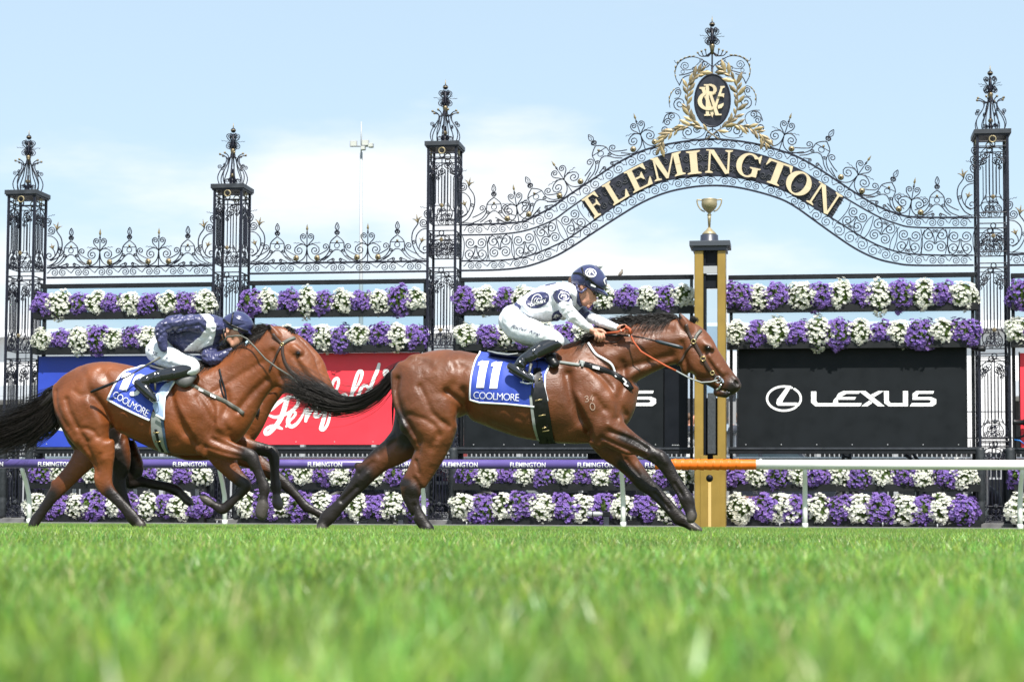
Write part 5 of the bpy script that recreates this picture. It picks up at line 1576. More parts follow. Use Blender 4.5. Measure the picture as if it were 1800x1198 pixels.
for pi, (pl, pr, ty, nc, c0, c1, pname) in enumerate(PAN):
    xl, xr = F_(pl, 500)[0], F_(pr, 500)[0]
    fr = empty('display_frame', ((xl + xr) / 2, YF + .12, 0), 'black steel frame with glass of the ' + pname, 'display frame', 'frames between the gate towers')
    zt = at((pl + pr) / 2, ty, YF).z
    b = MB(); b.box(xl, xr, YF + .08, YF + .14, zt - .045, zt + .045, .006); b.build('top_bar', M['black'], fr)
    zbm = at((pl + pr) / 2, slope(789, (pl + pr) / 2), YF).z
    b = MB(); b.box(xl, xr, YF + .02, YF + .16, zbm - .085, zbm + .045, .006); b.build('lower_beam', M['black'], fr)
    b = MB(); b.box(xl, xr, YF + .0, YF + .018, zbm + .0, zbm + .035); b.build('beam_lip', M['iron_grey'], fr)
    for x in (xl + .02, xr - .08):
        b = MB(); b.box(x, x + .06, YF + .20, YF + .26, .012, zt + .04, .005); b.build('post', M['black'], fr)
    zb2 = at(900, 612, YF).z
    b = MB(); b.box(xl + .001, xr - .001, YF + .10, YF + .112, zb2, zt - .046); b.build('glass_pane', M['glass'], fr)
    for ri, (cy, off, first, sz, word) in enumerate(ROWS):
        xa, xb = at(c0, 700, YF - off).x, at(c1, 700, YF - off).x
        zc = at(900, cy, YF - off).z
        zz = zc - .175 * sz
        tr_ = empty('flower_trough', ((xa + xb) / 2, YF - off, zz), 'black trough of the %s flower row in the %s' % (word, pname), 'planter', 'flower troughs')
        x0, x1, y0, y1 = xl - .02, xr + .02, YF - off - .10, YF - off + .12
        b = MB()
        dp = .115 if ri < 3 else .2
        b.box(x0, x1, y0, y0 + .02, zz - dp, zz + .02); b.build('front', M['trough'], tr_)
        b = MB(); b.box(x0, x1, y1 - .02, y1, zz - dp, zz + .02); b.build('back', M['trough'], tr_)
        b = MB(); b.box(x0, x1, y0 + .021, y1 - .021, zz - dp + .002, zz - dp + .02); b.build('floor', M['trough'], tr_)
        b = MB(); b.box(x0 + .02, x1 - .02, y0 + .021, y1 - .021, zz - dp + .021, zz - .01); b.build('soil', M.setdefault('soil', mat('potting_soil', (.02, .015, .01), .9)), tr_)
        for k in range(nc):
            col = first if k % 2 == 0 else ('W' if first == 'P' else 'P')
            me = CL[col][(k * 3 + ri * 2 + pi) % 7]
            x = xa + (xb - xa) * k / (nc - 1)
            o = bpy.data.objects.new('flower_clump', me); COL.objects.link(o)
            o.location = (x + random.uniform(-.03, .03), YF - off - .02 + random.uniform(-.02, .02), zc + random.uniform(-.015, .02))
            o.rotation_euler = (random.uniform(-.15, .15), random.uniform(-.3, .3), random.uniform(-.5, .5))
            s_ = sz * random.uniform(.92, 1.08) * (1.05 if pi > 2 else 1)
            o.scale = (s_ * (xb - xa) / (nc - 1) / .32 * random.uniform(.95, 1.08), s_ * 1.06, s_ * 1.04 * random.uniform(.93, 1.03))
            tag(o, '%s petunia clump, %s in the %s row of the %s' % ('purple' if col == 'P' else 'white', ORD[k], word, pname), 'flowers', ('purple' if col == 'P' else 'white') + ' petunia clumps in the troughs')

# ---- advertising boards
def board_at(label, pl, pr, pt, pb_, m, name='advertising_board', frame=True, grp='advertising boards under the flowers'):
    a, c = at(pl, pt, YF), at(pr, pb_, YF)
    r_ = empty(name, ((a.x + c.x) / 2, YF + .05, c.z), label, 'advertising board', grp)
    b = MB(); b.box(a.x, c.x, YF + .02, YF + .05, c.z, a.z, .004); sh = b.build('panel', m, r_)
    if frame:
        for x in (a.x - .022, c.x + .002):
            b = MB(); b.box(x, x + .02, YF + .01, YF + .06, c.z - .02, a.z + .02); b.build('frame_edge', M['black'], r_)
    for px in np.linspace(pl + 14, pr - 14, 7 if pr - pl > 300 else 5):
        q = at(px, pb_ - 5, YF); b = MB(); b.lathe((q.x, YF + .017, q.z), [(.004, -.003), (.012, 0), (.012, .004)], 8, 'y'); b.build('rivet', M['grey'], r_)
    return r_, sh
def print_on(root, shapes, name, y, m):
    b = MB()
    for i, (V, F) in enumerate(shapes): b.add([(v[0], y - .0009 * i - 5e-6 * k, v[1]) for k, v in enumerate(V)], F)
    return b.build(name, m, root)
class Fp:
    Y = YF + .02; m = mpp(900, YF)
fp = Fp()
def pstroke(pts, wpx, n=5): return decal_stroke(fp, pts, wpx, n)
def ppoly(pts):
    P = [at(a, b, fp.Y) for a, b in pts]
    return np.array([(p.x, p.z) for p in P]), [list(range(len(P)))]
bl, _ = board_at('plain royal blue board with a white disc behind the rear horse', 67, 372, 626, 785, M['board_blue'])
print_on(bl, [ppoly(ell(114, 716, 42, 41, 0, 30))], 'white_disc', YF + .016, M['white_print'])
rd, _ = board_at('red board with white handwritten lettering behind the winner tail', 438, 737, 621, 781, M['board_red'])
c7 = lambda P: [(440 + x / 5.207, 560 + y / 5.207) for x, y in P]
W7 = lambda w: [v / 5.207 for v in w] if np.ndim(w) else w / 5.207
SCR = [  # handwriting as pen strokes
    ([(345, 715), (325, 780), (300, 860), (268, 930), (225, 990), (175, 1040), (140, 1050), (140, 1015), (185, 985), (240, 985), (290, 1005)], [20, 24, 24, 22, 20, 20, 17, 14, 15, 18, 10]),
    ([(140, 865), (190, 830), (250, 775), (320, 730), (400, 712), (440, 735), (430, 790), (380, 840), (310, 880), (230, 900), (165, 880)], [9, 16, 18, 16, 14, 16, 17, 15, 13, 14, 9]),
    ([(330, 985), (365, 930), (400, 895), (415, 862), (385, 852), (352, 900), (345, 950), (375, 985), (425, 960), (470, 900), (505, 830)], [10, 11, 12, 13, 13, 16, 18, 18, 15, 12, 10]),
    ([(495, 830), (525, 828), (518, 880), (508, 935)], [8, 15, 18, 14]), ([(510, 930), (545, 870), (590, 800), (618, 800), (606, 850), (592, 888), (625, 893), (660, 850), (690, 800)], [10, 11, 15, 17, 17, 17, 13, 10, 8]),
    ([(690, 830), (740, 740), (785, 660), (808, 590), (800, 548), (770, 560), (745, 620), (715, 740), (690, 850), (660, 960), (648, 1005), (672, 1012), (705, 970), (725, 900), (735, 840)], [8, 10, 12, 14, 15, 14, 15, 17, 18, 19, 18, 15, 13, 13, 9]),
    ([(870, 690), (842, 700), (825, 740), (838, 770), (870, 750), (885, 705), (860, 690)], [12, 14, 14, 13, 12, 11, 10]),
    ([(885, 730), (920, 700), (965, 640), (1005, 570), (1025, 500), (1010, 478), (985, 500), (958, 580), (935, 670), (930, 730), (960, 725), (1000, 680)], [7, 9, 10, 13, 15, 16, 15, 16, 17, 16, 12, 9]),
    ([(1080, 625), (1045, 610), (1015, 640), (1000, 690), (1020, 715), (1060, 680), (1095, 620)], [13, 14, 15, 15, 13, 11, 10]), ([(1180, 415), (1165, 470), (1135, 540), (1105, 620), (1095, 670), (1120, 680), (1150, 640)], [14, 17, 17, 17, 16, 11, 8]),
    ([(1165, 640), (1215, 570), (1255, 500), (1255, 475), (1232, 475), (1228, 510), (1260, 550), (1260, 600), (1215, 620)], [6, 8, 11, 13, 13, 13, 12, 11, 8])]
print_on(rd, [pstroke(c7(P), W7([v * 1.0 for v in w_]), 6) for P, w_ in SCR], 'lettering', YF + .016, M['white_print'])
def emblem_word(root, ox, oy, parts=None):
    """oval emblem and the wide slanted capitals; drawn for the right board, moved by (ox, oy) pixels"""
    c = lambda P: [(1350 + x / 2.4956 + ox, 470 + y / 2.4956 + oy) for x, y in P]
    k = 1 / 2.4956
    L = []
    ring_ = ell(70, 574, 74, 53, 0, 40, -40, 300)
    if not parts or 'E' in parts:
        em_ = [pstroke(c(ell(70, 574, 74, 53, 0, 34, 62, 318)), 4.6 * k, 2), pstroke(c(ell(70, 574, 74, 53, 0, 16, -34, 52)), 4.6 * k, 2),
               ppoly(c([(86, 518), (100, 518), (98, 530), (68, 578), (62, 592), (130, 592), (126, 605), (44, 605), (36, 596), (40, 578)]))]
        print_on(root, em_, 'oval_emblem', YF + .016, M['white_print'])
    G_ = {
      'L': [ppoly(c([(189, 543), (212, 543), (212, 584), (218, 594), (300, 594), (292, 608), (208, 608), (189, 592)]))],
      'E': [ppoly(c([(330, 541), (405, 541), (398, 553), (344, 553), (322, 566), (300, 566), (308, 552)])), ppoly(c([(300, 567.5), (386, 567.5), (380, 579), (306, 579), (308, 594), (412, 594), (404, 608), (292, 608), (284, 596), (288, 580)]))],
      'X': [ppoly(c([(398, 541), (428, 541), (512, 608), (482, 608)])), ppoly(c([(484, 541), (508, 541), (466, 568), (452, 557)])), ppoly(c([(444, 583), (458, 593), (436, 608), (408, 608)]))],
      'U': [ppoly(c([(508, 541), (530, 541), (530, 584), (538, 594), (592, 594), (592, 541), (614, 541), (614, 608), (530, 608), (510, 594)]))],
      'S': [ppoly(c([(650, 541), (728, 541), (724, 553), (662, 553), (656, 559), (656, 566), (634, 566), (634, 553)])), ppoly(c([(634, 567.5), (716, 567.5), (738, 577), (738, 597), (722, 608), (622, 608), (630, 594), (706, 594), (714, 589), (714, 584), (706, 579.5), (634, 579.5)]))]}
    for ch in 'LEXUS':
        if parts and ch not in parts: continue
        V = G_[ch]
        print_on(root, V, 'letter', YF + .016, M['white_print'])
b3, _ = board_at('black board with oval emblem and white capitals hidden behind the leading horse', 818, 1166, 612, 786, M['board_black'])
emblem_word(b3, -492.5, -.5)
b3b, _ = board_at('narrow plain black board left of the gold finish post', 1168, 1207, 612, 787, M['board_dark'])
b4, _ = board_at('black board with oval emblem and white capitals right of the gold finish post', 1297, 1699, 613, 786, M['board_black'])
emblem_word(b4, 0, 0)
b5, _ = board_at('red board cut off by the frame beyond the tower with the clamped camera', 1793, 2140, 620, 788, M['board_red'])

# ------------------------------------------------------------------ running rail
YR = YF - 1.9
rr = empty('running_rail', (at(900, 816, YR).x, YR, 0), 'front running rail, lettered purple turning orange by the post, then plain white', 'rail')
zr = at(900, 815.5, YR).z
RAD = .088
xs = [at(-140, 815, YR).x, at(1152, 815, YR).x, at(1329, 815, YR).x, at(1960, 815, YR).x]
b = MB(); b.tube([(xs[0], YR, zr), (xs[1], YR, zr)], RAD, 20); b.build('purple_rail', M['purple_pvc'], rr)
b = MB(); b.tube([(xs[2], YR, zr), (xs[3], YR, zr)], RAD, 20); b.build('white_rail', M['white_paint'], rr)
n = 150; P = []; V = []; F = []
for i in range(n + 1):
    x = xs[1] + (xs[2] - xs[1]) * i / n
    for k in range(20):
        a = 2 * math.pi * k / 20
        tw = (i / n * 13 + k / 20) % 1
        wrap = .003 + .017 * tw if .18 < i / n < .86 else .006
        V.append((x + (.0), YR + (RAD + wrap) * math.cos(a), zr + (RAD + wrap) * math.sin(a)))
    if i: F += [[(i - 1) * 20 + k, (i - 1) * 20 + (k + 1) % 20, i * 20 + (k + 1) % 20, i * 20 + k] for k in range(20)]
F += [list(range(19, -1, -1)), [n * 20 + k for k in range(20)]]
b = MB(); b.add(V, F, True); b.build('orange_wrap', M['orange_wrap'], rr)
tv, tf = text_poly('FLEMINGTON', .095, bold=.004, space=1.02)
wd = tv[:, 0].max()
V0, F0 = refine(tv, tf, .03)
scx = 61.5 * mpp(900, YR) / wd
for i in range(-1, 10):
    cpx = 454.5 + (i - 3) * 118.6
    x0 = at(cpx, 815, YR).x - wd * scx / 2
    if x0 + wd * scx > xs[1] and i < 9: continue
    pts = []
    for v in V0:
        h_ = (v[1] - .0475) / (RAD + .0035)
        pts.append((x0 + v[0] * scx, YR - (RAD + .0035) * math.cos(h_ * .98), zr - .008 + (RAD + .0035) * math.sin(h_ * .98)))
    FF = F0
    if x0 + wd * scx > xs[1]:
        keep = [f for f in F0 if max(pts[q][0] for q in f) < xs[1] - .005]; FF = keep
    if FF: b = MB(); b.add(pts, [f[::-1] if False else f for f in FF]); b.build('lettering', M['white_print'], rr)
for cpx, lean in ((38, 0), (385, 0), (738, 0), (1092, 0), (1415, 0), (1797, 0)):
    x = at(cpx, 830, YR).x
    b = MB(); b.tube(sm([(x, YR, zr - RAD * .6)], 1) if False else [(x, YR, zr - .05), (x, YR + .06, zr - .16), (x, YR + .22, zr - .34), (x, YR + .38, zr - .60), (x, YR + .42, zr - .85), (x, YR + .42, -.02)], [.042, .042, .044, .046, .047, .047], 10); b.build('post', M['white_paint'], rr)
    b = MB(); b.lathe((x, YR + .42, 0), [(.056, -.02), (.056, .10), (.05, .11)], 10); b.build('socket', M['white_paint'], rr)

# ------------------------------------------------------------------ gold finish post and cup
YG = YF - .95
gp = empty('finish_post', (at(1249, 900, YG).x, YG, 0), 'gold finish post with a dark slot, standing behind the orange rail', 'finish post')
gx = lambda px: at(px, 800, YG).x
gz = lambda py: at(1249, py, YG).z
D = .52
for a, c in ((1220.5, 1236.3), (1261, 1275.5)):
    b = MB(); b.box(gx(a), gx(c), YG, YG + D, gz(807), gz(440), .012); b.build('gold_column', M['post_gold'], gp)
b = MB(); b.box(gx(1220.6), gx(1275.4), YG + .002, YG + D - .002, .0, gz(808), .012); b.build('gold_base', M['post_gold'], gp)
for a, c in ((1231.5, 1243.5), (1253.5, 1265.5)):
    b = MB(); b.box(gx(a), gx(c), YG - .012, YG + .001, gz(809), gz(800), .003); b.build('bracket', M['post_gold'], gp)
b = MB(); b.box(gx(1231), gx(1265.5), YG - .014, YG + .001, .0, gz(809), .003); b.build('front_plate', M['post_gold'], gp)
b = MB(); b.lathe((gx(1247.3), YG - .0165, gz(840)), [(.001, 0), (.066, .0), (.066, .004)], 24, 'y'); b.build('sight_hole', M['board_dark'], gp)
b = MB(); b.box(gx(1245), gx(1250), YG - .0165, YG - .0145, .0, gz(847)); b.build('centre_line', M['post_edge'], gp)
b = MB(); b.box(gx(1236.4), gx(1240.5), YG + .05, YG + D - .05, gz(806), gz(441)); b.build('slot_side', M['board_dark'], gp)
b = MB(); b.box(gx(1240.6), gx(1260.9), YG + .1, YG + D - .1, gz(466), gz(441)); b.build('slot_head', M['board_dark'], gp)
b = MB(); b.box(gx(1236.4), gx(1260.9), YG + .02, YG + .06, gz(480), gz(467)); b.build('grey_slat', M['grey'], gp)
b = MB(); b.box(gx(1240.6), gx(1260.9), YG + .1, YG + .3, gz(504), gz(481)); b.build('slot_block', M['board_dark'], gp)
b = MB(); b.box(gx(1243.5), gx(1258), YG + .04, YG + .2, gz(797), gz(690), .006); b.build('timing_panel', mat('dark_grille', (.035, .04, .045), .5, var=.4, vscale=60), gp)
b = MB(); b.box(gx(1240.6), gx(1260.9), YG + .18, YG + .28, gz(806), gz(698)); b.build('slot_back', M['board_dark'], gp)
b = MB(); b.box(gx(1240.6), gx(1260.9), YG + .3, YG + .31, gz(690), gz(505)); b.build('slot_glass', M['glass'], gp)
e = .09
b = MB(); b.box(gx(1220.5) - e, gx(1275.5) + e, YG - e, YG + D + e, gz(433), gz(423.5), .008); b.build('cap', mat('slate_cap', (.045, .052, .065), .45), gp)
b = MB(); b.box(gx(1220.5) - .03, gx(1275.5) + .03, YG - .03, YG + D + .03, gz(440), gz(433)); b.build('cap_moulding', M['navy'], gp)
U = mpp(1249, YG)
YC = YG + D / 2
qc = at(1246.8, 423.5, YC)
cu = empty('trophy_cup', (qc.x, YC, gz(423.5)), 'gold three handled style trophy cup on top of the finish post', 'trophy')
cu['label'] = 'gold two handled trophy cup standing on top of the finish post'
k = U / 7.99 * 1.01
zc0 = gz(423.5)
lz = lambda y: (748 - y) * k
cl_ = lambda prof: [(r_ * k, lz(y)) for r_, y in prof]
b = MB(); b.lathe((qc.x, YC, zc0), cl_([(148, 748), (146, 738), (128, 722), (124, 640), (110, 632)]), 28); b.build('plinth', M['navy'], cu)
b = MB(); b.lathe((qc.x, YC, zc0), cl_([(105, 632), (100, 615), (78, 590), (60, 575), (40, 555), (15, 525)]), 28); b.build('foot', M['cup_gold'], cu)
b = MB(); b.lathe((qc.x, YC, zc0), cl_([(16, 528), (24, 400), (28, 378), (18, 372), (30, 355), (32, 345), (20, 330), (24, 318)]), 20); b.build('stem', M['cup_gold'], cu)
b = MB(); b.lathe((qc.x, YC, zc0), cl_([(22, 320), (45, 300), (78, 272), (104, 232), (112, 200), (110, 165), (104, 135), (108, 126), (98, 128)]), 32); b.build('bowl', M['cup_gold'], cu)
for s_ in (-1, 1):
    b = MB(); b.tube([(qc.x + s_ * x * k, YC, zc0 + lz(y)) for x, y in sm([(100, 138), (150, 132), (172, 135), (166, 190), (135, 250), (100, 285), (62, 300)], 4)], [.013] * 25, 6, flat=.9); b.build('handle', M['cup_gold'], cu)

# ------------------------------------------------------------------ small things
def dove():
    q = at(1091, 480, YF + .11); y = YF + .11; x = q.x; z0 = at(1090, 487, YF).z + .035; s_ = 1.0
    r_ = empty('dove', (x, y, z0), 'grey brown dove perched on the black bar right of the leading jockey', 'bird')
    k = SF * 1.0
    v = Vol((x - .2, y - .1, z0 - .03), (x + .2, y + .1, z0 + .25), .005)
    P = lambda X, Y_, r, w_: (x + X * k, y, z0 + Y_ * k, r * k, w_ * k)
    v.chain([P(-5.5, -.6, .7, 1.2), P(-3, 1.6, 1.6, 2), P(-.2, 4.2, 3.1, 2.8), P(1.6, 6.6, 2.6, 2.4), P(2.2, 9, 1.6, 1.6), P(2.4, 10.6, 1.6, 1.5)], .01)
    v.chain([P(3.6, 10.4, .5, .5), P(4.8, 10, .25, .25)], .004)
    V, F = v.mesh(1); link_mesh('body', mesh_np('body', V - np.array([x, y, z0]), F, mat('dove_feathers', (.20, .17, .14), .8, var=.25, vscale=40)), r_)
    for dy in (-.015, .015):
        b = MB(); b.tube([(x, y + dy, z0 + 1.5 * k), (x, y + dy, z0 - .012), (x + .02, y + dy, z0 - .014)], .004, 5); b.build('leg', mat('dove_leg', (.3, .1, .1), .6), r_)
dove()
def remote_camera(px, py, label, big=False, left=False):
    Y = YF - .62; q = at(px, py, Y); x = q.x; z = max(.055, q.z); f = -1 if left else 1
    if big: z = q.z
    r_ = empty('remote_camera', (x, Y, 0.05), label, 'camera', 'remote cameras on the ground by the planters')
    b = MB(); b.box(x - .07, x + .07, Y - .04, Y + .05, z - .05, z + .05, .012); b.build('body', M['black'], r_)
    b = MB(); b.box(x - .03, x + .03, Y - .03, Y + .03, z + .051, z + .085, .01); b.build('prism_hump', M['black'], r_)
    L = .30 if big else .16; rr_ = .05 if big else .042
    b = MB(); b.lathe((x, Y - .005, z), [(rr_ * .7, f * .071), (rr_ * .7, f * .11), (rr_, f * .13), (rr_, f * (L)), (rr_ * 1.1, f * (L + .005)), (rr_ * 1.1, f * (L + .06))], 14, 'x'); ln_ = b.build('lens', M['grey'] if big else M['black'], r_)
    b = MB(); b.lathe((x, Y - .005, z), [(rr_ * 1.03, f * (L - .05)), (rr_ * 1.03, f * (L - .03))], 14, 'x'); b.build('ring', M['black'] if big else M['grey'], ln_)
    b = MB(); b.box(x - .05, x + .05, Y - .045, Y + .045, .012, max(.02, z - .051)); b.build('bracket', M['iron_grey'], r_)
for px, py, lb, big, lf in ((372, 921, 'small black remote camera at the foot of the tower behind the rear horse', False, False), (640, 922, 'black remote camera on the ground below the red board, left of the leading hind leg', False, True), (705, 908, 'black remote camera hanging by flowers just left of the near hind leg', False, True),
        (1066, 903, 'large grey lensed remote camera in the flowers under the leading horse', True, True), (1098, 910, 'black remote camera right beside the white post under the leading horse', False, False), (1382, 922, 'dark remote camera lying left of the white post on the right', False, True), (1540, 921, 'pair like dark remote camera below the middle of the right flowers', False, False), (1636, 924, 'dark remote camera below the right end of the flowers', False, False), (810, 920, 'black remote camera by the tall tower under the leading belly', False, False)):
    remote_camera(px, py, lb.replace('pair like dark', 'stubby dark'), big, lf)
# camera clamped to the right tower
q = at(1795, 742, YF - .12)
rc = empty('clamped_camera', (q.x, YF - .12, q.z), 'black camera clamped to a tall iron tower beside the cut off red board', 'camera')
b = MB(); b.lathe((q.x - .16, YF - .15, q.z), [(.055, 0), (.062, .03), (.05, .06), (.05, .2)], 14, 'x'); b.build('lens', M['black'], rc)
b = MB(); b.box(q.x + .04, q.x + .2, YF - .22, YF - .08, q.z - .07, q.z + .07, .015); b.build('body', M['black'], rc)
b = MB(); b.tube([(q.x + .1, YF - .15, q.z - .07), (q.x + .05, YF - .12, q.z - .25), (q.x - .1, YF - .06, q.z - .3)], .022, 6); b.build('arm', M['black'], rc)
b = MB(); b.tube([(q.x - .12, YF - .06, q.z - .32), (q.x - .02, YF - .1, q.z - .34), (q.x + .05, YF - .1, q.z - .40)], .012, 6); b.build('blue_cable', mat('blue_cable', (.02, .16, .5), .4), rc)
q = at(1716, 612, YF - .1)
rc = empty('spotlight', (q.x, YF - .1, q.z), 'small dark spotlight bracket at the corner of the right board and tower', 'spotlight')
b = MB(); b.tube([(q.x - .06, YF - .02, q.z), (q.x + .14, YF - .18, q.z - .02)], [.03, .055], 10); b.build('can', M['black'], rc)
b = MB(); b.tube([(q.x - .08, YF + .06, q.z + .02), (q.x - .06, YF - .02, q.z)], .02, 6); b.build('arm', M['black'], rc)
# ------------------------------------------------------------------ horses, riders and their tack
# ================================================================== the winner
Y1 = 15.7
p1 = Px(Y1, 950)
G = p1.st
NL, FL = -.14, .14
parts1 = [
    # trunk
    (G([(727, 682, 38, .17), (750, 672, 51, .235), (785, 672, 58, .265), (820, 676, 57, .265), (855, 685, 59, .275), (890, 693, 64, .29), (930, 700, 70, .30),
        (965, 699, 76, .29), (1000, 695, 81, .255), (1035, 694, 82, .215), (1062, 700, 52, .19)]), .05, False),
    (G([(975, 628, 14, .07), (1005, 620, 15, .055), (1040, 616, 18, .06)]), .05, False),          # withers
    (G([(1050, 708, 42, .14, -.10), (1074, 716, 25, .12, -.09)]), .05, False), (G([(1050, 708, 42, .14, .10), (1074, 716, 25, .12, .09)]), .05, False),
    # neck
    (p1.pairs([(1020, 604, 1060, 730, .17), (1050, 592, 1092, 700, .14), (1085, 578, 1118, 678, .12), (1120, 567, 1141, 663, .105), (1155, 563, 1164, 650, .095), (1190, 562, 1188, 640, .09)]), .05, False),
    # head
    (p1.pairs([(1200, 563, 1190, 632, .085), (1222, 572, 1203, 650, .10), (1243, 597, 1216, 662, .10), (1262, 621, 1233, 671, .082), (1277, 641, 1249, 679, .068), (1288, 655, 1262, 686, .06), (1294, 666, 1272, 689, .055)]), .03, False),
    (G([(1221, 638, 25, .088), (1230, 643, 22, .085)]), .025, False),
    (G([(1290, 673, 10.5, .058), (1293, 677, 9.5, .055)]), .02, False),
    (G([(1262, 689, 8, .04), (1276, 692, 7, .035)]), .012, False),
    (G([(1236, 606, 9, .03, -.075), (1249, 611, 7, .025, -.08)]), .02, False), (G([(1236, 606, 9, .03, .075), (1249, 611, 7, .025, .08)]), .02, False),
    (G([(1214, 583, 8, .034, -.055), (1207, 573, 8.6, .036, -.066), (1201, 563, 6.4, .028, -.07), (1196, 554, 2.4, .014, -.07)]), .01, False), (G([(1202, 568, 2.4, .014, -.112), (1199, 561, 1.6, .01, -.1)]), .008, True),
    (G([(1214, 577, 6.5, .022, .05), (1209, 567, 5.5, .02, .055), (1205, 558, 1.8, .008, .055)]), .012, False),
    (G([(1294, 672, 3.6, .022, -.055), (1296, 675, 3.8, .022, -.05)]), .008, True), (G([(1294, 672, 3.6, .022, .055), (1296, 675, 3.8, .022, .05)]), .008, True),
    (G([(1264, 684, .7, .1), (1274, 686.5, .8, .1), (1286, 690.5, .8, .1)]), .005, True),
    # near hind leg
    (G([(738, 668, 44, .10, -.13), (752, 705, 53, .14, -.15), (762, 745, 46, .125, -.16), (765, 785, 30, .085, -.15), (752, 815, 24.5, .066, NL), (740, 838, 22, .055, NL), (732, 853, 21, .048, NL),
        (728, 868, 16.5, .04, NL), (731, 883, 12.5, .034, NL), (737, 898, 11, .031, NL), (745, 912, 11.5, .035, NL), (752, 922, 11, .036, NL), (757, 930, 12, .045, NL)]), .03, False),
    (G([(716, 850, 6, .028, NL), (722, 862, 9, .03, NL)]), .02, False),
    # far hind leg
    (G([(735, 690, 46, .10, .13), (728, 735, 42, .12, .15), (712, 768, 33, .09, .15), (690, 789, 27, .075, FL), (663, 806, 22, .06, FL), (640, 828, 19, .05, FL), (624, 848, 15.5, .042, FL),
        (608, 867, 12.5, .034, FL), (590, 888, 11.5, .031, FL), (571, 907, 14, .036, FL), (562, 918, 11, .034, FL), (559, 929, 11, .045, FL)]), .03, False),
    (G([(622, 817, 6, .026, FL), (632, 826, 11, .035, FL)]), .02, False),
    # near fore leg, stretched out
    (G([(1050, 722, 36, .09, -.13), (1068, 750, 29, .085, -.14), (1092, 769, 22, .07, -.13), (1118, 783, 16.5, .055, -.12), (1145, 797, 13.2, .045, -.12), (1162, 807, 14, .046, -.12), (1173, 820, 12.5, .04, -.12),
        (1186, 841, 10.3, .03, -.12), (1200, 863, 10.8, .03, -.12), (1209, 879, 12.5, .036, -.12), (1214, 892, 9.5, .03, -.12)]), .025, False),
    (G([(1213, 893, 9, .032, -.12), (1217, 905, 9.5, .042, -.12), (1216, 912, 7.5, .042, -.12)]), .01, False),
    # far fore leg, landing
    (G([(1052, 745, 36, .09, .12), (1072, 782, 27, .08, .12), (1092, 803, 21, .065, .12), (1112, 825, 17.5, .052, .12), (1131, 848, 15, .046, .12), (1144, 859, 12.5, .038, .12), (1161, 876, 11, .031, .12),
        (1180, 897, 10.8, .03, .12), (1193, 911, 11.5, .035, .12), (1205, 917, 9.5, .032, .12)]), .025, False),
    (G([(1208, 920, 8.5, .036, .12), (1218, 926, 8, .045, .12), (1229, 931, 4.5, .045, .12)]), .01, False),
    (G([(1050, 775, 12, .05, -.13), (1056, 781, 8, .04, -.13)]), .03, False),
]
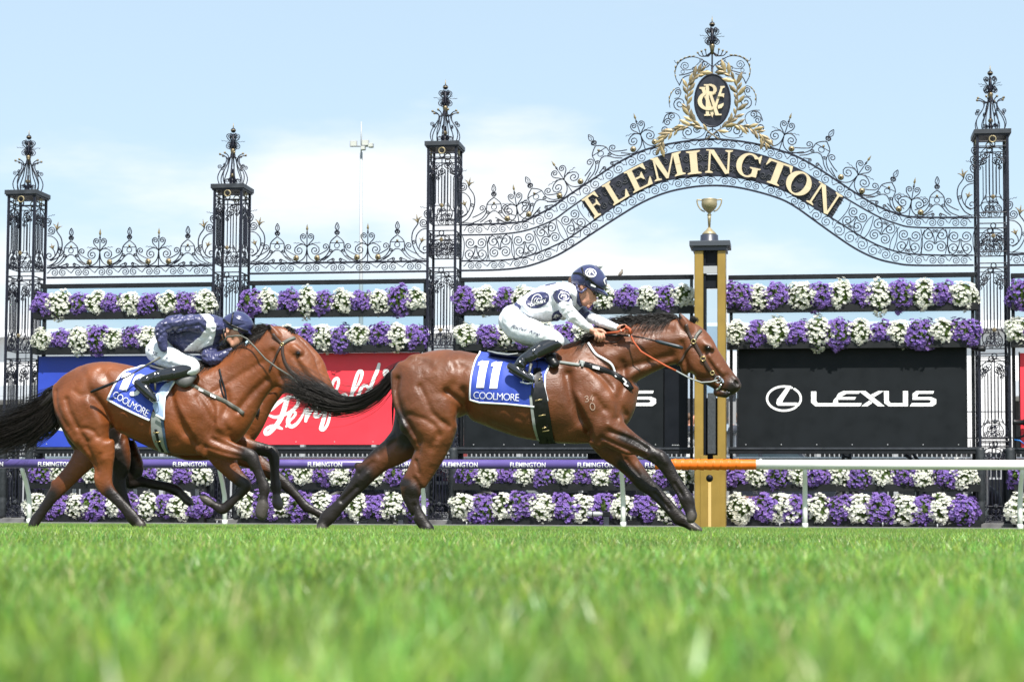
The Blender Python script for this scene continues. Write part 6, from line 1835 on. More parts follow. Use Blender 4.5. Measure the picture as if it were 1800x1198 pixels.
strokes1 = [
    ([(709, 670), (706.5, 692), (713.5, 720), (730, 751), (747, 776)], 4.5, -.011), ([(697, 658), (701, 700), (717, 742), (737, 772)], 4.5, .007), ([(750, 684), (761, 709), (772, 731), (797, 751)], 4, -.010),
    ([(734, 700), (740, 720)], 16, .012), ([(752, 700), (764, 722)], 4, .004), ([(730, 731), (758, 740), (775, 751), (783, 768)], 3.5, -.007), ([(755, 756), (768, 764)], 10, .009), ([(792, 712), (796, 728)], 13, .012),
    ([(794, 692), (811, 703), (820, 712)], 4, -.016), ([(814, 648), (817, 672), (794, 692)], 5, -.007), ([(770, 662), (782, 676)], 14, .010), ([(800, 640), (806, 658)], 9, .008), ([(800, 619), (811, 642), (825, 650)], 4, -.006),
    ([(716, 634), (752, 640), (768, 652)], 5, -.007), ([(728, 655), (740, 672)], 12, .008), ([(822, 690), (826, 712), (816, 738)], 6, -.022), ([(800, 752), (790, 772)], 8, .008), ([(778, 768), (768, 790)], 4, -.006),
    ([(748, 782), (745, 800)], 3, -.006), ([(755, 800), (752, 822)], 9, .009), ([(776, 785), (768, 812)], 5, .006), ([(740, 812), (744, 832)], 3, -.009),
    ([(748, 862), (737, 842)], 3, -.009), ([(725, 855), (733, 862)], 6, .006), ([(1018, 645), (1050, 672), (1072, 698)], 11, .010), ([(1003, 662), (1010, 700), (1024, 732), (1038, 755)], 6.5, -.024), ([(1040, 715), (1050, 745)], 15, .015), ([(1016, 690), (1036, 730), (1052, 768)], 4, .006),
    ([(1040, 648), (1057, 662), (1078, 686), (1088, 710), (1088, 737)], 3.5, -.013), ([(1050, 690), (1066, 715)], 9, .007), ([(1070, 734), (1074, 746)], 5, .008), ([(1096, 640), (1100, 668), (1092, 700), (1098, 728)], 5, -.015), ([(1087, 700), (1089, 728)], 9, .018), ([(1052, 700), (1066, 720)], 4, -.008),
    ([(1190, 645), (1160, 655), (1120, 672)], 5, -.015), ([(1070, 628), (1110, 612), (1160, 600), (1195, 598)], 9, .010), ([(1080, 655), (1130, 640), (1180, 625)], 5, -.011), ([(1040, 620), (1070, 645), (1092, 672)], 6, -.009), ([(1060, 604), (1120, 588), (1180, 582)], 5, -.006),
    ([(1084, 690), (1104, 664), (1130, 650)], 6, .008),
    ([(1078, 760), (1112, 773), (1140, 790)], 3, -.012), ([(1062, 770), (1100, 788), (1136, 801)], 2.6, -.010), ([(1072, 776), (1104, 796)], 6, .010), ([(1075, 752), (1105, 766)], 6, .008), ([(1098, 806), (1122, 834)], 2.5, -.008),
    ([(1248, 628), (1262, 645), (1272, 655)], 4, .008), ([(1238, 622), (1256, 650), (1270, 668)], 3, -.008), ([(1200, 605), (1207, 640), (1216, 664)], 4, -.014), ([(1216, 657), (1235, 664), (1246, 664)], 3, -.009), ([(1254, 660), (1268, 676)], 3, -.006), ([(1240, 607), (1254, 614)], 2, .006),
    ([(1222, 612), (1234, 624)], 4, -.005), ([(1280, 660), (1286, 668)], 3, -.006),
    ([(862, 730), (905, 746), (945, 752)], 8, .008), ([(870, 745), (910, 760), (944, 765)], 4, -.005), ([(990, 660), (984, 760)], 12, -.006), ([(1030, 748), (1010, 766), (985, 772)], 8, .010), ([(1020, 768), (1044, 772)], 3, -.008),
    ([(870, 640), (866, 720)], 4, .005), ([(893, 640), (890, 735)], 4, .005), ([(916, 645), (914, 745)], 4, .005), ([(940, 645), (938, 755)], 4, .005),
    ([(1166, 800), (1172, 812)], 4, .009), ([(1152, 806), (1160, 816)], 3, -.006), ([(595, 880), (622, 855)], 2.5, -.010), ([(733, 905), (735, 888)], 2.5, -.010), ([(1188, 850), (1202, 872)], 2, -.008), ([(1150, 866), (1176, 894)], 2, -.008), ([(640, 832), (632, 842)], 5, .008), ([(650, 812), (628, 832)], 3, -.008),
    ([(690, 775), (664, 798)], 4, -.008), ([(720, 752), (690, 770)], 8, .010),
]
dark1 = [
    ([(730, 866, 10), (730, 884, 14), (757, 932, 16)], 18), ([(714, 848, 5), (724, 850, 4)], 10), ([(632, 836, 12), (618, 852, 14), (600, 878, 16), (558, 932, 18)], 26), ([(612, 812, 6), (690, 765, 4)], 12),
    ([(1158, 806, 12), (1166, 812, 16), (1200, 863, 14), (1217, 912, 18)], 30), ([(1126, 845, 10), (1138, 856, 14), (1180, 898, 14), (1232, 932, 18)], 26),
    ([(1293, 676, 5), (1278, 692, 4)], 20), ([(1245, 614, 3)], 5), ([(1195, 555, 2), (1197, 560, 2)], 2), ([(1238, 678, 3), (1252, 686, 4)], 9),
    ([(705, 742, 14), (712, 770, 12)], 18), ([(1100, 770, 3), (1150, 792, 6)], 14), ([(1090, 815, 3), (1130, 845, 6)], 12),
]
hoof1 = [([(1218, 926, 7), (1229, 931, 5)], 4), ([(1217, 906, 6), (1216, 912, 6)], 3), ([(559, 929, 8)], 3)]
h1, v1, p1 = horse('racehorse', 'dark bay racehorse number 11 galloping in front past the gold finish post', Y1, 950, (900, 933), parts1, strokes1, dark1, hoof1, M['bay_dark'], .0085, (536, 545, 1318, 945), 'racehorses galloping along the turf')

def eye(parent, px, x, y, r, vol, dy=.012):
    q = at(x, y, px.Y); yy = float(vol.ysurf([q.x], [q.z])[0])
    MB().ball((q.x, yy + dy * .45, q.z), r, 12).build('eye', M['eye'], parent)
    MB().ball((q.x, 2 * px.Y - yy - dy * .45, q.z), r, 12).build('eye', M['eye'], parent)
def mane_of(parent, px, vol, crest, n, length, drop, side=-1, name='mane', rr=.005, seed=1, back=.8):
    g = np.random.default_rng(seed)
    S = []
    q = catmull(np.array(crest, float), 12)
    for i in range(n):
        t = g.random() * (len(q) - 1); k = int(t)
        c = q[k] + (q[min(k + 1, len(q) - 1)] - q[k]) * (t - k)
        w_ = at(c[0], c[1], px.Y)
        L = length * (.55 + .6 * g.random()); dr = drop * (g.random() * 1.4 - .25)
        y0 = px.Y + g.normal(0, .012)
        P = [(w_.x, y0, w_.z - .012)]
        for j in (1, 2, 3):
            f = j / 3
            x = w_.x - L * f * back + g.normal(0, .006)
            z = w_.z + .022 * math.sin(f * 3) * (1 + g.random()) - L * dr * f * f + g.normal(0, .004)
            ys = float(vol.ysurf([x], [z])[0])
            yt = min(y0 - .015 * f, ys - .012) if dr > .12 else y0 - .02 * f
            P.append((x, yt if g.random() < .75 else 2 * px.Y - yt, z))
        S.append(P)
    return hair(name, S, M['hair'], parent, rr)
eye(h1, p1, 1246, 613.5, .018, v1)
mane_of(h1, p1, v1, [(1046, 597), (1085, 577), (1120, 565), (1155, 562), (1186, 560), (1198, 562)], 1300, .24, .62, seed=3, rr=.0036)
mane_of(h1, p1, v1, [(1212, 564), (1220, 569)], 40, -.06, .3, seed=5, name='forelock')
def tail_of(parent, px, spine, spread, n, seed, rr=.005, name='tail'):
    """spine: (px, py, half width px, depth m)"""
    g = np.random.default_rng(seed)
    q = np.array(spine, float); S = []
    for i in range(n):
        u = g.normal(0, .42); v = g.normal(0, .5)
        u = max(-1.15, min(1.15, u))
        end = 1 - abs(g.normal(0, .22)); end = max(.35, end)
        P = []
        wob = g.normal(0, .12)
        for k in range(len(q)):
            f = k / (len(q) - 1)
            if f > end + .12: break
            uu = u + wob * math.sin(f * 5 + i) * f * 1.6
            w_ = at(q[k, 0], q[k, 1] + uu * q[k, 2], px.Y)
            P.append((w_.x + g.normal(0, .004), px.Y + v * q[k, 3], w_.z))
        if len(P) >= 3: S.append(P)
    return hair(name, S, M['hair'], parent, rr)
# dock of the tail, then the hair
bb = MB(); bb.tube([p1.p(708, 642), p1.p(700, 650), p1.p(688, 664), p1.p(672, 680), p1.p(655, 692)], [.045, .048, .042, .03, .01], 8)
bb.build('tail_dock', M['hair'], h1)
tail_of(h1, p1, [(706, 643, 8, .03), (690, 663, 12, .03), (668, 686, 11, .035), (640, 704, 10, .04), (612, 712, 12, .05), (582, 707, 21, .06), (552, 696, 30, .08), (524, 686, 38, .09), (498, 680, 46, .1)], 1, 1100, 11, rr=.0032)
tail_of(h1, p1, [(704, 648, 12, .05), (686, 668, 22, .06), (664, 690, 26, .08), (636, 705, 28, .09), (608, 709, 34, .1), (578, 703, 42, .11), (548, 692, 50, .12), (516, 684, 56, .12), (488, 682, 60, .13)], 1, 160, 13, name='stray_tail_hair', rr=.0022)
tail_of(h1, p1, [(704, 650, 6, .03), (694, 690, 9, .03), (690, 720, 10, .03), (690, 745, 12, .03)], 1, 60, 12, name='loose_tail_hair', rr=.003)

# ---- tack of the winner
sc1 = empty('saddle_cloth', p1.p(905, 712), 'blue saddle cloth with white number 11 on the leading dark bay horse', 'saddle cloth', 'number cloths under the saddles')
cloth_patch('cloth', [(846, 618), (842, 640), (838, 668), (835, 706), (852, 711), (900, 714), (948, 719), (950, 640), (900, 624), (870, 621)], v1, p1, .014, M['cloth_blue'], sc1,
            trim=[[(846, 618), (842, 640), (838, 668), (835, 706), (852, 711), (900, 714), (948, 719)]], trim_w=1.6, fold=.006)
cloth_patch('front_flap', [(950, 636), (982, 633), (972, 645), (966, 662), (966, 688), (971, 709), (960, 700), (952, 660)], v1, p1, .011, M['cloth_blue'], sc1,
            trim=[[(982, 633), (972, 645), (966, 662), (966, 688), (971, 709)]], trim_w=1.7)
dig = []
for x, y in ((0, 0), (23.3, 1.5)):
    dig += [decal_poly(p1, [(853 + x, 638 + y), (866 + x, 637 + y), (861 + x, 685.5 + y), (847.5 + x, 685.5 + y)])]
    dig += [decal_poly(p1, [(848.5 + x, 640 + y), (855.5 + x, 636 + y), (855 + x, 645 + y), (848 + x, 646 + y)])]
drape('number', dig, v1, .0245, M['white_print'], sc1)
drape('lettering', [decal_text('COOLMORE', p1, 842, 704, 922, 709, 13, bold=-.012, space=.84)], v1, .0255, M['white_print'], sc1)
# girth strap
gr1 = empty('girth', p1.p(962, 778), 'black girth strap with brass buckles behind the foreleg of the dark bay leader', 'girth', 'girth straps round the racehorses')
cloth_patch('strap', [(945, 650), (957, 650), (970, 700), (975, 740), (977, 779), (948, 780), (946, 740), (942, 700), (945, 670)], v1, p1, .020, M['leather_black'], gr1, mirror=True)
cloth_patch('edging', [(940, 699), (944, 699), (948, 740), (950, 776), (946, 776), (943, 740)], v1, p1, .0215, M['girth_white'], gr1, mirror=False)
for x, y, w_ in ((956, 707, 6), (961, 733, 6), (963, 754, 4), (965, 759, 6), (957, 671, 2)):
    b = MB(); strap(b, v1, p1, [(x - w_, y + 1), (x + w_, y - 1)], 1.8, .03); b.build('buckle', M['buckle'], gr1)
b = MB(); strap(b, v1, p1, [(962, 752), (964, 778)], 2.2, .028); strap(b, v1, p1, [(968, 750), (970, 776)], 2.2, .028); b.build('billet', M['leather_black'], gr1)
# saddle
sd1 = empty('saddle', p1.p(930, 625), 'small black racing saddle under the jockey in white silks', 'saddle', 'racing saddles')
q = Vol((at(855, 700, Y1).x, Y1 - .36, at(855, 700, Y1).z), (at(1000, 600, Y1).x, Y1 + .36, at(1000, 600, Y1).z), .009)
q.chain(G([(866, 622, 5, .15), (895, 627, 6, .20), (930, 630, 8, .24), (962, 630, 10, .25), (980, 628, 8, .2)]), .02)
q.chain(G([(975, 636, 10, .05, -.22), (982, 644, 8, .04, -.25)]), .03).chain(G([(975, 636, 10, .05, .22), (982, 644, 8, .04, .25)]), .03)
V, F = q.mesh(2); link_mesh('seat', mesh_np('seat', V - np.array(wloc(sd1)), F, M['leather_black']), sd1)
b = MB(); b.tube([p1.p(862, 619, -.14), p1.p(880, 624, -.19), p1.p(900, 627, -.215), p1.p(917, 625, -.22)], .006, 6); b.build('piping', M['girth_white'], sd1)
b = MB(); b.tube([p1.p(944, 645, -.36), p1.p(941, 664, -.385)], .011, 6, flat=.4); b.build('stirrup_leather', M['leather_grey'], sd1)
b = MB(); b.tube([p1.p(*c, -.385) for c in ((938, 664), (944, 663), (948.5, 667), (949.5, 673), (947, 679), (938, 680), (926, 677))], .007, 6); b.build('stirrup_iron', M['steel'], sd1)
b = MB()
for i, s_ in enumerate((-1, 1)):
    b.tube([(c[0], Y1 + s_ * .385, c[2]) for c in (p1.p(938, 664), p1.p(948, 667), p1.p(949, 674), p1.p(940, 680), p1.p(930, 678), p1.p(932, 668))], .004, 5, closed=True)
b.build('stirrup_rim', M['steel'], sd1)
# breast strap with a white neck strap
br1 = empty('breast_strap', p1.p(1100, 685), 'black and white breast strap round the chest of the dark bay leader', 'breast strap', 'breast straps of the racehorses')
b = MB(); strap(b, v1, p1, [(966, 636), (985, 639), (1005, 642), (1024, 645)], 4.2, .012, True); b.build('web', M['girth_white'], br1)
b = MB(); strap(b, v1, p1, [(1022, 642), (1040, 646), (1064, 653), (1087, 663), (1103, 674), (1112, 687)], 9.5, .010, True, .2); b.build('band', M['leather_black'], br1)
b = MB(); strap(b, v1, p1, [(1036, 604), (1050, 624), (1066, 634), (1079, 644), (1086, 665)], 3.4, .012); b.build('neck_strap', M['cloth_white'], br1)
drape('white_patch', [decal_poly(p1, [(1046, 645.5), (1058, 648.5), (1058, 653), (1046, 650)]), decal_stroke(p1, [(1098, 667), (1103, 673), (1100, 676), (1106, 680)], 1.2)], v1, .020, M['white_print'], br1)
b = MB(); strap(b, v1, p1, [(1024, 640), (1032, 643)], 7, .016); strap(b, v1, p1, [(1028, 637), (1029, 648)], 4, .018); b.build('buckle', M['girth_white'], br1)
# brand on the shoulder
drape('brand', [decal_stroke(p1, [(1034, 701), (1038, 699), (1040, 702), (1037, 704), (1041, 706), (1039, 709), (1035, 709)], .55),
                decal_stroke(p1, [(1047, 698), (1043, 705), (1050, 705)], .5, 1), decal_stroke(p1, [(1048.5, 701), (1047.5, 708)], .5, 1),
                decal_stroke(p1, ell(1047.5, 717.5, 4, 6, 10, 14) + [ell(1047.5, 717.5, 4, 6, 10, 14)[0]], .65, 2)], v1, .003, mat('pale_brand_hair', (.36, .25, .19), .8), h1)
# bridle
bd1 = empty('bridle', p1.p(1245, 640), 'dark leather bridle with brass rings and orange reins on the leading bay', 'bridle', 'bridles on the racehorses')
b = MB(); strap(b, v1, p1, [(1207, 572), (1211, 586), (1219, 601)], 5, .007, True); strap(b, v1, p1, [(1221, 603), (1229, 618), (1236, 631), (1243, 644), (1250, 654), (1260, 664)], 6, .007, True); b.build('cheek_strap', M['leather_brown'], bd1)
b = MB(); strap(b, v1, p1, [(1221, 601), (1226, 590), (1233, 581)], 5, .008, True); b.build('browband', M['leather_grey'], bd1)
b = MB(); strap(b, v1, p1, [(1217, 607), (1206, 621), (1198, 635), (1190, 642)], 3.4, .007, True); b.build('throat_lash', M['leather_brown'], bd1)
def ring(name, px, x, y, rad, tr, m, parent, vol, off=.016):
    q = at(x, y, px.Y); yy = float(vol.ysurf([q.x], [q.z])[0]) - off
    b = MB(); b.tube([(q.x + rad * math.cos(a), yy, q.z + rad * math.sin(a)) for a in np.linspace(0, 2 * math.pi, 12, endpoint=False)], tr, 5, closed=True)
    return b.build(name, m, parent)
for x, y, r_ in ((1220.5, 602, .018), (1237, 632, .019), (1253, 656.5, .016)): ring('ring', p1, x, y, r_, .0055, M['buckle'], bd1, v1)
ring('bit_ring', p1, 1263, 668, .026, .0055, M['steel'], bd1, v1)
b = MB(); strap(b, v1, p1, [(1264, 666), (1270, 668), (1272, 674)], 3.5, .010, True); strap(b, v1, p1, [(1268, 676), (1265, 682), (1259, 686)], 3, .014); b.build('bit', M['steel'], bd1)
b = MB(); b.tube([p1.p(1106, 580, -.19), p1.p(1111, 590, -.19), p1.p(1117, 604, -.19), p1.p(1130, 621, -.19), p1.p(1152, 634, -.18), p1.p(1174, 646, -.15), p1.p(1191, 654, -.13)], .0072, 6, flat=.4)
b.tube([p1.p(1068, 588, -.13), p1.p(1090, 587, -.18), p1.p(1106, 580, -.19)], .0085, 6, flat=.5); b.tube([p1.p(1103, 578, -.20), p1.p(1110, 582, -.2), p1.p(1112, 592, -.195)], .012, 6, flat=.5)
b.build('rein', M['orange_rein'], bd1)
b = MB(); b.tube([p1.p(1190, 653.5, -.13), p1.p(1215, 667, -.12), p1.p(1234, 673.5, -.11), p1.p(1250, 672.5, -.10), p1.p(1262, 669, -.09)], .006, 6); b.build('rein_end', M['girth_white'], bd1)
b = MB(); b.tube([p1.p(1060, 595, -.1), p1.p(1075, 603, -.13), p1.p(1086, 604, -.14), p1.p(1098, 594, -.11)], .003, 5)
b.tube([p1.p(1108, 580, .08), p1.p(1150, 632, .17), p1.p(1191, 652, .13), p1.p(1234, 672, .11), p1.p(1262, 669, .09)], .006, 5); b.build('rein_loop', M['leather_black'], bd1)
# ================================================================== second and third horse
Y2 = 19.3
p2 = Px(Y2, 300)
G2 = p2.st
def trunk2(P_, dx, dy):
    g = lambda rows: P_.st([(r_[0] + dx, r_[1] + dy) + tuple(r_[2:]) for r_ in rows])
    pr = lambda rows: P_.pairs([(a + dx, b + dy, c + dx, d + dy, w_) for a, b, c, d, w_ in rows])
    return [
        (g([(130, 702, 34, .17), (150, 690, 45, .235), (180, 690, 53, .265), (210, 697, 56, .265), (238, 706, 58, .275), (268, 712, 65, .29), (298, 718, 71, .30),
            (325, 722, 73, .285), (352, 722, 73, .24), (375, 722, 66, .20), (392, 728, 42, .17)]), .05, False),
        (g([(335, 654, 10, .07), (358, 654, 12, .06)]), .05, False),
        (g([(380, 738, 33, .13, -.09), (398, 748, 20, .12, -.09)]), .05, False), (g([(380, 738, 33, .13, .09), (398, 748, 20, .12, .09)]), .05, False),
        (pr([(345, 655, 392, 775, .17), (372, 643, 420, 752, .145), (402, 622, 437, 722, .12), (434, 601, 455, 694, .105), (462, 585, 474, 668, .095), (486, 578, 484, 655, .088)]), .05, False),
        (pr([(490, 577, 482, 648, .085), (508, 588, 488, 668, .10), (525, 604, 500, 682, .098), (538, 627, 514, 690, .08), (551, 649, 529, 697, .066), (563, 667, 542, 701, .058), (575, 678, 553, 703, .053)]), .03, False),
        (g([(499, 640, 21, .085), (508, 648, 19, .082)]), .025, False),
        (g([(569, 685, 9, .056), (572, 689, 8, .054)]), .02, False), (g([(548, 702, 6, .04), (558, 704, 6, .035)]), .012, False),
        (g([(519, 614, 8, .03, -.075), (530, 620, 6, .025, -.08)]), .02, False),
        (g([(496, 598, 6.8, .034, -.055), (490, 590, 7.2, .036, -.066), (484, 582, 5.4, .028, -.07), (478, 573, 2.2, .014, -.07)]), .01, False), (g([(486, 586, 2, .014, -.112), (482, 579, 1.4, .01, -.1)]), .008, True),
        (g([(497, 592, 5.5, .022, .05), (491, 584, 4.5, .02, .055), (486, 577, 1.6, .008, .055)]), .012, False),
        (g([(568, 679, 3.2, .022, -.053), (571, 682, 3.4, .022, -.05)]), .008, True),
    ]
parts2 = trunk2(p2, 0, 0) + [
    # near hind
    (G2([(140, 694, 38, .10, -.13), (155, 725, 46, .14, -.15), (172, 760, 37, .12, -.155), (187, 795, 23.5, .08, -.15), (190, 820, 17, .06, NL), (190, 842, 15.5, .05, NL), (194, 856, 13.5, .043, NL),
        (204, 868, 10.5, .035, NL), (217, 881, 9.3, .031, NL), (231, 896, 9.3, .03, NL), (241, 908, 10.3, .035, NL), (249, 916, 8.8, .034, NL), (256, 923, 8.5, .044, NL)]), .03, False),
    (G2([(180, 838, 5, .025, NL), (184, 848, 7, .03, NL)]), .02, False),
    # far hind
    (G2([(138, 705, 40, .10, .13), (140, 745, 40, .12, .15), (150, 782, 29, .085, .15), (138, 806, 21.5, .065, FL), (122, 826, 17, .055, FL), (100, 850, 15, .048, FL), (89, 864, 12.5, .042, FL),
        (77, 880, 9.8, .033, FL), (65, 898, 8.8, .03, FL), (54, 913, 9.6, .034, FL), (49, 923, 8.5, .042, FL)]), .03, False),
    (G2([(86, 848, 5, .025, FL), (92, 856, 8, .032, FL)]), .02, False),
    # near fore, bent at the knee
    (G2([(362, 742, 30, .09, -.13), (377, 768, 23, .08, -.135), (396, 785, 17.5, .068, -.13), (415, 793, 14, .055, -.12), (434, 797, 11.5, .046, -.12), (447, 803, 11.5, .045, -.12), (453, 815, 10, .04, -.12),
        (459, 828, 8.3, .03, -.12), (466, 845, 8.2, .029, -.12), (470, 859, 9.6, .035, -.12), (470, 871, 7, .03, -.12)]), .025, False),
    (G2([(469, 876, 7, .036, -.12), (467, 890, 10.5, .05, -.12), (465, 902, 10, .05, -.12), (468, 908, 5, .04, -.12)]), .008, False),
    (G2([(362, 790, 11, .05, -.13), (368, 797, 7, .04, -.13)]), .03, False),
    # far fore, folded back
    (G2([(364, 755, 30, .09, .12), (380, 795, 22, .08, .12), (396, 820, 16, .062, .12), (412, 838, 12.5, .05, .12), (425, 851, 11, .045, .12), (420, 862, 9, .036, .12),
        (406, 876, 7.6, .03, .12), (393, 889, 8.5, .032, .12), (384, 894, 9, .034, .12), (373, 889, 6.5, .03, .12)]), .022, False),
    (G2([(369, 886, 6.5, .036, .12), (357, 878, 7.5, .05, .12), (349, 873, 4, .04, .12)]), .008, False),
]
def strokes2(dx, dy):
    S = [
        ([(133.6, 705), (140, 725), (150, 746), (168, 776)], 3.8, -.011), ([(104, 680), (110, 712), (126, 748), (146, 780)], 4, .006), ([(155, 754), (178, 758), (187, 770)], 3, -.008), ([(158, 756), (170, 770)], 4, .007),
        ([(180, 699), (195, 719), (203, 742), (200, 770)], 5, -.020), ([(172, 708), (184, 732), (193, 746)], 6, .009), ([(168, 664), (184, 676)], 10, .010), ([(150, 690), (162, 712)], 13, .010), ([(122, 700), (132, 735)], 10, .009),
        ([(176, 690), (160, 698), (148, 690)], 4, -.007), ([(150, 650), (166, 664), (170, 684)], 4, -.006), ([(112, 690), (116, 718), (134, 752)], 3, -.006), ([(188, 655), (204, 672), (210, 700)], 5, -.008), ([(184, 785), (192, 806)], 6, .007),
        ([(168, 786), (178, 812), (182, 835)], 3, -.009), ([(152, 775), (170, 800)], 5, .006), ([(206, 742), (212, 752)], 5, .008),
        ([(325, 675), (350, 700), (370, 722)], 10, .010), ([(312, 680), (318, 714), (332, 748), (348, 772)], 6, -.022), ([(346, 728), (358, 755)], 13, .014), ([(326, 706), (344, 744), (358, 776)], 3.5, .006), ([(345, 672), (366, 692), (384, 716), (388, 742)], 3.5, -.012),
        ([(360, 700), (374, 722), (384, 744), (380, 764)], 3.5, -.010), ([(404, 690), (408, 712), (400, 735), (408, 756)], 4, -.014), ([(396, 735), (398, 752)], 8, .016),
        ([(470, 668), (448, 690), (424, 722)], 4, -.012), ([(370, 665), (412, 640), (450, 618), (478, 610)], 8, .008), ([(386, 690), (426, 662), (464, 638)], 4, -.009),
        ([(382, 772), (408, 784), (432, 794)], 3, -.010), ([(372, 786), (402, 796), (430, 802)], 2.6, -.008), ([(380, 790), (410, 802)], 6, .010),
        ([(484, 618), (490, 645), (498, 668)], 3.5, -.012), ([(497, 660), (512, 668), (522, 672)], 2.5, -.007), ([(534, 634), (546, 650), (556, 664)], 3.5, .007), ([(520, 628), (538, 658), (552, 676)], 2.6, -.006),
        ([(230, 752), (262, 766), (292, 772)], 8, .007), ([(320, 690), (316, 780)], 11, -.006), ([(345, 770), (330, 786), (310, 792)], 7, .010),
        ([(232, 668), (228, 735)], 4, .004), ([(252, 668), (248, 748)], 4, .004), ([(272, 672), (268, 760)], 4, .004), ([(190, 800), (186, 828)], 3, -.008),
    ]
    return [([(a + dx, b + dy) for a, b in p_], w_, h_) for p_, w_, h_ in S]
def dark_common(dx, dy):
    D = [([(566, 686, 9), (552, 702, 7)], 13), ([(528, 622, 2)], 5), ([(477, 574, 2), (479, 579, 2)], 2),
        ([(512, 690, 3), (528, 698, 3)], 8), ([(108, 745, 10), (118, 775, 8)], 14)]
    return [([(a + dx, b + dy, c) for a, b, c in p_], s_) for p_, s_ in D]
dark2 = dark_common(0, 0) + [
    ([(203, 867, 5), (212, 876, 9), (232, 896, 13), (257, 923, 13)], 15), ([(84, 870, 6), (78, 878, 8), (62, 900, 10), (49, 923, 12)], 26),
    ([(444, 800, 9), (451, 806, 13), (468, 850, 12), (470, 872, 10), (466, 905, 14)], 24), ([(425, 851, 8), (404, 878, 10), (384, 893, 12), (352, 876, 10)], 22)]
hoof2 = [([(467, 890, 10), (466, 908, 6)], 3), ([(360, 879, 7), (350, 874, 5)], 3), ([(256, 923, 6)], 3)]
h2, v2, p2 = horse('racehorse', 'bright red bay racehorse number 15 galloping behind, ridden by the navy jacketed jockey', Y2, 300, (290, 925), parts2, strokes2(0, 0), dark2, hoof2, M['bay_red'], .0095, (30, 565, 592, 935), 'racehorses galloping along the turf')
eye(h2, p2, 528.5, 622.5, .021, v2)
mane_of(h2, p2, v2, [(362, 650), (385, 635), (406, 621), (436, 600), (464, 585), (478, 579), (484, 578)], 1700, .25, .72, seed=8, rr=.0046)
mane_of(h2, p2, v2, [(497, 580), (506, 584), (512, 590)], 70, -.09, .35, seed=9, name='forelock', rr=.006)
bb = MB(); bb.tube([p2.p(110, 680), p2.p(102, 688), p2.p(90, 700), p2.p(74, 712), p2.p(58, 722)], [.05, .06, .06, .05, .02], 8)
bb.build('tail_dock', M['hair'], h2)
tail_of(h2, p2, [(108, 686, 10, .03), (94, 704, 24, .035), (78, 722, 30, .04), (58, 736, 34, .06), (34, 748, 38, .08), (8, 758, 42, .1), (-20, 768, 48, .12), (-50, 780, 54, .12)], 1, 1200, 14, rr=.0036)
tail_of(h2, p2, [(104, 690, 16, .05), (86, 712, 34, .06), (62, 732, 46, .08), (34, 748, 54, .1), (4, 760, 60, .12), (-26, 770, 66, .13)], 1, 160, 16, name='stray_tail_hair', rr=.0025)
tail_of(h2, p2, [(100, 735, 12, .03), (84, 752, 14, .05), (66, 766, 16, .05), (50, 784, 18, .06), (40, 806, 20, .06)], 1, 90, 15, name='loose_tail_hair', rr=.0035)

# third horse, half hidden behind the second
Y3 = 20.25
p3 = Px(Y3, 300)
G3 = p3.st
DX, DY = 18, 10
parts3 = trunk2(p3, DX, DY) + [
    (G3([(160, 704, 38, .10, -.13), (180, 745, 40, .13, -.15), (205, 785, 30, .1, -.15), (216, 815, 21, .07, NL), (214, 838, 15, .055, NL), (218, 858, 12, .045, NL), (224, 872, 9, .033, NL),
        (231, 892, 8.4, .03, NL), (238, 908, 9, .034, NL), (246, 918, 8, .036, NL)]), .03, False),
    (G3([(158, 710, 38, .10, .13), (178, 750, 40, .13, .15), (206, 790, 28, .1, .15), (226, 822, 19, .065, FL), (220, 838, 14, .055, FL), (222, 846, 12, .045, FL), (240, 845, 9.5, .034, FL),
        (262, 850, 8.4, .03, FL), (288, 855, 8.2, .03, FL), (303, 861, 9.2, .034, FL), (313, 869, 7.2, .03, FL)]), .03, False),
    (G3([(315, 871, 7, .036, FL), (324, 880, 7.5, .045, FL), (330, 884, 3, .04, FL)]), .008, False),
    (G3([(384, 750, 29, .09, -.13), (402, 770, 21, .08, -.13), (424, 779, 16, .066, -.12), (448, 786, 12.5, .052, -.12), (470, 791, 11, .046, -.12), (483, 796, 11, .045, -.12), (487, 808, 9.6, .038, -.12),
        (488, 823, 8, .03, -.12), (489, 842, 8, .029, -.12), (490, 854, 9.4, .034, -.12), (491, 866, 6.8, .03, -.12)]), .025, False),
    (G3([(491, 872, 7, .036, -.12), (493, 884, 9.2, .05, -.12), (496, 890, 6.5, .046, -.12)]), .008, False),
    (G3([(386, 760, 29, .09, .12), (410, 790, 22, .08, .12), (438, 806, 16, .062, .12), (465, 825, 12.5, .05, .12), (488, 843, 10.4, .044, .12), (500, 854, 9.4, .038, .12), (516, 870, 7.4, .03, .12),
        (532, 889, 8.2, .032, .12), (545, 896, 7, .03, .12)]), .022, False),
    (G3([(549, 898, 7, .036, .12), (560, 904, 7.5, .045, .12)]), .008, False),
]
dark3 = dark_common(DX, DY) + [([(196, 770, 22), (214, 820, 18)], 14), ([(216, 850, 12), (231, 892, 13), (248, 918, 14)], 20), ([(222, 835, 12), (262, 850, 12), (330, 884, 12)], 22),  # gaskin stroke: shade of the horse in front painted in, over dark leg colour
    ([(470, 791, 10), (486, 800, 14), (489, 842, 12), (495, 888, 14)], 22), ([(500, 852, 8), (520, 875, 10), (560, 904, 12)], 18)]
hoof3 = [([(315, 871, 7), (328, 882, 7)], 4), ([(492, 878, 8), (495, 890, 8)], 3)]
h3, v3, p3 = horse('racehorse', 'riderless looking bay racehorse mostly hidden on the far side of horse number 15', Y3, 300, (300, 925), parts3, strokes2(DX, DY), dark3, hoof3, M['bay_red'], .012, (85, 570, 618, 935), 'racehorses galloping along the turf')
h3['label'] = 'bay racehorse mostly hidden on the far side of the red bay in second place'
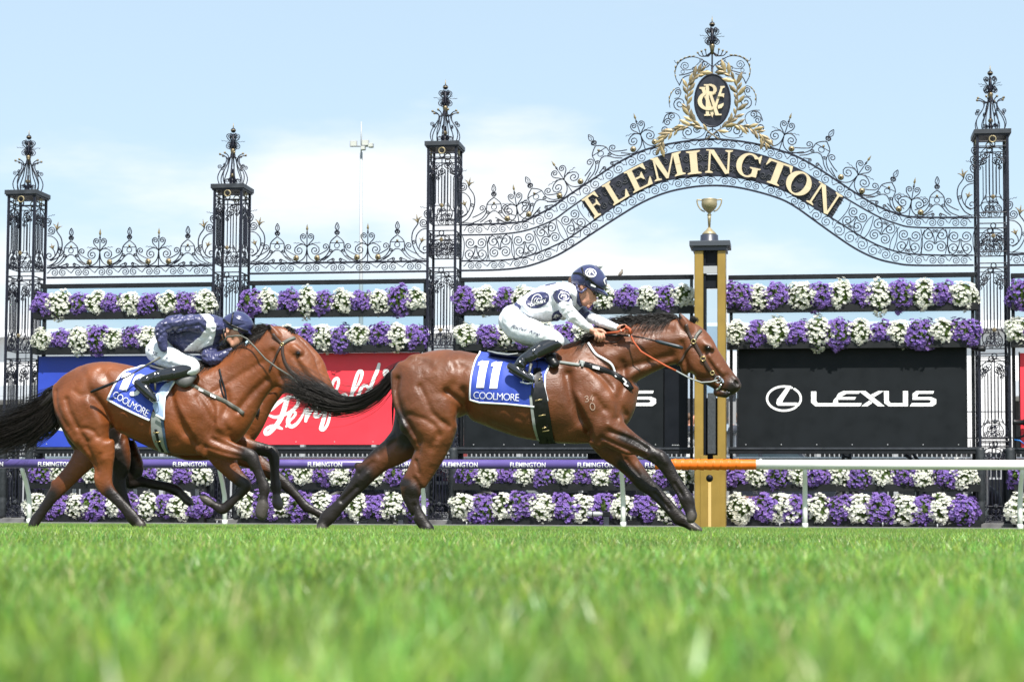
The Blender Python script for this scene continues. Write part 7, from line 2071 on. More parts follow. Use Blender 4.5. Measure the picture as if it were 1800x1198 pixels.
eye(h3, p3, 548.5, 632.5, .021, v3)
mane_of(h3, p3, v3, [(382, 660), (405, 645), (436, 622), (464, 604), (490, 592), (506, 588)], 220, .18, .6, seed=18, rr=.006)
tail_of(h3, p3, [(128, 696, 10, .03), (114, 714, 20, .035), (98, 732, 24, .04), (78, 746, 26, .06), (54, 758, 28, .08), (34, 768, 30, .1)], 1, 300, 24, rr=.006)
bd3 = empty('bridle', p3.p(505, 690), 'black rein and strap on the neck of the half hidden bay horse', 'bridle', 'bridles on the racehorses')
b = MB(); b.tube([p3.p(470, 677, -.12), p3.p(490, 675, -.12), p3.p(508, 676, -.12), p3.p(520, 690, -.11), p3.p(536, 700, -.09)], .009, 6, flat=.5); b.build('rein', M['leather_grey'], bd3)
b = MB(); strap(b, v3, p3, [(420, 722), (444, 715), (456, 727)], 6, .01); strap(b, v3, p3, [(446, 705), (458, 718), (456, 732)], 5, .01); b.build('neck_strap', M['leather_black'], bd3)
b = MB(); strap(b, v3, p3, [(510, 604), (522, 630), (534, 654), (548, 680)], 4.5, .008); b.build('cheek_strap', M['leather_brown'], bd3)

# ---- tack of the second horse
sc2 = empty('saddle_cloth', p2.p(260, 735), 'crumpled blue saddle cloth with white 15 and hanging pale flap on the red bay', 'saddle cloth', 'number cloths under the saddles')
cloth_patch('cloth', [(232, 654), (226, 662), (216, 684), (206, 705), (230, 718), (255, 730), (280, 741), (292, 706), (306, 676), (300, 650), (270, 640), (250, 644)], v2, p2, .016, M['cloth_blue'], sc2,
            trim=[[(268, 640), (250, 645), (232, 654), (226, 662), (216, 684), (206, 705), (230, 718), (255, 730), (280, 741)]], trim_w=1.9, fold=.012)
cloth_patch('front_flap', [(305, 676), (326, 668), (314, 684), (307, 700), (306, 740), (292, 732), (286, 716), (293, 694)], v2, p2, .020, mat('pale_blue_cloth', (.36, .48, .74), .6, bump=.5, bscale=8), sc2,
            trim=[[(326, 668), (314, 684), (307, 700), (306, 740), (292, 732)]], trim_w=1.6, fold=.016)
dg = [decal_poly(p2, [(236, 657), (248, 660), (240, 690), (227, 687)]), decal_poly(p2, [(229, 660), (237, 656.5), (236, 664), (228, 667)]),
      decal_stroke(p2, [(267, 666), (256, 664), (252, 675), (260, 676), (263, 684), (258, 694), (249, 695)], 3.6, 3)]
drape('number', dg, v2, .0305, M['white_print'], sc2)
drape('lettering', [decal_text('COOLMORE', p2, 214, 700, 276, 735, 12.5, bold=-.012, space=.84)], v2, .0315, M['white_print'], sc2)
gr2 = empty('girth', p2.p(291, 793), 'grey webbing girth with dark edges round the red bay in second place', 'girth', 'girth straps round the racehorses')
cloth_patch('strap', [(283, 724), (303, 736), (303, 765), (301, 796), (280, 794), (280, 760)], v2, p2, .014, M['girth_white'], gr2)
cloth_patch('edging', [(299, 736), (304, 738), (304, 765), (302, 796), (298, 796), (300, 765)], v2, p2, .0165, mat('blue_grey_web', (.05, .09, .16), .6), gr2, mirror=False)
b = MB(); strap(b, v2, p2, [(289, 756), (290, 775), (289, 794)], 4, .02); b.build('billet', M['leather_black'], gr2)
for y in (762, 777):
    b = MB(); strap(b, v2, p2, [(284, y), (295, y)], 1.8, .026); b.build('buckle', M['buckle'], gr2)
sd2 = empty('saddle', p2.p(330, 665), 'small grey racing saddle under the jockey in navy silks', 'saddle', 'racing saddles')
q = Vol((at(255, 700, Y2).x, Y2 - .36, at(255, 710, Y2).z), (at(370, 600, Y2).x, Y2 + .36, at(370, 625, Y2).z), .01)
q.chain(G2([(272, 645, 4, .15), (296, 652, 6, .22), (320, 656, 8, .25), (342, 656, 8, .24), (354, 654, 6, .18)]), .02)
q.chain(G2([(325, 666, 9, .04, -.26), (340, 674, 10, .04, -.28), (352, 664, 7, .035, -.25)]), .03)
V, F = q.mesh(2); link_mesh('seat', mesh_np('seat', V - np.array(wloc(sd2)), F, mat('grey_leather', (.09, .09, .088), .45, var=.15, vscale=12)), sd2)
b = MB(); b.tube([p2.p(292, 664, -.36), p2.p(294, 690, -.38)], .011, 6, flat=.4); b.build('stirrup_leather', M['leather_grey'], sd2)
b = MB(); b.tube([(c[0], Y2 - .385, c[2]) for c in (p2.p(292, 694), p2.p(299, 698), p2.p(300, 708), p2.p(292, 712), p2.p(284, 706))], .006, 5, closed=True); b.build('stirrup_iron', M['steel'], sd2)
br2 = empty('breast_strap', p2.p(400, 705), 'worn grey breast strap crossing the wet shoulder of the red bay', 'breast strap', 'breast straps of the racehorses')
b = MB(); strap(b, v2, p2, [(343, 677), (360, 685), (380, 695), (406, 708), (424, 720), (434, 728)], 6, .01, True); b.build('band', M['leather_grey'], br2)
b = MB(); strap(b, v2, p2, [(392, 650), (397, 668), (403, 688), (406, 706)], 3, .010); strap(b, v2, p2, [(394, 668), (398, 688), (405, 706)], 2.4, .012); b.build('neck_strap', M['leather_black'], br2)
drape('white_patch', [decal_poly(p2, [(361, 684), (369, 688), (369, 691), (361, 688)]), decal_poly(p2, [(381, 694), (390, 699), (390, 702), (381, 698)])], v2, .02, M['white_print'], br2)
bd2 = empty('bridle', p2.p(515, 650), 'black bridle and grey reins on the red bay in second place', 'bridle', 'bridles on the racehorses')
b = MB(); strap(b, v2, p2, [(484, 588), (492, 598), (500, 606)], 4.5, .008, True); strap(b, v2, p2, [(501, 607), (502, 624), (507, 640), (515, 652), (526, 662), (538, 680)], 4.5, .008, True); b.build('cheek_strap', M['leather_brown'], bd2)
b = MB(); strap(b, v2, p2, [(500, 606), (510, 599), (521, 594)], 5, .009, True); b.build('browband', M['leather_grey'], bd2)
b = MB(); strap(b, v2, p2, [(498, 610), (490, 626), (482, 642), (478, 652)], 3.2, .008); b.build('throat_lash', M['leather_brown'], bd2)
ring('ring', p2, 500.5, 606.5, .015, .005, M['buckle'], bd2, v2); ring('bit_ring', p2, 546, 690, .024, .005, M['steel'], bd2, v2)
b = MB(); b.tube([p2.p(430, 592, -.13), p2.p(440, 597, -.14), p2.p(455, 612, -.15), p2.p(474, 633, -.16), p2.p(494, 648, -.16), p2.p(516, 662, -.15), p2.p(530, 676, -.13), p2.p(546, 690, -.09)], .009, 6, flat=.5)
b.tube([p2.p(397, 604, -.1), p2.p(406, 594, -.13), p2.p(420, 592, -.13), p2.p(430, 592, -.13)], .01, 6, flat=.5)
b.build('rein', M['leather_grey'], bd2)

# ================================================================== jockeys
def vol_of(px, x0, y0, x1, y1, half, h):
    a = at(x0, y1, px.Y); b = at(x1, y0, px.Y)
    return Vol((a.x, px.Y - half, a.z), (b.x, px.Y + half, b.z), h)
def vmesh(name, vol, m, parent, mi_fn=None, sm=2, strokes=None, px=None, crease=0.):
    if crease:      # folds of loose cloth
        X, Y, Z = np.meshgrid(*vol.ax, indexing='ij')
        wv = np.sin(38 * X + 30 * Z + 3.4 * np.sin(11 * X - 17 * Y + 1) + 2.8 * np.sin(13 * Z + 9 * X)) + .55 * np.sin(58 * Z - 30 * X + 3 * np.sin(15 * X + 13 * Y))
        vol.d -= (crease * (np.abs(wv) - .8)).astype(np.float32)
    if strokes: apply_strokes(vol, px, strokes)
    V, F = vol.mesh(sm)
    mi = None
    if mi_fn is not None:
        C_ = V[F].mean(axis=1); mi = mi_fn(C_[:, 0], C_[:, 1], C_[:, 2])
    me = mesh_np(name, V - np.array(wloc(parent)), F, m, True, mi)
    o = link_mesh(name, me, parent)
    return o
def pxpoly(px, pts): return [(v.x, v.z) for v in (at(a, b, px.Y) for a, b in pts)]
def join_meshes(name, lst, m, parent):
    VV = []; FF = []; n = 0
    for V, F in lst:
        VV.append(V); FF.append(F + n); n += len(V)
    me = mesh_np(name, np.vstack(VV) - np.array(wloc(parent)), np.vstack(FF), m, True)
    return link_mesh(name, me, parent)

# ---------- jockey of the winner
j1 = empty('person', p1.p(955, 600), 'jockey in white silks with navy ovals crouched over the dark bay leader', 'jockey', 'jockeys')
bd = vol_of(p1, 870, 455, 1125, 690, .5, .009)
for s_ in (-1, 1):
    bd.chain(G([(907, 566, 11, .07, .09 * s_), (935, 588, 13, .06, .18 * s_), (975, 605, 8, .04, .25 * s_), (950, 626, 7, .035, .30 * s_), (928, 642, 6, .03, .345 * s_)]), .01)
bd.chain(G([(910, 560, 11, .09), (935, 545, 14, .11), (965, 532, 20, .13), (990, 520, 19, .15), (1008, 512, 11, .07), (1020, 507, 10, .06), (1030, 505, 10, .06)]), .03)
bd.chain(G([(992, 520, 12, .05, -.17), (999, 545, 8, .04, -.20), (1020, 566, 7, .036, -.16), (1040, 579, 5.5, .03, -.11)]), .02)
bd.chain(G([(996, 522, 12, .05, .17), (1015, 546, 6, .03, .18), (1050, 563, 5.5, .03, .0), (1090, 580, 5.2, .028, -.14)]), .02)
hd = vol_of(p1, 1000, 465, 1056, 548, .16, .0042)
hd.chain(G([(1033, 499, 20, .082), (1030, 508, 19, .078)]), .01)
hd.chain(G([(1036, 514, 14, .062), (1034, 524, 10.5, .052), (1028, 531, 7, .04)]), .014)
hd.chain(G([(1018, 512, 11, .06), (1006, 517, 10, .06)]), .02)
hd.chain(G([(1022, 520, 8, .055), (1026, 530, 6, .042)]), .012)
hd.chain(G([(1042, 518, 3.4, .016), (1046, 526, 3.0, .017), (1043.5, 528, 2.4, .02)]), .006)
hd.chain(G([(1040, 531, 2.6, .028), (1038.5, 534, 2.6, .027)]), .005)
hd.chain(G([(1034, 538, 3.6, .026)]), .008)
hd.chain(G([(1041.5, 532.6, .6, .04), (1037, 532.6, .5, .03)]), .003, True)
for s_ in (-1, 1):
    hd.chain(G([(1044, 515.5, 2.6, .014, .035 * s_)]), .006, True)
    hd.chain(G([(1043.2, 515.5, 2.2, .012, .033 * s_)]), .002)
    hd.chain(G([(1026, 498, 4.2, .012, -.084 * -s_), (1024.5, 505, 3.6, .010, .082 * s_), (1025, 509, 2.6, .009, .08 * s_)]), .004)
    hd.chain(G([(1027, 502, 2, .008, .094 * s_)]), .003, True)
def hand(px, wrist, knuck, curl, r, thumb, ys, hres, box):
    v = vol_of(px, *box, .2, hres)
    g = px.st
    v.chain(g([(wrist[0], wrist[1], r * 1.7, .030, wrist[2]), ((wrist[0] * .5 + knuck[0][0] * .5), (wrist[1] * .5 + knuck[0][1] * .5), r * 2.2, .042, wrist[2]), (knuck[1][0], knuck[1][1], r * 2.1, .044, ys)]), .01)
    for i, (kx, ky) in enumerate(knuck):
        L = (1, 1.12, 1.05, .82)[i]
        pts = [(kx, ky, r, r * px.m * .95, ys - .018 - .004 * i)]
        for cx, cy, dy in curl:
            pts.append((kx + cx * L, ky + cy * L, r * .92, r * px.m * .9, ys + dy))
        v.chain(g(pts), .0035, dense=3)
    v.chain(g([(t[0], t[1], r * (1.15 - .12 * i), r * px.m * 1.05, ys + t[2]) for i, t in enumerate(thumb)]), .006, dense=3)
    return v
hn = hand(p1, (1040, 580, -.11), [(1047, 586), (1052, 587.5), (1057, 588.5), (1062, 589)], [(2.5, 4, -.045), (3.5, 9, -.04), (1.5, 12, -.012)], 2.5, [(1050, 582, -.02), (1060, 583, -.03), (1067, 588, -.03)], -.10, .0035, (1032, 570, 1074, 608))
hf_ = hand(p1, (1088, 580, -.14), [(1096, 578), (1101, 578.5), (1106, 580), (1110, 582)], [(3.5, 2, -.04), (5, 6, -.035), (2, 9, -.01)], 2.4, [(1096, 583, -.03), (1104, 586, -.04), (1110, 588, -.04)], -.17, .0035, (1082, 566, 1122, 600))
join_meshes('body', [bd.mesh(2), hd.mesh(1), hn.mesh(1), hf_.mesh(1)], M['skin'], j1)
# silks
sv = vol_of(p1, 880, 480, 1100, 595, .42, .0075)
sv.chain(G([(912, 546, 13, .13), (928, 542, 22, .155), (948, 536, 28, .165), (968, 530, 31, .175), (990, 522, 26, .19), (1003, 516, 18, .14), (1013, 514, 12, .075)]), .03)
sv.chain(G([(960, 545, 20, .14), (985, 546, 17, .15)]), .03)
sv.chain(G([(990, 518, 17, .06, -.165), (996, 534, 14.5, .06, -.195), (1001, 548, 12.5, .055, -.20), (1012, 560, 11, .05, -.18), (1026, 571, 9, .042, -.145), (1039, 580, 6.8, .034, -.115)]), .02)
sv.chain(G([(998, 520, 16, .06, .165), (1012, 538, 12, .055, .2), (1026, 550, 10.5, .05, .14), (1050, 563, 9, .042, .0), (1072, 573, 7.6, .036, -.09), (1087, 579, 6.4, .032, -.14)]), .02)
navy_sh = pxpoly(p1, [(976, 524), (982, 516), (990, 513), (1004, 517), (1009, 528), (1006, 537), (995, 535), (986, 540), (981, 534)])
navy_far = pxpoly(p1, [(1013, 543), (1024, 532), (1036, 548), (1028, 560), (1020, 558)])
navy_hem = pxpoly(p1, [(900, 538), (908, 530), (921, 542), (918, 548)])
navy_back = pxpoly(p1, [(958, 502), (978, 495), (980, 501), (962, 506)])
def mi1(x, y, z):
    m = in_poly(x, z, navy_sh) & (y < Y1 - .05)
    m |= in_poly(x, z, navy_far) & (y > Y1 - .02) | in_poly(x, z, navy_hem) | in_poly(x, z, navy_back)
    return m.astype(int)
so_ = vmesh('silks_jacket', sv, [M['silk_white'], M['silk_navy']], j1, mi1, 2, [
    ([(935, 556), (960, 552), (985, 556)], 4, .007), ([(925, 540), (940, 556)], 3, .006), ([(980, 540), (985, 556), (978, 566)], 3.5, -.009), ([(1000, 560), (1012, 554)], 2.5, -.006), ([(1004, 568), (1018, 560)], 2, .005),
    ([(930, 525), (950, 545)], 3, -.005), ([(996, 553), (1006, 546)], 2.5, -.006), ([(988, 500), (1000, 512), (1008, 528)], 3, -.006), ([(920, 532), (930, 552)], 3, .006), ([(962, 552), (975, 560)], 3, -.006)], p1, .0035)
sv.near()
def oval(cx, cy, rx, ry, rot): return decal_poly(p1, ell(cx, cy, rx, ry, rot))
drape('chest_oval', [oval(949.5, 530.5, 21.5, 14, 16)], sv, .004, M['silk_navy'], so_)
drape('chest_logo', [decal_stroke(p1, [(939, 537), (940, 529), (944, 523), (950, 521), (954, 523), (957.5, 528), (955, 529.5), (951, 528)], [.6, .7, .7, .6, .5, .5, .5, .4]),
                     decal_stroke(p1, [(943, 536), (944.5, 530), (948, 527)], .45), decal_stroke(p1, [(947.5, 535), (949, 530.5), (951, 528)], .6),
                     decal_text('DARBY', p1, 937, 542.5, 966, 534.5, 5.4, bold=.02)], sv, .0065, M['white_print'], so_)
drape('belly_oval', [decal_poly(p1, [(971, 565), (973, 557), (979, 551), (986, 548), (991, 556), (989, 561), (981, 565)])], sv, .004, M['silk_navy'], so_)
drape('belly_logo', [decal_stroke(p1, [(977, 561), (979, 557), (983, 556), (982, 559.5), (978, 561)], .6), decal_text('DA', p1, 980, 561, 988, 558, 3.4)], sv, .0065, M['white_print'], so_)
e_ = ell(997, 527, 9, 7.5, 0, 20, 20, 350)
drape('sleeve_logo', [decal_stroke(p1, e_, .5, 2), decal_stroke(p1, [(993, 528), (995, 524), (998, 527), (1000, 524), (1002, 529)], .8)], sv, .006, M['white_print'], so_)
# breeches
bv = vol_of(p1, 870, 525, 1010, 625, .42, .0075)
bv.chain(G([(901, 556, 20, .155), (911, 552, 18, .15), (916, 545, 12, .14)]), .03)
for s_ in (-1, 1):
    bv.chain(G([(899, 566, 20.5, .12, .075 * s_), (915, 578, 24, .115, .12 * s_), (940, 588, 22.5, .10, .18 * s_), (963, 595, 18, .085, .225 * s_), (981, 601, 14.5, .072, .25 * s_), (986, 607, 11.5, .062, .26 * s_), (972, 612, 10, .055, .275 * s_)]), .03)
vmesh('breeches', bv, M['breech'], j1, None, 2, [([(885, 560), (890, 575), (900, 588)], 2, -.004), ([(925, 556), (915, 570)], 2.5, .005), ([(935, 560), (922, 580)], 2, -.004), ([(960, 600), (975, 588)], 2, .004), ([(905, 545), (915, 555)], 2, -.004),
    ([(900, 600), (940, 608)], 2, -.004), ([(890, 548), (896, 566)], 2, .004)], p1, .0018)
bv.near()
bo = [o for o in j1.children if o.name.startswith('breeches')][0]
drape('lettering', [decal_text('Rachel', p1, 905, 580, 934, 588.5, 6.2, shear=.45, bold=-.004, space=.86), decal_text('King', p1, 938, 589.5, 958, 597, 6.2, shear=.45, bold=-.004, space=.86),
                    decal_text('OFF THE', p1, 925, 567, 955, 575.5, 3.2), decal_text('TRACK', p1, 958, 577, 976, 586, 4.2)], bv, .004, M['ink'], bo)
# boots
for s_ in (-1, 1):
    bt = vol_of(p1, 895, 592, 1003, 682, .48, .0065)
    bt.chain(G([(984, 609, 12.5, .066, .262 * s_), (972, 614, 14, .064, .275 * s_), (953, 624, 13, .06, .305 * s_), (938, 634, 10.5, .052, .335 * s_), (928, 642, 9.5, .046, .345 * s_), (924, 648, 9.5, .044, .35 * s_)]), .015)
    bt.chain(G([(908, 650, 6.5, .032, .35 * s_), (918, 656, 8.5, .04, .355 * s_), (930, 663, 8.5, .043, .365 * s_), (942, 671, 6, .04, .37 * s_), (948, 675, 3.5, .03, .372 * s_)]), .012)
    apply_strokes(bt, p1, [([(960, 614), (948, 630)], 1, -.004), ([(944, 618), (955, 634)], 1.2, .004), ([(930, 634), (940, 648)], 1.4, -.004), ([(922, 640), (934, 652)], 1.4, .005), ([(918, 648), (930, 656)], 1.3, -.004)])
    o = vmesh('boot', bt, M['boot'], j1, None, 1)
    b = MB(); b.tube([p1.p(906, 657, .355 * s_), p1.p(916, 663, .36 * s_), p1.p(930, 671, .37 * s_), p1.p(945, 678, .375 * s_)], [.012, .012, .013, .011], 6); b.build('sole', M['leather_black'], o)
# helmet
hv = vol_of(p1, 995, 455, 1078, 528, .2, .006)
hv.chain(G([(1024, 492, 21, .112), (1036, 489, 24, .122), (1047, 496, 20, .11)]), .01)
hv.chain(G([(1043, 506, 9, .10), (1056, 512, 6, .085), (1067, 519, 2.5, .05)]), .012)
hv.chain(G([(1024, 518, 16, .2), (1040, 524, 10, .2), (1056, 531, 9, .2)]), .006, True)
hv.chain(G([(1013, 508, 8, .2)]), .006, True)
ho_ = vmesh('helmet', hv, M['helmet_navy'], j1, None, 2, [([(1020, 475), (1030, 490), (1036, 506)], 1.5, .003), ([(1048, 472), (1058, 486), (1062, 500)], 1.2, -.002)], p1)
hv.near()
drape('helmet_logo', [decal_stroke(p1, ell(1041, 482.5, 9, 7.2, -18, 24) + [ell(1041, 482.5, 9, 7.2, -18, 24)[0]], .8, 2), decal_stroke(p1, [(1035, 485), (1037, 480), (1041, 478), (1044, 481), (1047, 485)], .9), decal_stroke(p1, [(1039, 485), (1041, 481)], .7),
                      decal_text('DARBY', p1, 1034, 488, 1047, 490, 2.8, bold=.02), decal_stroke(p1, [(1066, 489), (1063.5, 494), (1065, 500)], .9), decal_poly(p1, [(1041, 501.5), (1050, 505), (1049, 508), (1041, 505)])], hv, .004, M['white_print'], ho_)
b = MB(); strap(b, hv, p1, [(1009, 482), (1022, 484), (1036, 492), (1048, 502), (1062, 511)], 3.4, .006); b.build('goggle_strap', M['leather_black'], ho_)
b = MB(); strap(b, hv, p1, [(1024, 472), (1029, 484), (1034, 496)], 2.4, .007); b.build('harness', M['leather_black'], ho_)
b = MB(); b.ball(p1.p(1053, 466.5), .030, 14); b.build('pom_pom', M['pom'], ho_)
b = MB(); b.tube([p1.p(1016, 500, -.09), p1.p(1016, 512, -.088), p1.p(1024, 516, -.085), p1.p(1033, 508, -.088)], .010, 6, flat=.6); b.tube([p1.p(1017, 508, -.088), p1.p(1017, 522, -.07), p1.p(1018, 532, -.04), p1.p(1022, 538, 0)], .016, 6, flat=.6); b.build('chin_strap', M['silk_navy'], ho_)
gv = vol_of(p1, 1024, 500, 1062, 530, .15, .005)
gv.chain(G([(1043, 510, 6, .078), (1049, 516, 5.4, .066)]), .01); vmesh('goggles', gv, mat('goggle_lens', (.012, .013, .016), .1, coat=.5), j1, None, 1)
hb = vol_of(p1, 990, 478, 1020, 512, .12, .005)
hb.chain(G([(1006, 493, 7.5, .045), (1011, 498, 7, .06), (1014, 505, 6, .06)]), .01); vmesh('hair', hb, M['brown_hair'], j1, None, 1)
wh = empty('whip', p1.p(1115, 596), 'black riding whip with padded flap in the gloveless hand on the bay neck', 'whip', 'riding whips')
b = MB(); b.tube([p1.p(1062, 591, -.12), p1.p(1075, 591.5, -.13), p1.p(1111, 593, -.15)], [.011, .010, .008], 8); b.build('handle', M['leather_black'], wh)
b = MB(); b.tube([p1.p(1111, 593, -.15), p1.p(1134, 597, -.165), p1.p(1157, 603, -.18)], [.007, .006, .006], 8); b.build('shaft', M['leather_black'], wh)
b = MB(); b.tube([p1.p(1155, 602.5, -.18), p1.p(1162, 604.5, -.185), p1.p(1195, 613, -.2), p1.p(1203, 615.5, -.2)], [.010, .016, .017, .012], 8); b.build('flap', mat('dark_teal_rubber', (.016, .026, .034), .4), wh)
b = MB(); b.tube([p1.p(1108, 592.9, -.149), p1.p(1113, 593.2, -.151)], .011, 8); b.build('collar', M['white_print'], wh)

# ---------- jockey of the second horse
j2 = empty('person', p2.p(330, 640), 'jockey in shiny navy silks with a white sash crouched on the red bay', 'jockey', 'jockeys')
bd = vol_of(p2, 245, 545, 450, 715, .5, .01)
for s_ in (-1, 1):
    bd.chain(G2([(284, 618, 10, .07, .09 * s_), (315, 634, 10, .06, .18 * s_), (342, 647, 6, .04, .25 * s_), (310, 663, 6, .035, .32 * s_), (275, 674, 5, .03, .355 * s_)]), .01)
bd.chain(G2([(289, 606, 10, .09), (310, 592, 12, .11), (345, 582, 15, .12), (375, 577, 15, .14), (392, 578, 10, .07), (402, 578, 9, .06), (412, 577, 9, .06)]), .03)
bd.chain(G2([(362, 576, 7, .03, -.15), (330, 577, 6, .03, -.225), (301, 584, 6, .03, -.265), (302, 602, 6, .032, -.26), (302, 613, 4.5, .028, -.26)]), .02)
bd.chain(G2([(370, 578, 11, .05, .17), (375, 606, 6, .03, .07), (370, 626, 5, .03, -.05), (405, 618, 5, .03, .02), (432, 606, 5, .03, .02)]), .02)
hd = vol_of(p2, 392, 548, 446, 620, .16, .005)
hd.chain(G2([(416, 577, 16, .082), (415, 583, 15, .078)]), .01)
hd.chain(G2([(420, 590, 11, .062), (417, 600, 8.5, .052), (411, 606, 6, .04)]), .014)
hd.chain(G2([(403, 592, 9, .06), (394, 588, 9, .07)]), .02); hd.chain(G2([(405, 598, 7, .055), (409, 605, 5, .042)]), .012)
hd.chain(G2([(426, 594, 2.8, .016), (429, 600, 2.5, .017)]), .006); hd.chain(G2([(424, 604, 2.2, .027)]), .005)
for s_ in (-1, 1):
    hd.chain(G2([(405, 578, 3.6, .012, .084 * s_), (404, 584, 3, .010, .082 * s_)]), .004); hd.chain(G2([(405.5, 581, 1.8, .008, .095 * s_)]), .003, True)
    hd.chain(G2([(427, 590, 1.9, .012, .033 * s_)]), .002)
join_meshes('body', [bd.mesh(2), hd.mesh(1)], M['skin'], j2)
hn = hand(p2, (305, 618, -.26), [(300, 632), (296, 631), (292, 629), (290, 626)], [(-3, 3, -.04), (-4, 7, -.035), (-1, 9, -.01)], 2.4, [(300, 622, -.03), (304, 632, -.04), (299, 638, -.04)], -.27, .004, (278, 606, 318, 648))
V, F = hn.mesh(1); link_mesh('glove', mesh_np('glove', V - np.array(wloc(j2)), F, M['glove']), j2)
hn = hand(p2, (428, 608, .02), [(434, 602), (438, 602), (442, 603), (445, 605)], [(2.5, 2, -.035), (3.5, 5, -.03), (1, 8, -.01)], 2.2, [(434, 608, -.03), (440, 610, -.04), (445, 610, -.04)], -.02, .004, (420, 590, 458, 624))
V, F = hn.mesh(1); link_mesh('glove', mesh_np('glove', V - np.array(wloc(j2)), F, M['glove']), j2)
sv = vol_of(p2, 272, 545, 440, 650, .45, .0085)
sv.chain(G2([(290, 590, 12, .13), (306, 588, 21, .16), (330, 584, 27, .17), (352, 580, 27, .18), (374, 576, 22, .19), (389, 575, 14, .13), (398, 580, 9, .075)]), .03)
sv.chain(G2([(330, 600, 20, .14), (360, 598, 16, .15), (378, 592, 12, .12)]), .03)
sv.chain(G2([(366, 570, 15, .06, -.165), (345, 571, 14, .06, -.21), (322, 574, 14, .06, -.25), (303, 580, 13, .058, -.275), (299, 592, 11.5, .055, -.28), (300, 606, 9, .045, -.27), (302, 616, 7, .036, -.265)]), .02)
sv.chain(G2([(375, 584, 15, .06, .165), (375, 606, 13, .06, .06), (369, 626, 12, .055, -.06), (381, 632, 10, .05, -.08), (405, 618, 8, .042, .0), (424, 609, 6.5, .035, .03)]), .02)
sash = pxpoly(p2, [(354, 551), (369, 552), (382, 561), (388, 576), (384, 592), (377, 606), (350, 617), (326, 619), (342, 607), (360, 595), (373, 581), (374, 568), (366, 558)])
def mi2(x, y, z): return (in_poly(x, z, sash) & (y > Y2 - .235)).astype(int)
so2 = vmesh('silks_jacket', sv, [M['silk_navy'], M['silk_white']], j2, mi2, 2, [
    ([(350, 566), (330, 570), (308, 574)], 2, .007), ([(360, 575), (335, 580), (310, 588)], 2, -.008), ([(300, 575), (294, 590), (298, 606)], 2, .007), ([(304, 590), (296, 600)], 1.6, -.007), ([(308, 580), (298, 588)], 1.6, -.007),
    ([(340, 562), (322, 566)], 1.6, -.006), ([(366, 588), (345, 606), (330, 616)], 2.4, .006), ([(372, 600), (350, 612)], 2, -.007), ([(300, 562), (330, 556)], 2, .006), ([(370, 618), (382, 628)], 2, -.007), ([(365, 625), (378, 622)], 1.6, .006)], p2, .0065)
bv = vol_of(p2, 250, 580, 372, 668, .42, .0085)
bv.chain(G2([(283, 606, 18, .15), (294, 602, 14, .145)]), .03)
for s_ in (-1, 1):
    bv.chain(G2([(280, 618, 19.5, .12, .075 * s_), (296, 626, 20, .115, .12 * s_), (318, 636, 17, .10, .18 * s_), (336, 642, 14.5, .085, .225 * s_), (350, 645, 12.5, .075, .255 * s_), (354, 652, 10, .062, .265 * s_), (344, 656, 9, .055, .28 * s_)]), .03)
bo2 = vmesh('breeches', bv, M['breech'], j2, None, 2, [([(300, 640), (330, 648)], 1.8, -.005), ([(310, 640), (330, 630)], 1.6, .004), ([(268, 606), (280, 622)], 1.6, -.004), ([(285, 600), (296, 612)], 1.6, -.004), ([(335, 634), (350, 640)], 1.6, -.004)], p2, .0025)
bv.near()
drape('lettering', [decal_text('S', p2, 278, 626, 284, 628, 7), decal_text('K', p2, 285, 628, 289, 629, 6.5), decal_stroke(p2, [(306, 634), (309, 631), (309, 635)], .5), decal_stroke(p2, [(272, 614), (271, 618), (274, 617)], .5)], bv, .004, M['ink'], bo2)
for s_ in (-1, 1):
    bt = vol_of(p2, 250, 630, 362, 720, .48, .0075)
    bt.chain(G2([(349, 652, 11, .066, .268 * s_), (338, 656, 12, .064, .28 * s_), (318, 661, 11.5, .06, .31 * s_), (300, 665, 10.5, .055, .335 * s_), (285, 670, 9.5, .05, .35 * s_), (275, 674, 9, .046, .36 * s_)]), .015)
    bt.chain(G2([(262, 677, 6, .034, .36 * s_), (272, 684, 8.5, .042, .365 * s_), (281, 693, 8, .043, .372 * s_), (290, 702, 5.5, .04, .376 * s_), (294, 707, 3, .03, .376 * s_)]), .012)
    apply_strokes(bt, p2, [([(300, 656), (304, 672)], 1.2, -.004), ([(292, 660), (296, 676)], 1.4, .005), ([(282, 664), (286, 680)], 1.3, -.005), ([(322, 652), (326, 670)], 1.2, .004)])
    o = vmesh('boot', bt, M['boot'], j2, None, 1)
    b = MB(); b.tube([p2.p(258, 683, .365 * s_), p2.p(268, 692, .37 * s_), p2.p(279, 702, .378 * s_), p2.p(290, 710, .38 * s_)], [.011, .011, .012, .01], 6); b.build('sole', M['leather_black'], o)
hv = vol_of(p2, 385, 540, 452, 600, .2, .0065)
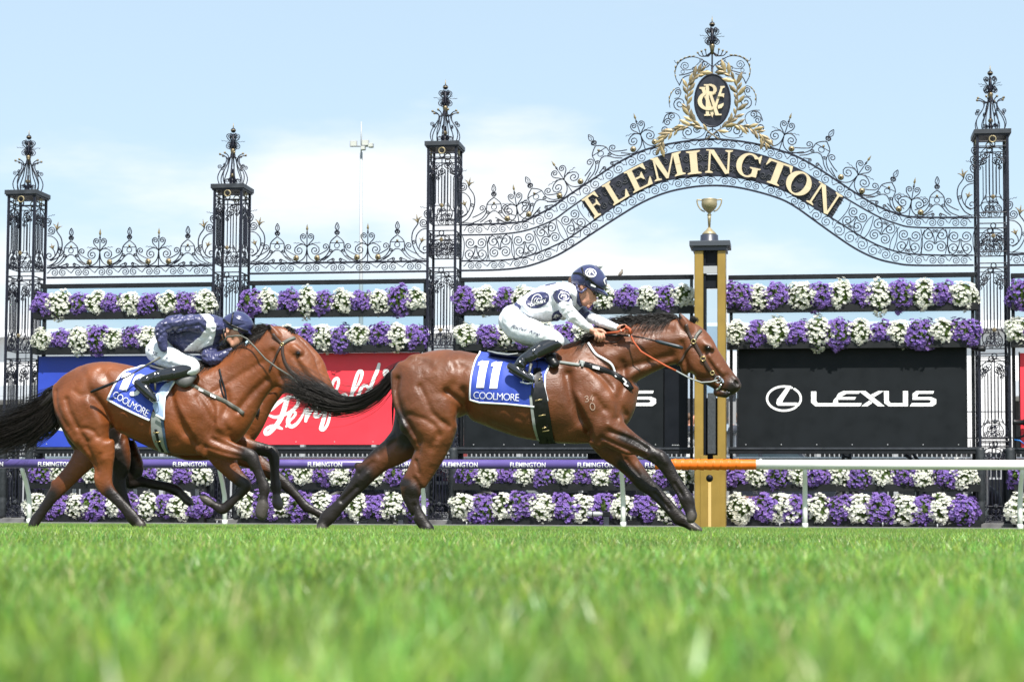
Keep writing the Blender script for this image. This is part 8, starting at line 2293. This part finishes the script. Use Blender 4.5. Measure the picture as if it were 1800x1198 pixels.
hv.chain(G2([(408, 569, 17.5, .112), (419, 567, 19.5, .122), (429, 572, 16, .11)]), .01)
hv.chain(G2([(428, 580, 7, .10), (437, 584, 4.5, .085), (443, 588, 2, .05)]), .012)
hv.chain(G2([(408, 592, 13, .2), (420, 597, 8, .2), (434, 601, 7, .2)]), .006, True); hv.chain(G2([(398, 586, 6, .2)]), .006, True)
ho_ = vmesh('helmet', hv, M['helmet_navy'], j2, None, 2, [([(412, 552), (424, 562), (438, 566)], 1.2, .004), ([(420, 575), (434, 572)], 1.2, -.004)], p2)
hv.near()
b = MB(); strap(b, hv, p2, [(396, 562), (406, 569), (416, 575), (428, 580), (440, 584)], 3, .006); strap(b, hv, p2, [(414, 550), (414, 560), (412, 572)], 2.6, .007); b.build('goggle_strap', M['leather_black'], ho_)
drape('helmet_badge', [decal_poly(p2, [(415, 578), (423, 580), (422, 583), (415, 581)])], hv, .006, M['white_print'], ho_)
b = MB(); b.tube([p2.p(398, 578, -.09), p2.p(397, 590, -.088), p2.p(400, 600, -.07), p2.p(405, 608, -.04)], .012, 6, flat=.6); b.build('chin_strap', M['leather_black'], ho_)
gv = vol_of(p2, 408, 575, 440, 602, .15, .006)
gv.chain(G2([(424, 585, 4.5, .07), (429, 589, 4, .062)]), .01); vmesh('goggles', gv, mat('goggle_tint', (.012, .013, .016), .1, coat=.5), j2, None, 1)
wh = empty('whip', p2.p(240, 665), 'black riding whip held back across the blue cloth by the pale gloved hand', 'whip', 'riding whips')
b = MB(); b.tube([p2.p(299, 632, -.31), p2.p(285, 641, -.33), p2.p(262, 656, -.36)], [.012, .011, .009], 8); b.build('handle', M['leather_grey'], wh)
b = MB(); b.tube([p2.p(262, 656, -.36), p2.p(244, 667, -.37), p2.p(226, 675, -.38)], [.008, .007, .007], 8); b.build('shaft', M['leather_black'], wh)
b = MB(); b.tube([p2.p(228, 674, -.38), p2.p(220, 678, -.38), p2.p(190, 690, -.38), p2.p(182.5, 693.5, -.38)], [.009, .015, .016, .012], 8); b.build('flap', M['leather_black'], wh)
